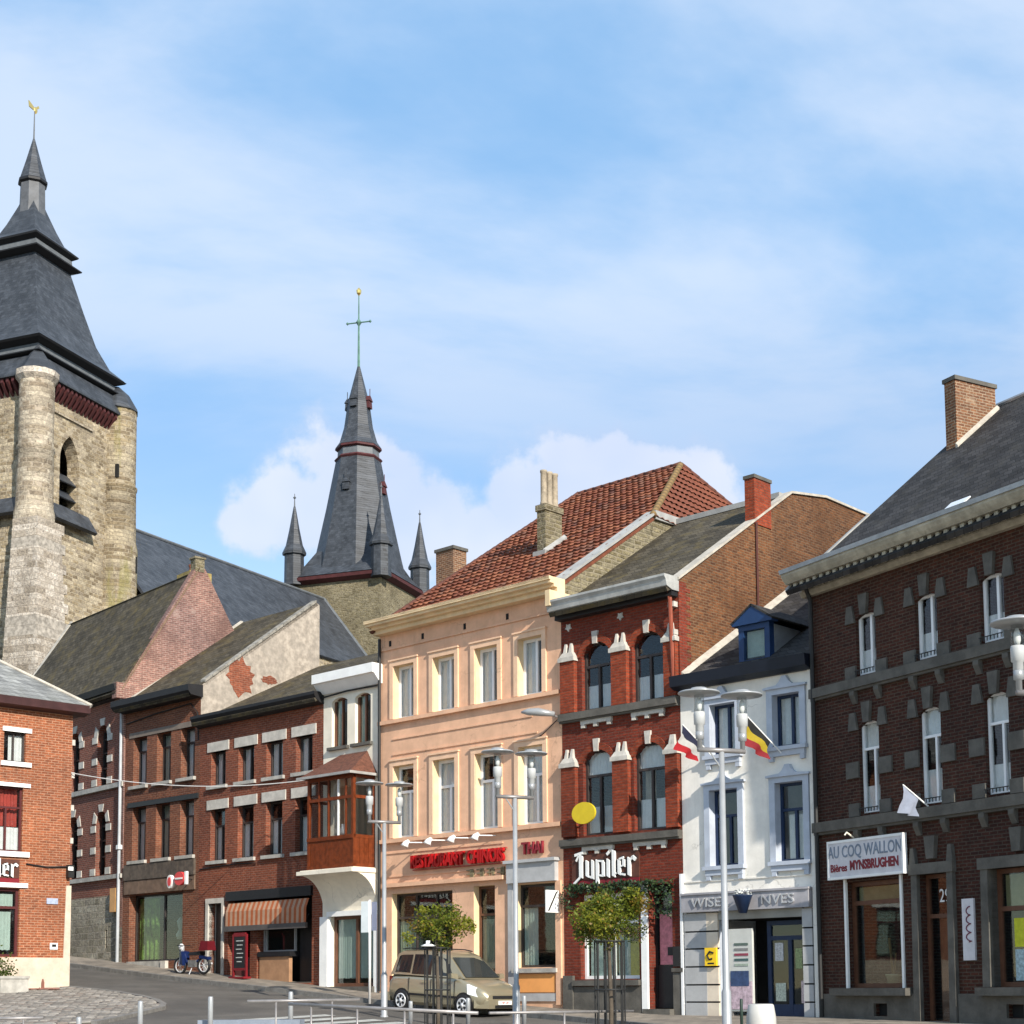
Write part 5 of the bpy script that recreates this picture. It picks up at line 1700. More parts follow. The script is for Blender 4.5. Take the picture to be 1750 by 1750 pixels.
    dv = Vector((1, 0)) * math.cos(rel - P4) + Vector((0, 1)) * math.sin(rel - P4)
    vx = (h.M.to_3x3().inverted() @ Vector((.97, -.25, 0)))
    m = h.mb().tube([(lc.x - vx.x * 1.05, lc.y - vx.y * 1.05, 59.7), (lc.x + vx.x * 1.05, lc.y + vx.y * 1.05, 59.7)], .06, 6)
    m.lathe([(.02, 59.3), (.26, 59.7), (.02, 60.1)], (lc.x, lc.y), 6)
    for sg in (-1, 1):
        m.lathe([(.02, 59.55), (.13, 59.7), (.02, 59.85)], (lc.x + sg * vx.x * 1.05, lc.y + sg * vx.y * 1.05), 6)
    h.part("cross", m, MATS["copper_green"], sp)
    h.part("weathercock", h.mb().lathe([(.02, 62.1), (.2, 62.35), (.24, 62.6), (.05, 62.85)], (lc.x, lc.y), 8), gold, sp)
    # four corner pinnacles
    for k in range(4):
        a_ = rel + P4 + k * math.pi / 2
        px, py = lc.x + 5.7 * math.cos(a_), lc.y + 5.7 * math.sin(a_)
        p = h.part("pinnacle", h.mb().lathe([(.85, 35.6), (.82, 38.2), (1.0, 38.25), (1.02, 38.45), (.72, 39.1), (.45, 40.4), (.1, 42.4), (.03, 42.6)], (px, py), 8, math.pi / 8 + rel), SC_)
        h.part("finial", h.mb().tube([(px, py, 42.3), (px, py, 43.6)], [.08, .03], 6).lathe([(.02, 43.1), (.14, 43.25), (.02, 43.4)], (px, py), 6), LEAD, p)
    # little lucarnes on the spire faces
    for zl, rr in ((44.4, 2.45), (52.2, .95)):
        for k in range(8):
            if zl > 50 and k % 2:
                continue
            if zl < 50 and k % 2:
                continue
            a_ = rel + k * math.pi / 4
            dx, dy = math.cos(a_), math.sin(a_)
            R_ = rr * math.cos(math.pi / 8)
            m = h.mb()
            s_ = .30
            tx, ty = -dy, dx
            pt = lambda o, t_, z: (lc.x + dx * (R_ + o) + tx * t_, lc.y + dy * (R_ + o) + ty * t_, z)
            m.hexa([pt(-.2, -s_, zl - .4), pt(.30, -s_, zl - .4), pt(.30, s_, zl - .4), pt(-.2, s_, zl - .4)], [pt(-.5, -s_, zl + .25), pt(.25, -s_, zl + .25), pt(.25, s_, zl + .25), pt(-.5, s_, zl + .25)])
            m.hexa([pt(-.5, -s_ - .06, zl + .25), pt(.34, -s_ - .06, zl + .25), pt(.34, s_ + .06, zl + .25), pt(-.5, s_ + .06, zl + .25)], [pt(-.7, -.02, zl + .75), pt(.25, -.02, zl + .75), pt(.25, .02, zl + .75), pt(-.7, .02, zl + .75)])
            m.tube([pt(.2, 0, zl + .7), pt(.2, 0, zl + 1.35)], .035, 5)
            h.part("lucarne", m, RED if k in (6, 0) else SC_, sp)
    return h
# ------------------------------------------------------------------ ground, road, pavements
def asphalt_mat():
    m, nt, b = new_mat("asphalt")
    tc = N(nt, "ShaderNodeTexCoord")
    v = tc.outputs["Object"]
    f = smooth(nt, noise(nt, v, .6, 8, .72), .34, .66)
    g = noise(nt, v, 55, 3, .7)
    cc = mixc(nt, f, (.052, .047, .040), (.105, .095, .082))
    cc = mixc(nt, M_(nt, "MULTIPLY", g, .5), cc, (.12, .11, .098))
    p = smooth(nt, noise(nt, v, .09, 3, .5, 1.5), .60, .62)
    cc = mixc(nt, M_(nt, "MULTIPLY", p, .35), cc, (.042, .039, .036))
    L(nt, cc, b.inputs["Base Color"])
    b.inputs["Roughness"].default_value = .85
    bump(nt, b, g, .5, .01)
    MATS["asphalt"] = m
    return m


def paver_mat(name, c, w, hh):
    m, nt, b = new_mat(name)
    tc = N(nt, "ShaderNodeTexCoord")
    v = tc.outputs["Object"]
    mp = N(nt, "ShaderNodeMapping")
    mp.inputs["Rotation"].default_value = (0, 0, -ROW_ANG)
    L(nt, v, mp.inputs[0])
    bt = N(nt, "ShaderNodeTexBrick", offset=.5)
    L(nt, mp.outputs[0], bt.inputs["Vector"])
    bt.inputs["Color1"].default_value = rgb(tuple(k * .8 for k in c))
    bt.inputs["Color2"].default_value = rgb(tuple(k * 1.2 for k in c))
    bt.inputs["Mortar"].default_value = rgb(tuple(k * .5 for k in c))
    bt.inputs["Scale"].default_value = 1
    bt.inputs["Mortar Size"].default_value = .012
    bt.inputs["Brick Width"].default_value = w
    bt.inputs["Row Height"].default_value = hh
    f = smooth(nt, noise(nt, v, 1.1, 6, .7), .3, .7)
    cc = mixc(nt, 1.0, bt.outputs[0], mixc(nt, f, (.7, .7, .7), (1.2, 1.18, 1.15)), "MULTIPLY")
    L(nt, cc, b.inputs["Base Color"])
    b.inputs["Roughness"].default_value = .85
    bump(nt, b, M_(nt, "SUBTRACT", M_(nt, "MULTIPLY", f, .5), bt.outputs["Fac"]), .5, .01)
    MATS[name] = m
    return m


def ground():
    asp = asphalt_mat()
    xs = [-3000, -1200, -500, -250, -130] + [-70 + 2 * i for i in range(66)] + [130, 250, 500, 1200, 3000]
    ys = [-1500, -500, -200, -80] + [-30 + 2 * i for i in range(66)] + [160, 260, 500, 1200, 3000]
    m = MB()
    idx = [[m.vert((x, y, gz(x, y))) for x in xs] for y in ys]
    for j in range(len(ys) - 1):
        for i in range(len(xs) - 1):
            m.f.append([idx[j][i], idx[j][i + 1], idx[j + 1][i + 1], idx[j + 1][i]])
    g = m.build("ground", asp, None, True)
    g["kind"] = "structure"
    # pavement along the row and round the dark corner house
    def outer(s):
        T = [(-60, 14), (-25, 12.5), (-16, 9), (-8, 4.6), (-4, 2.6), (0, 1.7), (60, 1.7)]
        for (a, x), (b, y) in zip(T, T[1:]):
            if s <= b:
                return x + (y - x) * (s - a) / (b - a)
        return 1.7
    pv = paver_mat("pavement_slabs", (.22, .19, .155), .40, .30)
    m = MB()
    S_ = [34 - i * 1.0 for i in range(70)]
    rows = []
    for s in S_:
        o = outer(s)
        r = []
        for t in (-6 if s > 20 else -.5, 0, .35 * o, .7 * o, o):
            x, y = sn(s, t)
            r.append(m.vert((x, y, base(s) - (fall(s) * max(t, 0)) + .012)))
        rows.append(r)
    for A, B in zip(rows, rows[1:]):
        for i in range(4):
            m.f.append([A[i], A[i + 1], B[i + 1], B[i]])
    p = m.build("pavement", pv)
    p["kind"] = "structure"
    ks = plain("kerb_stone", (.18, .172, .16), .85, .3, 4, .3)
    for i in range(54):
        s0 = 30 - i * 1.0
        s1 = s0 - .975
        mm = MB()
        def kp(s, dn, dz):
            o = outer(s)
            x, y = sn(s, o + dn)
            return (x, y, base(s) - fall(s) * o + dz)
        mm.hexa([kp(s0, .002, -.3), kp(s0, .16, -.3), kp(s1, .16, -.3), kp(s1, .002, -.3)], [kp(s0, .002, .018), kp(s0, .16, .012), kp(s1, .16, .012), kp(s1, .002, .018)])
        mm.build("kerb", ks, p)
    # sett-paved corner in front of the orange house
    poly = [(-16.8, 47.2), (-15.4, 48.6), (-14.1, 50.05), (-12.97, 49.09), (-12.0, 48.1), (-10.95, 46.65), (-10.31, 45.51), (-9.78, 44.1), (-9.62, 43.2), (-9.75, 42.2), (-9.9, 40.8), (-10.2, 38.4), (-12.6, 35.5), (-20, 36), (-20, 44)]

    def inside(x, y):
        c = False
        n = len(poly)
        for i in range(n):
            (x1, y1), (x2, y2) = poly[i], poly[(i + 1) % n]
            if (y1 > y) != (y2 > y) and x < (x2 - x1) * (y - y1) / (y2 - y1) + x1:
                c = not c
        return c
    m = MB()
    sub = plain("sett_joint", (.09, .08, .068), .95, .3, 5, .4)
    cen = (-13.5, 43.0)
    ci = m.vert((cen[0], cen[1], gz(*cen) + .06))
    ring = []
    for i in range(len(poly)):
        (x1, y1), (x2, y2) = poly[i], poly[(i + 1) % len(poly)]
        for t in (0, .5):
            x, y = x1 + (x2 - x1) * t, y1 + (y2 - y1) * t
            ring.append(m.vert((x, y, gz(x, y) + .06)))
    low = [m.vert((m.v[i][0], m.v[i][1], m.v[i][2] - .25)) for i in ring]
    n = len(ring)
    for i in range(n):
        j = (i + 1) % n
        m.f.append([ci, ring[j], ring[i]])
        m.f.append([ring[i], ring[j], low[j], low[i]])
    pz = m.build("sett_paving", sub)
    pz["kind"] = "structure"
    sm = [plain("sett_%d" % i, c, .8, .3, 6, .4) for i, c in enumerate([(.23, .21, .185), (.17, .157, .14), (.29, .268, .24), (.21, .175, .15)])]
    a = RAD(44)
    dx, dy = (math.cos(a), math.sin(a)), (-math.sin(a), math.cos(a))
    rest = [MB() for _ in sm]
    cand = []
    for r in range(-40, 40):
        off = .15 if r % 2 else 0
        for c in range(-40, 40):
            u, v = c * .30 + off, r * .22
            x, y = -13.0 + dx[0] * u + dy[0] * v, 43.5 + dx[1] * u + dy[1] * v
            if inside(x, y):
                cand.append((math.hypot(x, y), x, y))
    cand.sort()
    vis = [t for t in cand if abs(t[1] / t[2] + .26) < .075 and t[0] > 41]
    pick = set(id(t) for t in vis[:290])
    for t in cand:
        _, x, y = t
        hx, hy = .138 + random.uniform(-.008, .004), .098 + random.uniform(-.006, .004)
        z0 = gz(x, y)
        zt = .085 + random.uniform(-.008, .010)
        def cp(su, sv, z):
            X, Y = x + dx[0] * su + dy[0] * sv, y + dx[1] * su + dy[1] * sv
            return (X, Y, gz(X, Y) + z)
        k = random.choices(range(4), (4, 3, 3, 1.5))[0]
        mm = MB() if id(t) in pick else rest[k]
        mm.hexa([cp(-hx, -hy, .05), cp(hx, -hy, .05), cp(hx, hy, .05), cp(-hx, hy, .05)], [cp(-hx * .9, -hy * .86, zt), cp(hx * .9, -hy * .86, zt), cp(hx * .9, hy * .86, zt), cp(-hx * .9, hy * .86, zt)])
        if id(t) in pick:
            mm.build("sett", sm[k], pz)
    for k, mm in enumerate(rest):
        if mm.f:
            o = mm.build("sett_field", sm[k], pz)
            o["kind"] = "stuff"
    # edge kerb of the sett corner
    for i in range(2, 11):
        (x1, y1), (x2, y2) = poly[i], poly[i + 1]
        d = Vector((x2 - x1, y2 - y1))
        nrm = Vector((d.y, -d.x)).normalized() * -1
        k = max(1, round(d.length / .9))
        for j in range(k):
            A_ = Vector((x1, y1)) + d * (j / k + .008)
            B_ = Vector((x1, y1)) + d * ((j + 1) / k - .008)
            w_ = nrm * .16
            q = [A_ - w_ * 0.1, B_ - w_ * 0.1, B_ + w_, A_ + w_]
            mm = MB()
            mm.hexa([(t.x, t.y, gz(t.x, t.y) - .2) for t in q], [(t.x, t.y, gz(t.x, t.y) + .095) for t in q])
            mm.build("kerb", ks, pz)
    # pale stone paving of the square, mostly unseen, added to bounce light onto facades
    pm = paver_mat("square_paving", (.40, .365, .315), .60, .40)
    m = MB()
    ss = [2.0 - i * 3.2 for i in range(30)]
    nn = [10.2, 13, 17, 22, 28, 35, 44, 60, 90]
    g_ = []
    for s in ss:
        r = []
        for t in nn:
            off = 0 if s > -3 else 3.4
            x, y = sn(s, max(t, outer(s) + 3.4))
            r.append(m.vert((x, y, gz(x, y) + .05)))
        g_.append(r)
    for A, B in zip(g_, g_[1:]):
        for i in range(len(nn) - 1):
            m.f.append([A[i], A[i + 1], B[i + 1], B[i]])
    o = m.build("square_paving", pm)
    o["kind"] = "structure"
    # zebra crossing
    zm = plain("road_paint", (.42, .42, .39), .7, .25, 5, .2)
    for i in range(5):
        s0 = 3.6 - i * .98
        mm = MB()
        q = []
        for (ss, nn) in ((s0, 5.6), (s0 - .5, 5.6), (s0 - .5, 9.6), (s0, 9.6)):
            x, y = sn(ss, nn)
            q.append((x, y))
        cols = 6
        va = [mm.vert((q[0][0] + (q[3][0] - q[0][0]) * t / cols, q[0][1] + (q[3][1] - q[0][1]) * t / cols, 0)) for t in range(cols + 1)]
        vb = [mm.vert((q[1][0] + (q[2][0] - q[1][0]) * t / cols, q[1][1] + (q[2][1] - q[1][1]) * t / cols, 0)) for t in range(cols + 1)]
        mm.v = [(x, y, gz(x, y) + .012) for x, y, _ in mm.v]
        for t in range(cols):
            mm.f.append([va[t], va[t + 1], vb[t + 1], vb[t]])
        o = mm.build("crossing_stripe", zm)
        o["kind"] = "structure"
# ------------------------------------------------------------------ street furniture
STEEL = plain("lamp_grey", (.33, .34, .35), .35, .12, 3, metal=.25)
STEEL_D = plain("rail_steel", (.27, .255, .25), .4, .25, 3, metal=.35)


def lamp_head(m_):
    """parts of one lantern, standing on z = 0"""
    return [
        ("stem", MB().lathe([(.045, 0), (.045, .16), (.075, .17), (.075, .30), (.055, .31)], (0, 0), 14), STEEL),
        ("lantern_cup", MB().lathe([(.06, .30), (.075, .31), (.075, .42), (.10, .435), (.105, .62), (.095, .66)], (0, 0), 16), plain("lamp_cup", (.42, .43, .43), .4, .06, 3)),
        ("lantern_glass", MB().lathe([(.088, .66), (.088, .98)], (0, 0), 16), glass("glass_lamp", (.9, .92, .92), dark=.12)),
        ("lamp_bulb", MB().lathe([(.03, .66), (.05, .74), (.05, .84), (.02, .92)], (0, 0), 10), MATS["white_paint"]),
        ("lamp_hat", MB().lathe([(.13, .965), (.37, .985), (.38, 1.0), (.36, 1.02), (.15, 1.055), (.14, 1.09), (.02, 1.11)], (0, 0), 28), STEEL),
    ]


LH = [(n, mb.mesh(n, m, True), m) for n, mb, m in lamp_head(None)]


def street_lamp(x, y, zbar, ang, label):
    z0 = gz(x, y)
    t = thing("street_lamp", label, "street lamp", (x, y, z0), ang, "twin street lamps along the square")
    H_ = zbar - z0
    MB().lathe([(.11, -.05), (.11, .02), (.085, .05), (.085, 1.1), (.062, 1.16), (.05, H_ - .03)], (0, 0), 16).build("post", STEEL, t, True)
    MB().tube([(-.46, 0, H_), (.46, 0, H_)], .045, 12).build("crossbar", STEEL_D, t, True)
    MB().tube([(0, 0, H_ - .35), (-.22, 0, H_ - .04)], .014, 6).build("stay", STEEL, t)
    for sx in (-.42, .42):
        o = None
        for n, me, m in LH:
            if o is None:
                o = place(me, n, t, (sx, 0, H_ + .02))
            else:
                place(me, n, o)
    return t


street_lamp(-3.41, 42.0, 6.11, RAD(24), "twin lantern street lamp nearest the wooden bay window house")
street_lamp(0.07, 36.0, 6.03, RAD(22), "twin lantern street lamp beside the parked beige car")
street_lamp(3.76, 28.0, 5.87, RAD(18), "twin lantern street lamp in front of the white house")
street_lamp(7.72, 22.5, 5.84, RAD(12), "twin lantern street lamp in front of the dark brick house")


def bollard(x, y, ztop, label="short round grey steel bollard at the edge of the road"):
    z0 = gz(x, y)
    h = max(.55, ztop - z0)
    o = MB().lathe([(.055, -.05), (.055, h - .03), (.045, h), (.0, h + .008)], (0, 0), 14).build("bollard", STEEL, None, True)
    o.location = (x, y, z0)
    tag(o, label, "bollard", "bollards along the road")
    return o


for (x, y, z, lab) in ((-2.58, 40, 1.36, "short grey bollard in front of the car's rear door"), (-1.12, 39.5, 1.43, "short grey bollard in front of the car's front bumper"),
                       (.27, 39, 1.48, "short grey bollard in front of the orange shop panel"), (-4.9, 35, 1.62, "grey bollard behind the long tubular rail"),
                       (-7.74, 33, 1.45, "grey bollard in front of the rounded sett paving kerb"), (-6.38, 33.5, 1.53, "grey bollard standing alone against the open asphalt road"),
                       (-9.01, 33, 1.13, "low grey bollard in front of the middle of the sett paving")):
    bollard(x, y, z, lab)


def rail(x0, y0, z0, x1, y1, z1, label, r=.03, n=3, pad=True):
    t = thing("tubular_rail", label, "rail", (x0, y0, gz(x0, y0)), 0, "low tubular rails on the square")
    b0 = gz(x0, y0)
    P0, P1 = Vector((0, 0, z0 - b0)), Vector((x1 - x0, y1 - y0, z1 - b0))
    MB().tube([P0, P1], r, 10).build("top_rail", STEEL_D, t, True)
    for i in range(n):
        f = (i + .5) / n
        p = P0.lerp(P1, f)
        g = gz(x0 + p.x, y0 + p.y) - b0
        MB().tube([(p.x, p.y, g - .03), (p.x, p.y, p.z)], .02, 8).build("leg", STEEL_D, t, True)
    return t


rail(-5.02, 30.0, 1.45, -3.0, 31.0, 1.46, "short tubular rail nearest the open road bend", .03, 2)
rail(-4.17, 29.5, 1.40, -.62, 28.0, 1.23, "long tubular rail in front of the parked beige car", .032, 4)
rail(-.42, 28.0, 1.23, 2.3, 30.5, 1.21, "tubular rail in front of the larger tree guard", .026, 3)


rail(-11.4, 33.0, 1.10, -9.75, 33.0, 1.12, "tubular rail in front of the orange corner house and setts", .03, 2)

# --- slab bench at the edge of the crossing
def slab_bench(x, y, rz, label):
    z0 = gz(x, y)
    t = thing("bench", label, "bench", (x, y, z0), rz)
    st = plain("bench_stone", (.20, .23, .28), .6, .2, 3, .15)
    MB().box(-1.1, 1.1, -.25, .25, .40, .50).build("seat", st, t)
    for sx in (-.8, .8):
        MB().box(sx - .12, sx + .12, -.2, .2, -.02, .40).build("leg", st, t)


slab_bench(-5.6, 34.0, RAD(-4), "low blue-grey stone slab bench by the zebra crossing")

# --- litter bin and post
z0 = gz(4.83, 31)
t = thing("litter_bin", "tapered white metal litter bin in front of the white house shop", "litter bin", (4.83, 31, z0))
MB().lathe([(.28, 0), (.30, .05), (.29, .5), (.25, .74), (.23, .76)], (0, 0), 24).build("bin_body", plain("bin_white", (.52, .51, .48), .45, .12, 3), t, True)
MB().lathe([(.22, .70), (.22, .765), (.17, .77), (.17, .72)], (0, 0), 24).build("bin_rim", STEEL_D, t, True)
o = MB().lathe([(.03, -.02), (.03, .86), (.02, .88)], (0, 0), 10).build("marker_post", plain("post_dark_green", (.02, .04, .03), .5, .2, 3), None, True)
o.location = (4.42, 30.8, gz(4.42, 30.8))
tag(o, "thin dark post right beside the white litter bin", "post")

# ------------------------------------------------------------------ trees in iron guards
LEAF = []
for i, c in enumerate([(.12, .145, .016), (.19, .195, .018), (.06, .085, .014), (.20, .13, .024)]):
    m, nt, b = new_mat("leaf_%d" % i)
    tc = N(nt, "ShaderNodeTexCoord")
    f = noise(nt, tc.outputs["Object"], 9, 2)
    L(nt, mixc(nt, f, tuple(k * .6 for k in c), tuple(k * 1.4 for k in c)), b.inputs["Base Color"])
    b.inputs["Roughness"].default_value = .5
    b.inputs["Specular IOR Level"].default_value = .3
    tr = N(nt, "ShaderNodeBsdfTranslucent")
    tr.inputs[0].default_value = rgb(tuple(k * 1.6 for k in c))
    mx = N(nt, "ShaderNodeMixShader")
    mx.inputs[0].default_value = .38
    L(nt, b.outputs[0], mx.inputs[1]); L(nt, tr.outputs[0], mx.inputs[2])
    L(nt, mx.outputs[0], nt.nodes["Material Output"].inputs[0])
    LEAF.append(m)
BARK = plain("bark", (.10, .08, .06), .9, .4, 6, .5)


def leaf(m, p, s):
    d = Vector((random.gauss(0, 1), random.gauss(0, 1), random.gauss(0, .7) - .1)).normalized()
    u = d.cross(Vector((random.gauss(0, 1), random.gauss(0, 1), random.gauss(0, 1)))).normalized()
    a = p
    m.face([a, a + d * s * .5 + u * s * .30, a + d * s, a + d * s * .5 - u * s * .30])


def small_tree(x, y, zc, rx, rz_, h_top, label, seed, n=1500, side=None):
    random.seed(seed)
    z0 = gz(x, y)
    t = thing("tree", label, "tree", (x, y, z0), 0, "small trees in iron guards")
    c0 = Vector((0, 0, zc - z0))
    m = MB().tube([(0, 0, -.05), (.02, .0, .8), (-.02, .01, c0.z - rz_ * .8), (.01, 0, c0.z)], [.05, .045, .035, .022], 8)
    m.build("trunk", BARK, t, True)
    clumps = []
    lm = MB()
    for i in range(26):
        a = random.uniform(0, 6.283)
        rr = math.sqrt(random.random())
        e = Vector((math.cos(a) * rr * rx, math.sin(a) * rr * rx, random.uniform(-1, 1) * rz_ * math.sqrt(max(.15, 1 - rr * rr * .8))))
        clumps.append((c0 + e, random.uniform(.12, .25) * (rx / .6)))
        lm.tube([c0 + Vector((0, 0, -rz_ * .75)), c0 + e * .5 + Vector((0, 0, -rz_ * .1)), c0 + e], [.018, .012, .004], 5)
    for e in (side or []):
        clumps.append((c0 + Vector(e), .13))
        lm.tube([c0, c0 + Vector(e) * .6, c0 + Vector(e)], [.014, .01, .004], 5)
    lm.build("limbs", BARK, t, True)
    crown = [MB() for _ in LEAF]
    for p, r in clumps:
        k = random.choices(range(4), (4, 4, 3, 1.2))[0]
        for _ in range(n // len(clumps)):
            v = Vector((random.gauss(0, 1), random.gauss(0, 1), random.gauss(0, .8)))
            v = v.normalized() * (r * (random.random() ** .5) * 1.25)
            leaf(crown[k if random.random() < .7 else random.randrange(4)], p + v, random.uniform(.045, .085))
    root = None
    for k, cm in enumerate(crown):
        if root is None:
            root = cm.build("crown", LEAF[k], t)
        else:
            cm.build("foliage", LEAF[k], root)["kind"] = "stuff"
    random.seed(5)
    return t


def tree_guard(x, y, ztop, label, r=.27, n=10):
    z0 = gz(x, y)
    H_ = ztop - z0
    t = thing("tree_guard", label, "tree guard", (x, y, z0), 0, "iron tree guards")
    IB = MATS["iron_black"]
    bar = MB().tube([(r + .10, 0, 0), (r, 0, .28), (r, 0, H_)], .017, 6).mesh("bar", IB)
    for k in range(n):
        place(bar, "bar", t, (0, 0, 0), (0, 0, 2 * math.pi * k / n))
    for zz in (.28, H_ * .55, H_ - .02):
        MB().tube([(r * math.cos(a), r * math.sin(a), zz) for a in [2 * math.pi * k / 24 for k in range(25)]], .018, 6, False).build("ring", IB, t)
    return t


small_tree(-1.62, 34.0, 2.98, .54, .42, 0, "small loose green tree in front of the parked car", 4, 3800, [(.62, .1, .12), (.7, .05, .0), (-.62, .0, -.22)])
tree_guard(-1.62, 34.0, 2.55, "black iron tree guard in front of the parked car")
small_tree(1.83, 30.0, 3.05, .66, .54, 0, "dense rounded yellow-green tree in front of the red bar", 9, 8500)
tree_guard(1.83, 30.0, 2.55, "black iron tree guard in front of the red bar", .28)
MB().lathe([(.0, 0), (.14, 0), (.16, .02), (.05, .06), (.05, .12), (.02, .13)], (0, 0), 14).build("guard_lamp", MATS["white_paint"], None, True)
o = bpy.data.objects["guard_lamp"]
o.location = (-1.80, 33.7, 2.56)
tag(o, "small white flat lamp on top of the tree guard by the car", "lamp")
o.name = "uplight"


# ------------------------------------------------------------------ parked car
def car():
    # local: x forward, y to the car's left, z up
    s_mid = 1.95
    n_mid = 2.42
    x, y = sn(s_mid, n_mid)
    z0 = gz(x, y)
    slope = math.atan2(gz(*sn(s_mid - 1.2, n_mid)) - gz(*sn(s_mid + 1.2, n_mid)), 2.4)
    t = thing("car", "beige compact van parked in front of the peach plastered house", "car", (x, y, z0), 0)
    t.rotation_euler = (0, -slope, ROW_ANG)
    m, nt, b = new_mat("car_paint")
    b.inputs["Base Color"].default_value = (.36, .315, .215, 1)
    b.inputs["Metallic"].default_value = .55
    b.inputs["Roughness"].default_value = .32
    b.inputs["Coat Weight"].default_value = .6
    b.inputs["Coat Roughness"].default_value = .08
    PAINT = m
    BLK = plain("car_black", (.012, .012, .013), .5, .15, 5)
    GL = glass("glass_car", (.35, .38, .38), .02, .5)
    CHR = plain("car_chrome", (.62, .62, .63), .3, .05, 3, metal=.2)
    w = .83
    # lower body: stations along x with (z bottom, z shoulder, z top centre, half width)
    st = [(-1.84, .50, .80, .92, .66), (-1.80, .32, .84, 1.0, .76), (-1.55, .22, .90, 1.02, .82), (-.9, .20, .93, 1.02, w), (0, .20, .94, 1.02, w), (.7, .20, .95, 1.03, w), (1.0, .20, .94, 1.02, w - .005),
          (1.35, .20, .84, .93, .815), (1.65, .22, .74, .82, .78), (1.82, .30, .66, .73, .70), (1.90, .40, .58, .62, .60)]
    mb = MB()
    rings = []
    for X, zb_, zs, zt, hw in st:
        half = [(hw * .86, zb_), (hw * .97, zb_ + .08), (hw, zb_ + (zs - zb_) * .45), (hw * .985, zs - .06), (hw * .94, zs + .01), (hw * .80, zt - .02), (hw * .4, zt)]
        ring = [(X, yy, zz) for yy, zz in half] + [(X, -yy, zz) for yy, zz in half[::-1]]
        rings.append([mb.vert(p) for p in ring])
    for A, B in zip(rings, rings[1:]):
        k = len(A)
        for i in range(k):
            j = (i + 1) % k
            mb.f.append([A[i], A[j], B[j], B[i]])
    mb.f.append(rings[0])
    mb.f.append(rings[-1][::-1])
    body = autosmooth(mb.build("body", PAINT, t), 40)
    # greenhouse
    gs = [(-1.80, .98, .72, -1.66, 1.56, .58), (-1.45, 1.0, .76, -1.42, 1.64, .62), (-.5, 1.0, .77, -.5, 1.675, .645), (.15, 1.0, .77, .05, 1.655, .64), (.55, 1.0, .76, .30, 1.60, .61), (1.12, .99, .70, .42, 1.55, .58)]
    mb = MB()
    rings = []
    for xb, zb_, yb, xt, zt, yt in gs:
        ring = [(xb, yb, zb_), (xt, yt, zt), (xt, yt * .8, zt + .035), (xt, -yt * .8, zt + .035), (xt, -yt, zt), (xb, -yb, zb_)]
        rings.append([mb.vert(p) for p in ring])
    for A, B in zip(rings, rings[1:]):
        for i in range(5):
            mb.f.append([A[i], A[i + 1], B[i + 1], B[i]])
    mb.f.append(rings[0])
    mb.f.append(rings[-1][::-1])
    cab = autosmooth(mb.build("cabin", PAINT, t), 30)

    def lerp(a, b, f):
        return tuple(p + (q - p) * f for p, q in zip(a, b))

    def side_pt(X, f, sgn):
        """point on the cabin side at station x (bottom position) and height fraction f, slightly proud"""
        for g0, g1 in zip(gs, gs[1:]):
            if g0[0] <= X <= g1[0]:
                k = (X - g0[0]) / (g1[0] - g0[0])
                g = lerp(g0, g1, k)
                p = lerp((g[0], g[2], g[1]), (g[3], g[5], g[4]), f)
                return (p[0], sgn * (p[1] + .006), p[2])
    for sgn in (-1, 1):
        for X0, X1, f0, f1, g0, g1 in ((-1.62, -.98, .10, .84, .10, .86), (-.90, -.12, .06, .87, .06, .87), (-.04, .72, .06, .86, .06, .80)):
            mm = MB()
            nseg = 4
            lo = [mm.vert(side_pt(X0 + (X1 - X0) * i / nseg, f0 + (g0 - f0) * i / nseg, sgn)) for i in range(nseg + 1)]
            hi = [mm.vert(side_pt(X0 + (X1 - X0) * i / nseg, f1 + (g1 - f1) * i / nseg, sgn)) for i in range(nseg + 1)]
            for i in range(nseg):
                mm.f.append([lo[i], lo[i + 1], hi[i + 1], hi[i]])
            mm.build("side_window", plain("car_side_glass", (.015, .017, .018), .06, .1, 3, spec=.6), cab)
        mm = MB().tube([(-1.5, sgn * .56, 1.70), (-1.2, sgn * .565, 1.735), (-.2, sgn * .57, 1.735), (.1, sgn * .56, 1.70)], .018, 6)
        mm.build("roof_rail", BLK, cab)
        mm = MB().hexa([(.80, sgn * .80, .98), (.98, sgn * .80, .98), (.96, sgn * 1.0, 1.0), (.80, sgn * 1.0, 1.0)][::(1 if sgn > 0 else -1)], [(.82, sgn * .80, 1.12), (.94, sgn * .80, 1.12), (.92, sgn * 1.0, 1.13), (.82, sgn * 1.0, 1.13)][::(1 if sgn > 0 else -1)])
        mm.build("wing_mirror", PAINT, body)
        for X in (-.95, -.06, .86):
            MB().box(X, X + .012, *sorted((sgn * .80, sgn * .838)), .30, .93).build("door_seam", BLK, body)
        for X in (-.42, .48):
            MB().box(X, X + .18, *sorted((sgn * .81, sgn * .852)), .82, .86).build("door_handle", PAINT, body)
        MB().box(-.95, .95, *sorted((sgn * .81, sgn * .845)), .46, .52).build("rub_strip", BLK, body)
        MB().hexa([(1.52, sgn * .54, .58), (1.82, sgn * .47, .55), (1.68, sgn * .77, .54), (1.36, sgn * .83, .60)][::(1 if sgn > 0 else -1)], [(1.44, sgn * .55, .85), (1.75, sgn * .48, .755), (1.57, sgn * .78, .785), (1.32, sgn * .815, .86)][::(1 if sgn > 0 else -1)]).build("headlight", plain("headlight_glint", (.92, .92, .9), .12, .05, 3), body)  # lens coloured white to imitate a bright glint
        MB().box(-1.83, -1.78, *sorted((sgn * .64, sgn * .74)), .76, .94).build("tail_light", plain("tail_red", (.10, .008, .008), .3, .1, 4), body)
    # windscreen and rear window
    a0, a1 = gs[-1], gs[-2]
    mm = MB()
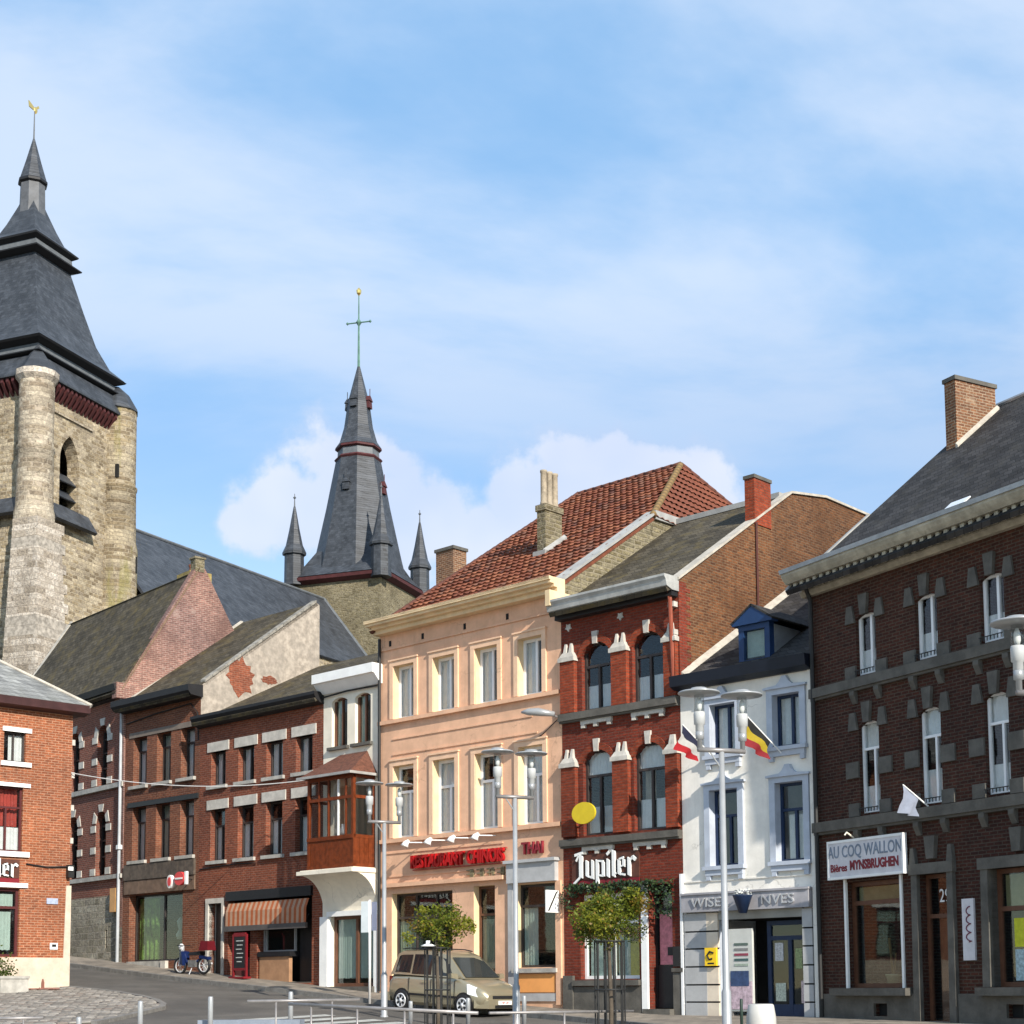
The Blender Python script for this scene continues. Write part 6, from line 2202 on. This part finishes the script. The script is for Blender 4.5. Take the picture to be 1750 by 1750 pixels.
    mm.face([(1.10, .64, 1.02), (1.10, -.64, 1.02), (.45, -.54, 1.53), (.45, .54, 1.53)])
    mm.v = [(x_ + .012, y_, z_ + .012) for x_, y_, z_ in mm.v]
    mm.build("windscreen", plain("car_screen_glass", (.03, .034, .034), .05, .1, 3, spec=.7), cab)
    mm = MB().face([(-1.81, -.62, 1.08), (-1.81, .62, 1.08), (-1.70, .52, 1.50), (-1.70, -.52, 1.50)])
    mm.build("rear_window", MATS["car_side_glass"], cab)
    MB().tube([(1.12, .5, 1.03), (.85, .05, 1.22)], .008, 5).build("wiper", BLK, cab)
    # front
    MB().hexa([(1.78, -.42, .50), (1.92, -.40, .50), (1.92, .40, .50), (1.78, .42, .50)], [(1.72, -.46, .62), (1.89, -.42, .62), (1.89, .42, .62), (1.72, .46, .62)]).build("grille", BLK, body)
    mm = MB().hexa([(1.60, -.80, .24), (1.93, -.56, .24), (1.93, .56, .24), (1.60, .80, .24)], [(1.60, -.80, .47), (1.95, -.58, .47), (1.95, .58, .47), (1.60, .80, .47)])
    mm.build("bumper", PAINT, body)
    MB().box(1.935, 1.965, -.34, .34, .26, .33).build("air_intake", BLK, body)
    pl = MB().box(1.955, 1.975, -.25, .25, .345, .45).build("number_plate", MATS["white_paint"], body)
    place_t = text_mesh("YBP 281", .09, .003, MATS["red_paint"], 1.0)
    for v in place_t.vertices:
        v.co = (-v.co.y + 1.977, v.co.x, v.co.z + .397)
    place(place_t, "plate_text", pl)
    MB().box(-1.90, -1.78, -.74, .74, .26, .50).build("bumper", PAINT, body)
    # wheels
    tyre = MB().lathe([(.19, -.09), (.27, -.095), (.295, -.06), (.295, .045), (.27, .075), (.19, .07)], (0, 0), 24).mesh("tyre", BLK, True)
    rim = MB().lathe([(.20, -.07), (.20, .085), (.17, .09), (.16, .076), (.05, .084), (.05, .098), (.0, .10)], (0, 0), 24)
    rim = rim.mesh("rim", CHR, True)
    slot = MB().box(-.03, .03, .075, .155, .05, .088).mesh("wheel_slot", BLK)
    arch = MB().lathe([(.33, -.10), (.33, .10)], (0, 0), 24).mesh("wheel_arch", BLK)
    for X in (-1.20, 1.22):
        for sgn in (-1, 1):
            wh = place(tyre, "wheel", t, (X, sgn * .79, .295), (RAD(90) * (1 if sgn < 0 else -1), 0, 0))
            place(rim, "rim", wh)
            for k in range(6):
                place(slot, "wheel_slot", wh, (0, 0, .0), (0, 0, k * math.pi / 3))
            place(arch, "wheel_arch", body, (X, sgn * .735, .31), (RAD(90), 0, 0))
    return t


car()


# ------------------------------------------------------------------ moped
def moped():
    s_, n_ = 16.5, .85
    x, y = sn(s_, n_)
    z0 = base(s_) - fall(s_) * n_ + .012
    t = thing("moped", "small blue moped with red top box parked by the shop step", "moped", (x, y, z0), ROW_ANG + math.pi + RAD(8))
    BLK = plain("car_black", (.012, .012, .013))
    CH = MATS["car_chrome"]
    BLU = plain("moped_blue", (.008, .018, .075), .3, .15, 4)
    RD = plain("moped_red", (.11, .010, .015), .35, .15, 4)
    tyre = MB()
    tyre.tube([(.27 * math.cos(a), 0, .27 * math.sin(a)) for a in [2 * math.pi * k / 20 for k in range(21)]], .045, 8, False)
    tm = tyre.mesh("tyre", BLK, True)
    rm = MB().tube([(.22 * math.cos(a), 0, .22 * math.sin(a)) for a in [2 * math.pi * k / 20 for k in range(21)]], .016, 6, False)
    for k in range(8):
        a = k * math.pi / 4
        rm.tube([(0, 0, 0), (.22 * math.cos(a), 0, .22 * math.sin(a))], .008, 4)
    rm = rm.mesh("rim", CH)
    for X in (-.58, .60):
        wl = place(tm, "wheel", t, (X, 0, .31))
        place(rm, "rim", wl)
    MB().tube([(.60, -.07, .31), (.52, -.07, .72), (.44, 0, 1.0)], .022, 6).tube([(.60, .07, .31), (.52, .07, .72), (.44, 0, 1.0)], .022, 6).build("fork", CH, t)
    MB().tube([(.44, -.30, 1.02), (.45, 0, 1.0), (.44, .30, 1.02)], .016, 6).build("handlebar", BLK, t)
    MB().lathe([(.02, .86), (.09, .88), (.10, 1.0), (.04, 1.08)], (.55, 0), 12).build("headlamp", CH, t, True)
    MB().hexa([(.30, -.17, .32), (.50, -.13, .36), (.50, .13, .36), (.30, .17, .32)], [(.36, -.19, .80), (.50, -.14, .84), (.50, .14, .84), (.36, .19, .80)]).build("leg_shield", BLU, t)
    MB().tube([(.42, 0, .8), (.25, 0, .42), (-.15, 0, .42), (-.45, 0, .55)], [.04, .05, .06, .04], 8).build("frame", BLU, t)
    MB().box(-.25, .10, -.11, .11, .26, .50).build("engine", plain("engine_grey", (.30, .30, .30), .4, .4, 8, metal=.6), t)
    MB().tube([(-.1, -.14, .30), (-.45, -.16, .32), (-.80, -.16, .38)], .035, 8).build("exhaust", CH, t)
    MB().hexa([(-.50, -.13, .66), (.10, -.11, .66), (.10, .11, .66), (-.50, .13, .66)], [(-.52, -.12, .80), (.06, -.09, .77), (.06, .09, .77), (-.52, .12, .80)]).build("seat", BLK, t)
    MB().hexa([(-.95, -.20, .82), (-.52, -.20, .82), (-.52, .20, .82), (-.95, .20, .82)], [(-.92, -.17, 1.14), (-.58, -.17, 1.14), (-.58, .17, 1.14), (-.92, .17, 1.14)]).build("top_box", RD, t)
    MB().hexa([(-.85, -.09, .50), (-.42, -.09, .56), (-.42, .09, .56), (-.85, .09, .50)], [(-.85, -.09, .60), (-.42, -.09, .66), (-.42, .09, .66), (-.85, .09, .60)]).build("rear_mudguard", BLU, t)
    MB().tube([(-.05, .02, .3), (-.08, .22, .0)], .015, 5).build("stand", CH, t)


moped()
# ------------------------------------------------------------------ build the houses
PINK, RED_, WHITE, DARK = pink_house(), red_house(), white_house(), dark_house()
BAY, ROWH, SHOPH, OLDH, ORANGE = bay_house(), row_house(), shop_house(), old_house(), orange_house()
church()
ground()


def wall_thing(h, name, label, cat, u, d, z, group=None):
    p = h.world(u, d, z)
    return thing(name, label, cat, (p.x, p.y, p.z), h.ang, group)


# back-street chimneys peeping over the roofs
for (x, y, z0, z1, w, dpt, lab) in ((-2.25, 59.0, 12.0, 18.25, .95, .7, "stubby brick chimney behind the pantiled roof verge"), (10.4, 47.5, 10.0, 15.35, .9, .6, "flat topped chimney stack behind the dark house roof")):
    t = thing("chimney_stack", lab, "chimney", (x, y, z0), ROW_ANG)
    MB().box(-w / 2, w / 2, -dpt / 2, dpt / 2, 0, z1 - z0).build("stack", BR_CHIM, t)
    MB().box(-w / 2 - .05, w / 2 + .05, -dpt / 2 - .05, dpt / 2 + .05, z1 - z0, z1 - z0 + .12).build("cap", BS_, t)


def fit(me, width):
    xs = [v.co.x for v in me.vertices]
    a, b = min(xs), max(xs)
    for v in me.vertices:
        v.co.x = (v.co.x - (a + b) / 2) * width / (b - a)
    return me


# --- restaurant lettering on the peach house
LR = plain("letter_red", (.40, .006, .008), .4, .1, 3)
t = wall_thing(PINK, "restaurant_sign", "red restaurant lettering on the peach plastered house", "sign", 3.6, 0, 5.50)
MB().box(-1.98, 1.98, -.09, -.02, -.235, -.205).box(-1.98, 1.98, -.09, -.02, .20, .23).build("mounting_rail", PINKR := plain("rail_red", (.35, .05, .04), .6, .1, 3), t)
place(fit(text_mesh("RESTAURANT", .52, .05, LR, 1, 0, .022), 2.30), "lettering", t, (-.84, -.13, 0))
place(fit(text_mesh("CHINOIS", .52, .05, LR, 1, 0, .022), 1.52), "lettering", t, (1.20, -.13, 0))
t = wall_thing(PINK, "thai_sign", "dark red four letter sign above the grey shop fascia", "sign", 6.62, 0, 5.62)
place(text_mesh("THAI", .48, .04, plain("letter_maroon", (.22, .02, .03), .5, .2, 3), .78, 0, .01), "lettering", t, (0, -.06, 0))
# brush characters in relief
t = wall_thing(PINK, "relief_characters", "row of dark relief characters above the restaurant door", "sign", 4.7, 0, 5.0)
RC = plain("relief_olive", (.20, .17, .10), .8, .3, 5)
rnd = random.Random(3)
for k in range(4):
    m = MB()
    u = -.78 + k * .42
    for zz in (.14, .02, -.11):
        a = rnd.uniform(-.03, .03)
        m.hexa([(u, -.05, zz - .016), (u + .30, -.05, zz - .016 + a), (u + .30, -.0, zz - .016 + a), (u, -.0, zz - .016)], [(u, -.05, zz + .016), (u + .30, -.05, zz + .016 + a), (u + .30, -.0, zz + .016 + a), (u, -.0, zz + .016)])
    for xx in rnd.sample((.04, .10, .16, .22, .27), 3):
        m.box(u + xx - .016, u + xx + .016, -.045, -.0, -.17, .17)
    m.build("character", RC, t)
# spotlights on arms above the lettering
for i, u in enumerate((1.75, 2.75, 3.75, 4.75)):
    t = wall_thing(PINK, "spotlight", "white spotlight on an arm above " + ("the first letters of RESTAURANT", "the middle letters of RESTAURANT", "the last letters of RESTAURANT", "the word CHINOIS")[i], "spotlight", u, 0, 6.0, "spotlights above the restaurant sign")
    MB().tube([(.35, 0, .10), (.05, -.42, .10)], .018, 6).build("arm", MATS["white_paint"], t)
    MB().tube([(.02, -.38, .16), (-.02, -.46, .08), (-.04, -.50, -.02)], [.05, .09, .13], 10).build("lamp_head", MATS["white_paint"], t, True)
# wall lantern at the corner of the peach house
t = wall_thing(PINK, "wall_lantern", "grey street lantern on a bracket between peach and red houses", "lantern", 7.66, 0, 9.30)
MB().tube([(0, 0, -.05), (-.05, -.25, .0), (-.1, -.35, .1)], .03, 6).build("bracket", STEEL_D, t)
MB().tube([(.05, -.28, .02), (-.35, -.52, .10), (-.62, -.66, .12), (-.80, -.74, .12)], [.07, .12, .10, .03], 10).build("lamp_housing", STEEL, t, True)
o = MB().tube([(7.6, -.05, 9.2), (7.0, -.03, 8.85), (6.6, -.02, 8.72)], .012, 5)
PINK.part("lamp_cable", MB(-PINK.zb).tube([(7.6, -.05, 9.2), (7.0, -.03, 8.85), (6.6, -.02, 8.72)], .012, 5), MATS["shadow_black"])
# square hanging sign between the shops
t = wall_thing(PINK, "hanging_sign", "small square white sign with black diagonal at the bar corner", "sign", 7.62, 0, 4.05)
MB().box(-.02, .02, -.62, -.10, -.30, .32).build("panel", MATS["white_paint"], t)
MB().hexa([(.021, -.56, -.26), (.021, -.50, -.26), (.026, -.50, -.26), (.026, -.56, -.26)], [(.021, -.22, .28), (.021, -.16, .28), (.026, -.16, .28), (.026, -.22, .28)]).build("diagonal", MATS["black_paint"], t)
MB().tube([(0, .0, .2), (0, -.12, .2)], .015, 6).build("bracket", MATS["iron_black"], t)


# --- blackletter beer sign: strokes with slanted ends
def stroke(m, x0, z0, x1, z1, w, y0=-.10, y1=-.03, sl=.05):
    m.hexa([(x0 - w / 2, y0, z0), (x0 + w / 2, y0, z0 - sl), (x0 + w / 2, y1, z0 - sl), (x0 - w / 2, y1, z0)],
           [(x1 - w / 2, y0, z1), (x1 + w / 2, y0, z1 - sl), (x1 + w / 2, y1, z1 - sl), (x1 - w / 2, y1, z1)])


def bar_(m, x0, z0, x1, z1, w, y0=-.098, y1=-.03):
    d = Vector((x1 - x0, z1 - z0)).normalized()
    n = Vector((-d.y, d.x)) * w / 2
    m.hexa([(x0 - n.x, y0, z0 - n.y), (x1 - n.x, y0, z1 - n.y), (x1 - n.x, y1, z1 - n.y), (x0 - n.x, y1, z0 - n.y)],
           [(x0 + n.x, y0, z0 + n.y), (x1 + n.x, y0, z1 + n.y), (x1 + n.x, y1, z1 + n.y), (x0 + n.x, y1, z0 + n.y)])


LETTERS = {
    "J": (.40, [("s", .26, .05, .26, .62, .11), ("b", .05, .60, .34, .66, .07), ("b", .26, .05, .02, -.13, .06), ("b", .10, .45, .20, .60, .05)]),
    "u": (.34, [("s", .07, .06, .07, .46, .09), ("s", .26, .0, .26, .46, .09), ("b", .07, .06, .24, .0, .05)]),
    "p": (.36, [("s", .07, -.20, .07, .46, .09), ("s", .27, .06, .27, .42, .09), ("b", .07, .42, .28, .40, .05), ("b", .08, .06, .28, .03, .05)]),
    "i": (.17, [("s", .07, .02, .07, .46, .09), ("b", .03, .56, .11, .62, .07)]),
    "l": (.19, [("s", .08, .02, .08, .68, .10), ("b", .08, .04, .16, .08, .05)]),
    "e": (.32, [("s", .07, .06, .07, .42, .09), ("b", .07, .06, .26, .02, .05), ("b", .07, .42, .22, .46, .05), ("s", .22, .26, .22, .44, .08), ("b", .08, .22, .25, .28, .04)]),
    "r": (.30, [("s", .07, .02, .07, .46, .09), ("b", .08, .36, .20, .46, .06), ("b", .18, .46, .28, .38, .09)]),
}


def beer_sign(h, u0, z0, label, k=1.0):
    t = wall_thing(h, "beer_sign", label, "sign", u0, 0, z0)
    total = sum(LETTERS[c][0] for c in "Jupiler")
    MB().box(-.08 * k, total * k + .06, -.05, -.012, -.26 * k, -.06 * k).build("red_band", plain("band_red", (.19, .012, .02), .5, .15, 4), t)
    MB().box(-.08 * k, total * k + .06, -.045, -.012, -.05 * k, .62 * k).build("back_board", plain("board_brown", (.10, .035, .022), .7, .3, 4), t)
    x = 0.0
    for c in "Jupiler":
        w, ss = LETTERS[c]
        mw, mk = MB(), MB()
        for kind, a, b, cc, d, wd in ss:
            q = ((x + a) * k, b * k, (x + cc) * k, d * k)
            if kind == "s":
                stroke(mw, *q, wd * k)
                stroke(mk, q[0] - .045 * k, q[1], q[2] - .045 * k, q[3], (wd + .035) * k, -.075, -.028)
            else:
                bar_(mw, *q, wd * k)
                bar_(mk, *q, (wd + .05) * k, -.072, -.028)
        lt = mw.build("letter", MATS["white_paint"], t)
        mk.build("letter_edge", MATS["black_paint"], lt)
        x += w
    return t


beer_sign(RED_, .44, 4.66, "white blackletter beer sign over the red brick bar", 1.08)
beer_sign(ORANGE, 2.42, 5.20, "white blackletter beer sign over the orange corner house window", .86)

# yellow oval advertising plate on the red house
t = wall_thing(RED_, "oval_plate", "yellow oval advertising plate in front of a red house window", "sign", 1.12, 0, 6.42)
m = MB()
m.prism([(.42 * math.cos(a), .30 * math.sin(a)) for a in [2 * math.pi * i / 28 for i in range(28)]], "y", -.42, -.36)
m.build("plate", plain("plate_yellow", (.62, .46, .02), .45, .08, 4), t)
MB().tube([(0, -.36, 0), (0, 0, 0)], .02, 6).build("bracket", MATS["iron_black"], t)

# ivy over the bar front
random.seed(21)
t = wall_thing(RED_, "ivy_garland", "dark green ivy garland hanging over the bar window and door", "plant", .0, 0, 4.0)
iv = [MB() for _ in range(2)]
IVY = [plain("ivy_dark", (.02, .045, .02), .5, .4, 8), plain("ivy_mid", (.045, .08, .025), .5, .4, 8)]
for i in range(1500):
    u = random.uniform(.15, 3.95)
    dr = .28 + (.75 if 3.3 < u < 3.95 else .12 * math.sin(u * 5) + (.25 if u < .4 else 0))
    z = .48 - random.random() ** 1.3 * dr
    leaf(iv[random.random() < .4], Vector((u, -.06 - random.random() * .26, z)), random.uniform(.07, .12))
st_ = MB().tube([(.1, -.12, .42), (1.3, -.15, .47), (2.6, -.14, .44), (3.9, -.12, .40)], .015, 5).build("stem", BARK, t)
for k in range(2):
    iv[k].build("foliage", IVY[k], t)

# --- flags on the white house
def flag(h, u, z, dirv, cols, label, ln=1.5, fw=.95, fh=.75, tilt=0.0):
    t = wall_thing(h, "flag", label, "flag", u, 0, z)
    tip = Vector(dirv) * ln
    MB().tube([(0, 0, 0), tip], [.018, .014], 6).build("flag_pole", MATS["white_paint"], t)
    n = len(cols)
    up = Vector(dirv)
    for i, c in enumerate(cols):
        mm = MB()
        rows = []
        for a in range(9):
            f = a / 8
            p0 = tip * (1 - (.62 * f))
            r = []
            for b in range(5):
                g = (i + b / 4) / n
                drop = fh * g * (1.0 - .35 * f) 
                sway = .05 * math.sin(f * 9 + g * 5) * (.3 + g)
                r.append(mm.vert((p0.x + sway - .10 * g + tilt * g, p0.y + sway * .7, p0.z - drop)))
            rows.append(r)
        for A, B in zip(rows, rows[1:]):
            for b in range(4):
                mm.f.append([A[b], A[b + 1], B[b + 1], B[b]])
        mm.build("flag_cloth", plain("flag_%s" % "_".join("%d" % (v * 100) for v in c), c, .8, .15, 5), t, True)
    return t


flag(WHITE, 3.22, 7.35, Vector((-.28, -.70, .66)).normalized(), [(.012, .012, .012), (.34, .25, .015), (.20, .012, .018)], "black yellow and red flag on a pole from the white house", 1.45, fh=.7)
flag(WHITE, 1.05, 7.55, Vector((-.22, -.72, .62)).normalized(), [(.02, .022, .05), (.48, .47, .45), (.36, .012, .018)], "blue white and red flag on a pole from the white house", 1.25, fh=.62, tilt=-.12)
flag(DARK, 3.85, 5.62, Vector((-.30, -.62, .60)).normalized(), [(.27, .30, .38)], "limp pale flag hanging from the dark brick house", .75, fh=.62)
# shop number basket of flowers on the fascia
t = wall_thing(WHITE, "fascia_planter", "dark blue tapered planter on the grey shop fascia", "planter", 2.22, -.24, 3.66)
MB().lathe([(.10, -.18), (.24, .24), (.26, .26), (.24, .27)], (0, -.27), 12).build("pot", NF, t, True)
m = MB()
for _ in range(60):
    leaf(m, Vector((random.uniform(-.2, .2), -.27 + random.uniform(-.15, .15), .27 + random.uniform(0, .14))), .08)
m.build("foliage", plain("flowers_white", (.6, .62, .6), .7, .4, 9), t)
# yellow post sign by the entrance
t = wall_thing(WHITE, "post_sign", "yellow square sign with black horn on the entrance pier", "sign", .94, -.10, 2.42)
MB().box(-.18, .18, -.06, 0, -.22, .24).build("panel", plain("sign_yellow", (.85, .55, .02), .5, .1, 4), t)
MB().tube([(.10, -.065, .10), (-.02, -.065, .14), (-.10, -.065, .04), (-.04, -.065, -.06), (.06, -.065, -.04)], .025, 6).build("horn_emblem", MATS["black_paint"], t)
MB().box(-.09, .11, -.064, -.06, -.18, -.14).build("caption_bar", MATS["black_paint"], t)
# tall information panel
t = wall_thing(WHITE, "information_panel", "tall pale information panel with printed notices in shop entrance", "sign", 1.74, 0, .9)
MB().box(-.36, .36, .02, .10, .15, 2.22).build("panel", plain("panel_pale", (.52, .53, .50), .5, .1, 3), t)
MB().box(-.34, .34, .0, .02, .2, .9).build("poster", plain("poster_rose", (.52, .40, .46), .6, .5, 9), t)
MB().box(-.30, .26, -.006, .0, .78, 1.16).build("poster_header", plain("poster_navy", (.04, .07, .16), .6, .4, 6), t)
for i, c in enumerate([(.10, .14, .12), (.2, .2, .2), (.25, .05, .08), (.05, .10, .10), (.30, .36, .30)]):
    MB().box(-.18, .24, .008, .02, 1.80 - i * .13, 1.86 - i * .13).build("notice_line", plain("notice_%d" % i, c, .6, .2, 9), t)
for u in (-.3, .3):
    MB().box(u - .03, u + .03, .03, .09, -.05, .15).build("foot", STEEL_D, t)

# --- signboard on the dark house
t = wall_thing(DARK, "pub_signboard", "white framed pub signboard on two posts, dark brick house", "sign", 1.92, 0, 4.63)
MB().box(-1.27, 1.27, -.20, -.10, -.43, .43).build("board", plain("board_white", (.62, .60, .62), .55, .15, 3), t)
fr = MB().box(-1.30, 1.30, -.215, -.09, .40, .46).box(-1.30, 1.30, -.215, -.09, -.46, -.40).box(-1.30, -1.25, -.214, -.09, -.40, .40).box(1.25, 1.30, -.214, -.09, -.40, .40).build("board_frame", MATS["white_paint"], t)
GB = plain("letter_greyblue", (.20, .24, .30), .6, .25, 4)
place(text_mesh("AU COQ WALLON", .40, .006, GB, .74, 0, .004), "lettering", t, (0, -.205, .17))
place(text_mesh("Bières", .25, .006, plain("letter_darkred", (.20, .02, .03), .6, .2, 4), .95, 0, .006), "lettering", t, (-.90, -.205, -.20))
place(text_mesh("MYNSBRUGHEN", .30, .006, MATS["letter_darkred"], .76, 0, .012), "lettering", t, (.32, -.205, -.17))
MB().tube([(-.5, -.05, .5), (-.5, -.28, .62), (-.5, -.34, .55)], .02, 6).build("lamp_arm", MATS["cream_plaster"], t)
# upright advertising panel beside the door
t = wall_thing(DARK, "upright_panel", "narrow upright white panel with dark red lettering beside the door", "sign", 4.98, 0, 2.85)
MB().box(-.17, .17, -.06, -.005, -.66, .66).build("panel", MATS["board_white"], t)
m = MB()
pts = []
for i in range(60):
    k = i / 59
    pts.append((.02 + .08 * math.sin(k * 27) * (1 - .3 * k), -.066, -.30 + .80 * k + .03 * math.cos(k * 27)))
m.tube(pts, .013, 6)
m.build("script_flourish", plain("letter_plum", (.16, .03, .06), .6, .2, 4), t)
# plant pot in the pub window
p = DARK.world(1.95, .55, 1.62)
t = thing("window_pot", "cream flower pot with sticks on the pub window ledge", "plant pot", (p.x, p.y, p.z), DARK.ang)
MB().lathe([(.12, 0), (.17, .26), (.19, .27), (.19, .31), (.15, .31)], (0, 0), 14).build("pot", plain("pot_cream", (.56, .48, .32), .7, .15, 4), t, True)
MB().tube([(0, 0, .2), (-.1, 0, 1.15)], .03, 6).tube([(.02, 0, .2), (.08, .03, .8)], .02, 6).build("stick", plain("stick_brown", (.30, .15, .06), .8, .3, 4), t)
DARK.box("display_shelf", MATS["dark_frame"], 1.05, 2.9, .35, .9, 1.5, 1.62)

# --- awning and board at the snack bar
t = wall_thing(ROWH, "awning", "orange and white striped awning over the snack bar front", "awning", 1.86, 0, 4.66)
A1, A2 = plain("awning_orange", (.36, .10, .035), .8, .15, 5), plain("awning_cream", (.42, .26, .17), .8, .15, 5)
n = 34
for i in range(n):
    u0, u1 = 4.40 * i / n, 4.40 * (i + 1) / n
    m = MB().face([(u0, -.04, .0), (u1, -.04, .0), (u1, -.16, -.30), (u0, -.16, -.30)])
    m.face([(u0, -.16, -.30), (u1, -.16, -.30), (u1, -.17, -.80), (u0, -.17, -.80)])
    m.build("stripe", A1 if i % 2 else A2, t)
MB().box(-.02, 4.42, -.22, -.12, -.98, -.80).build("front_bar", plain("bar_dark", (.09, .08, .075), .6, .2, 3), t)
for u in (.05, 4.35):
    MB().tube([(u, 0, -.5), (u, -.17, -.80)], .015, 5).build("stay", MATS["iron_black"], t)

x, y = sn(14.25, .50)
t = thing("menu_board", "red framed blackboard menu stand outside the snack bar", "menu board", (x, y, base(14.25) - .01), ROW_ANG)
RB = plain("board_red", (.17, .010, .015), .4, .15, 4)
m = MB().box(-.40, -.32, -.03, .03, 0, 1.5).box(.32, .40, -.03, .03, 0, 1.5).box(-.32, .32, -.03, .03, 1.42, 1.55).box(-.32, .32, -.03, .03, .28, .36)
m.box(-.42, .42, -.16, .16, 0, .07)
m.build("stand_frame", RB, t)
MB().box(-.32, .32, -.018, .018, .36, 1.42).build("chalk_panel", MATS["black_paint"], t)
for i in range(6):
    MB().box(-.2 + .05 * (i % 2), .2 - .04 * (i % 3), -.022, -.018, 1.26 - i * .14, 1.29 - i * .14).build("chalk_line", plain("chalk", (.5, .52, .5), .9, .4, 30), t)
# illuminated round sign box on the shop house
t = wall_thing(SHOPH, "shop_box_sign", "red and white double sign box above the shop front", "sign", 4.55, 0, 5.62)
RW = plain("sign_red", (.62, .05, .05), .4, .1, 4)
MB().prism([(.30 * math.cos(a), .24 * math.sin(a)) for a in [2 * math.pi * i / 20 for i in range(20)]], "y", -.62, -.50).build("disc", RW, t)
MB().box(-.22, .22, -.64, -.625, -.03, .03).build("disc_bar", MATS["white_paint"], t)
MB().prism([(-.62 + .16 * math.cos(a), -.08 + .24 * math.sin(a)) for a in [2 * math.pi * i / 16 for i in range(16)]], "y", -.60, -.48).build("side_disc", MATS["white_paint"], t)
MB().prism([(-.62 + .10 * math.cos(a), -.08 + .16 * math.sin(a)) for a in [2 * math.pi * i / 16 for i in range(16)]], "y", -.615, -.60).build("side_disc_face", RW, t)
MB().box(.30, .40, -.60, -.50, -.22, .24).build("end_panel", MATS["white_paint"], t)
MB().tube([(0, -.5, 0), (0, 0, 0)], .02, 6).tube([(-.62, -.5, 0), (-.62, 0, 0)], .02, 6).build("bracket", MATS["iron_black"], t)

# --- bus stop / parking sign post near the bay house
x, y = sn(5.95, 1.95)
z0 = gz(x, y)
t = thing("sign_post", "slim white post with back of traffic signs by the bay house", "sign", (x, y, z0), RAD(-30))
MB().tube([(0, 0, -.03), (0, 0, 3.06)], .04, 10).build("post", plain("post_white", (.74, .72, .70), .45, .1, 3), t, True)
MB().box(-.28, -.02, -.05, -.03, 2.10, 3.02).build("sign_plate", plain("plate_pale", (.55, .60, .62), .4, .1, 3), t)
MB().box(.04, .22, .03, .05, 2.15, 3.0).build("sign_plate", plain("plate_bluegrey", (.18, .20, .28), .4, .1, 3), t)

# --- overhead wire from the orange house to the bay house
a, b = ORANGE.world(5.95, -.05, 8.6), BAY.world(.0, -.1, 8.55)
m = MB()
pts = []
for i in range(25):
    f = i / 24
    p = a.lerp(b, f)
    pts.append((p.x - a.x, p.y - a.y, p.z - a.z - .35 * 4 * f * (1 - f)))
o = m.tube(pts, .014, 5).build("overhead_wire", plain("wire_grey", (.42, .42, .42), .5, .1, 3))
o.location = a
tag(o, "thin overhead wire slung from the orange house to the bay house", "wire")
# pole of an orange lantern on the corner
t = wall_thing(ORANGE, "junction_box", "white and black cable box on the orange house corner", "cable box", 5.96, -.02, 5.35)
MB().box(-.10, .10, -.16, 0, -.10, .30).build("box", MATS["iron_black"], t)
MB().box(-.12, .04, -.20, -.16, .12, .24).build("bracket", MATS["white_paint"], t)
# planter by the orange house
p = ORANGE.world(3.75, -.85, 0)
t = thing("stone_trough", "low stone planter trough at the orange house plinth", "planter", (p.x, p.y, gz(p.x, p.y) + .05), ORANGE.ang)
MB().box(-.55, .35, -.3, .3, 0, .42).box(-.58, .38, -.33, .33, .42, .50).build("trough", PS, t)
m = MB()
for _ in range(260):
    leaf(m, Vector((random.uniform(-.55, .0), random.uniform(-.2, .2), .5 + abs(random.gauss(0, .28)))), .10)
m.build("foliage", LEAF[2], t)
# boundary step near the trough
p = ORANGE.world(4.9, -.5, 0)
t = thing("fire_hydrant_cover", "rusty red iron valve on the setts by the orange house", "valve", (p.x, p.y, gz(p.x, p.y) + .08), 0)
MB().lathe([(.55, 0), (.5, .03), (.0, .035)], (0, 0), 12, 0, .6).build("cover", plain("rust_red", (.24, .10, .07), .8, .3, 6), t)
MB().lathe([(.05, .03), (.05, .2), (.02, .32)], (0, 0), 8).build("spindle", MATS["rust_red"], t)
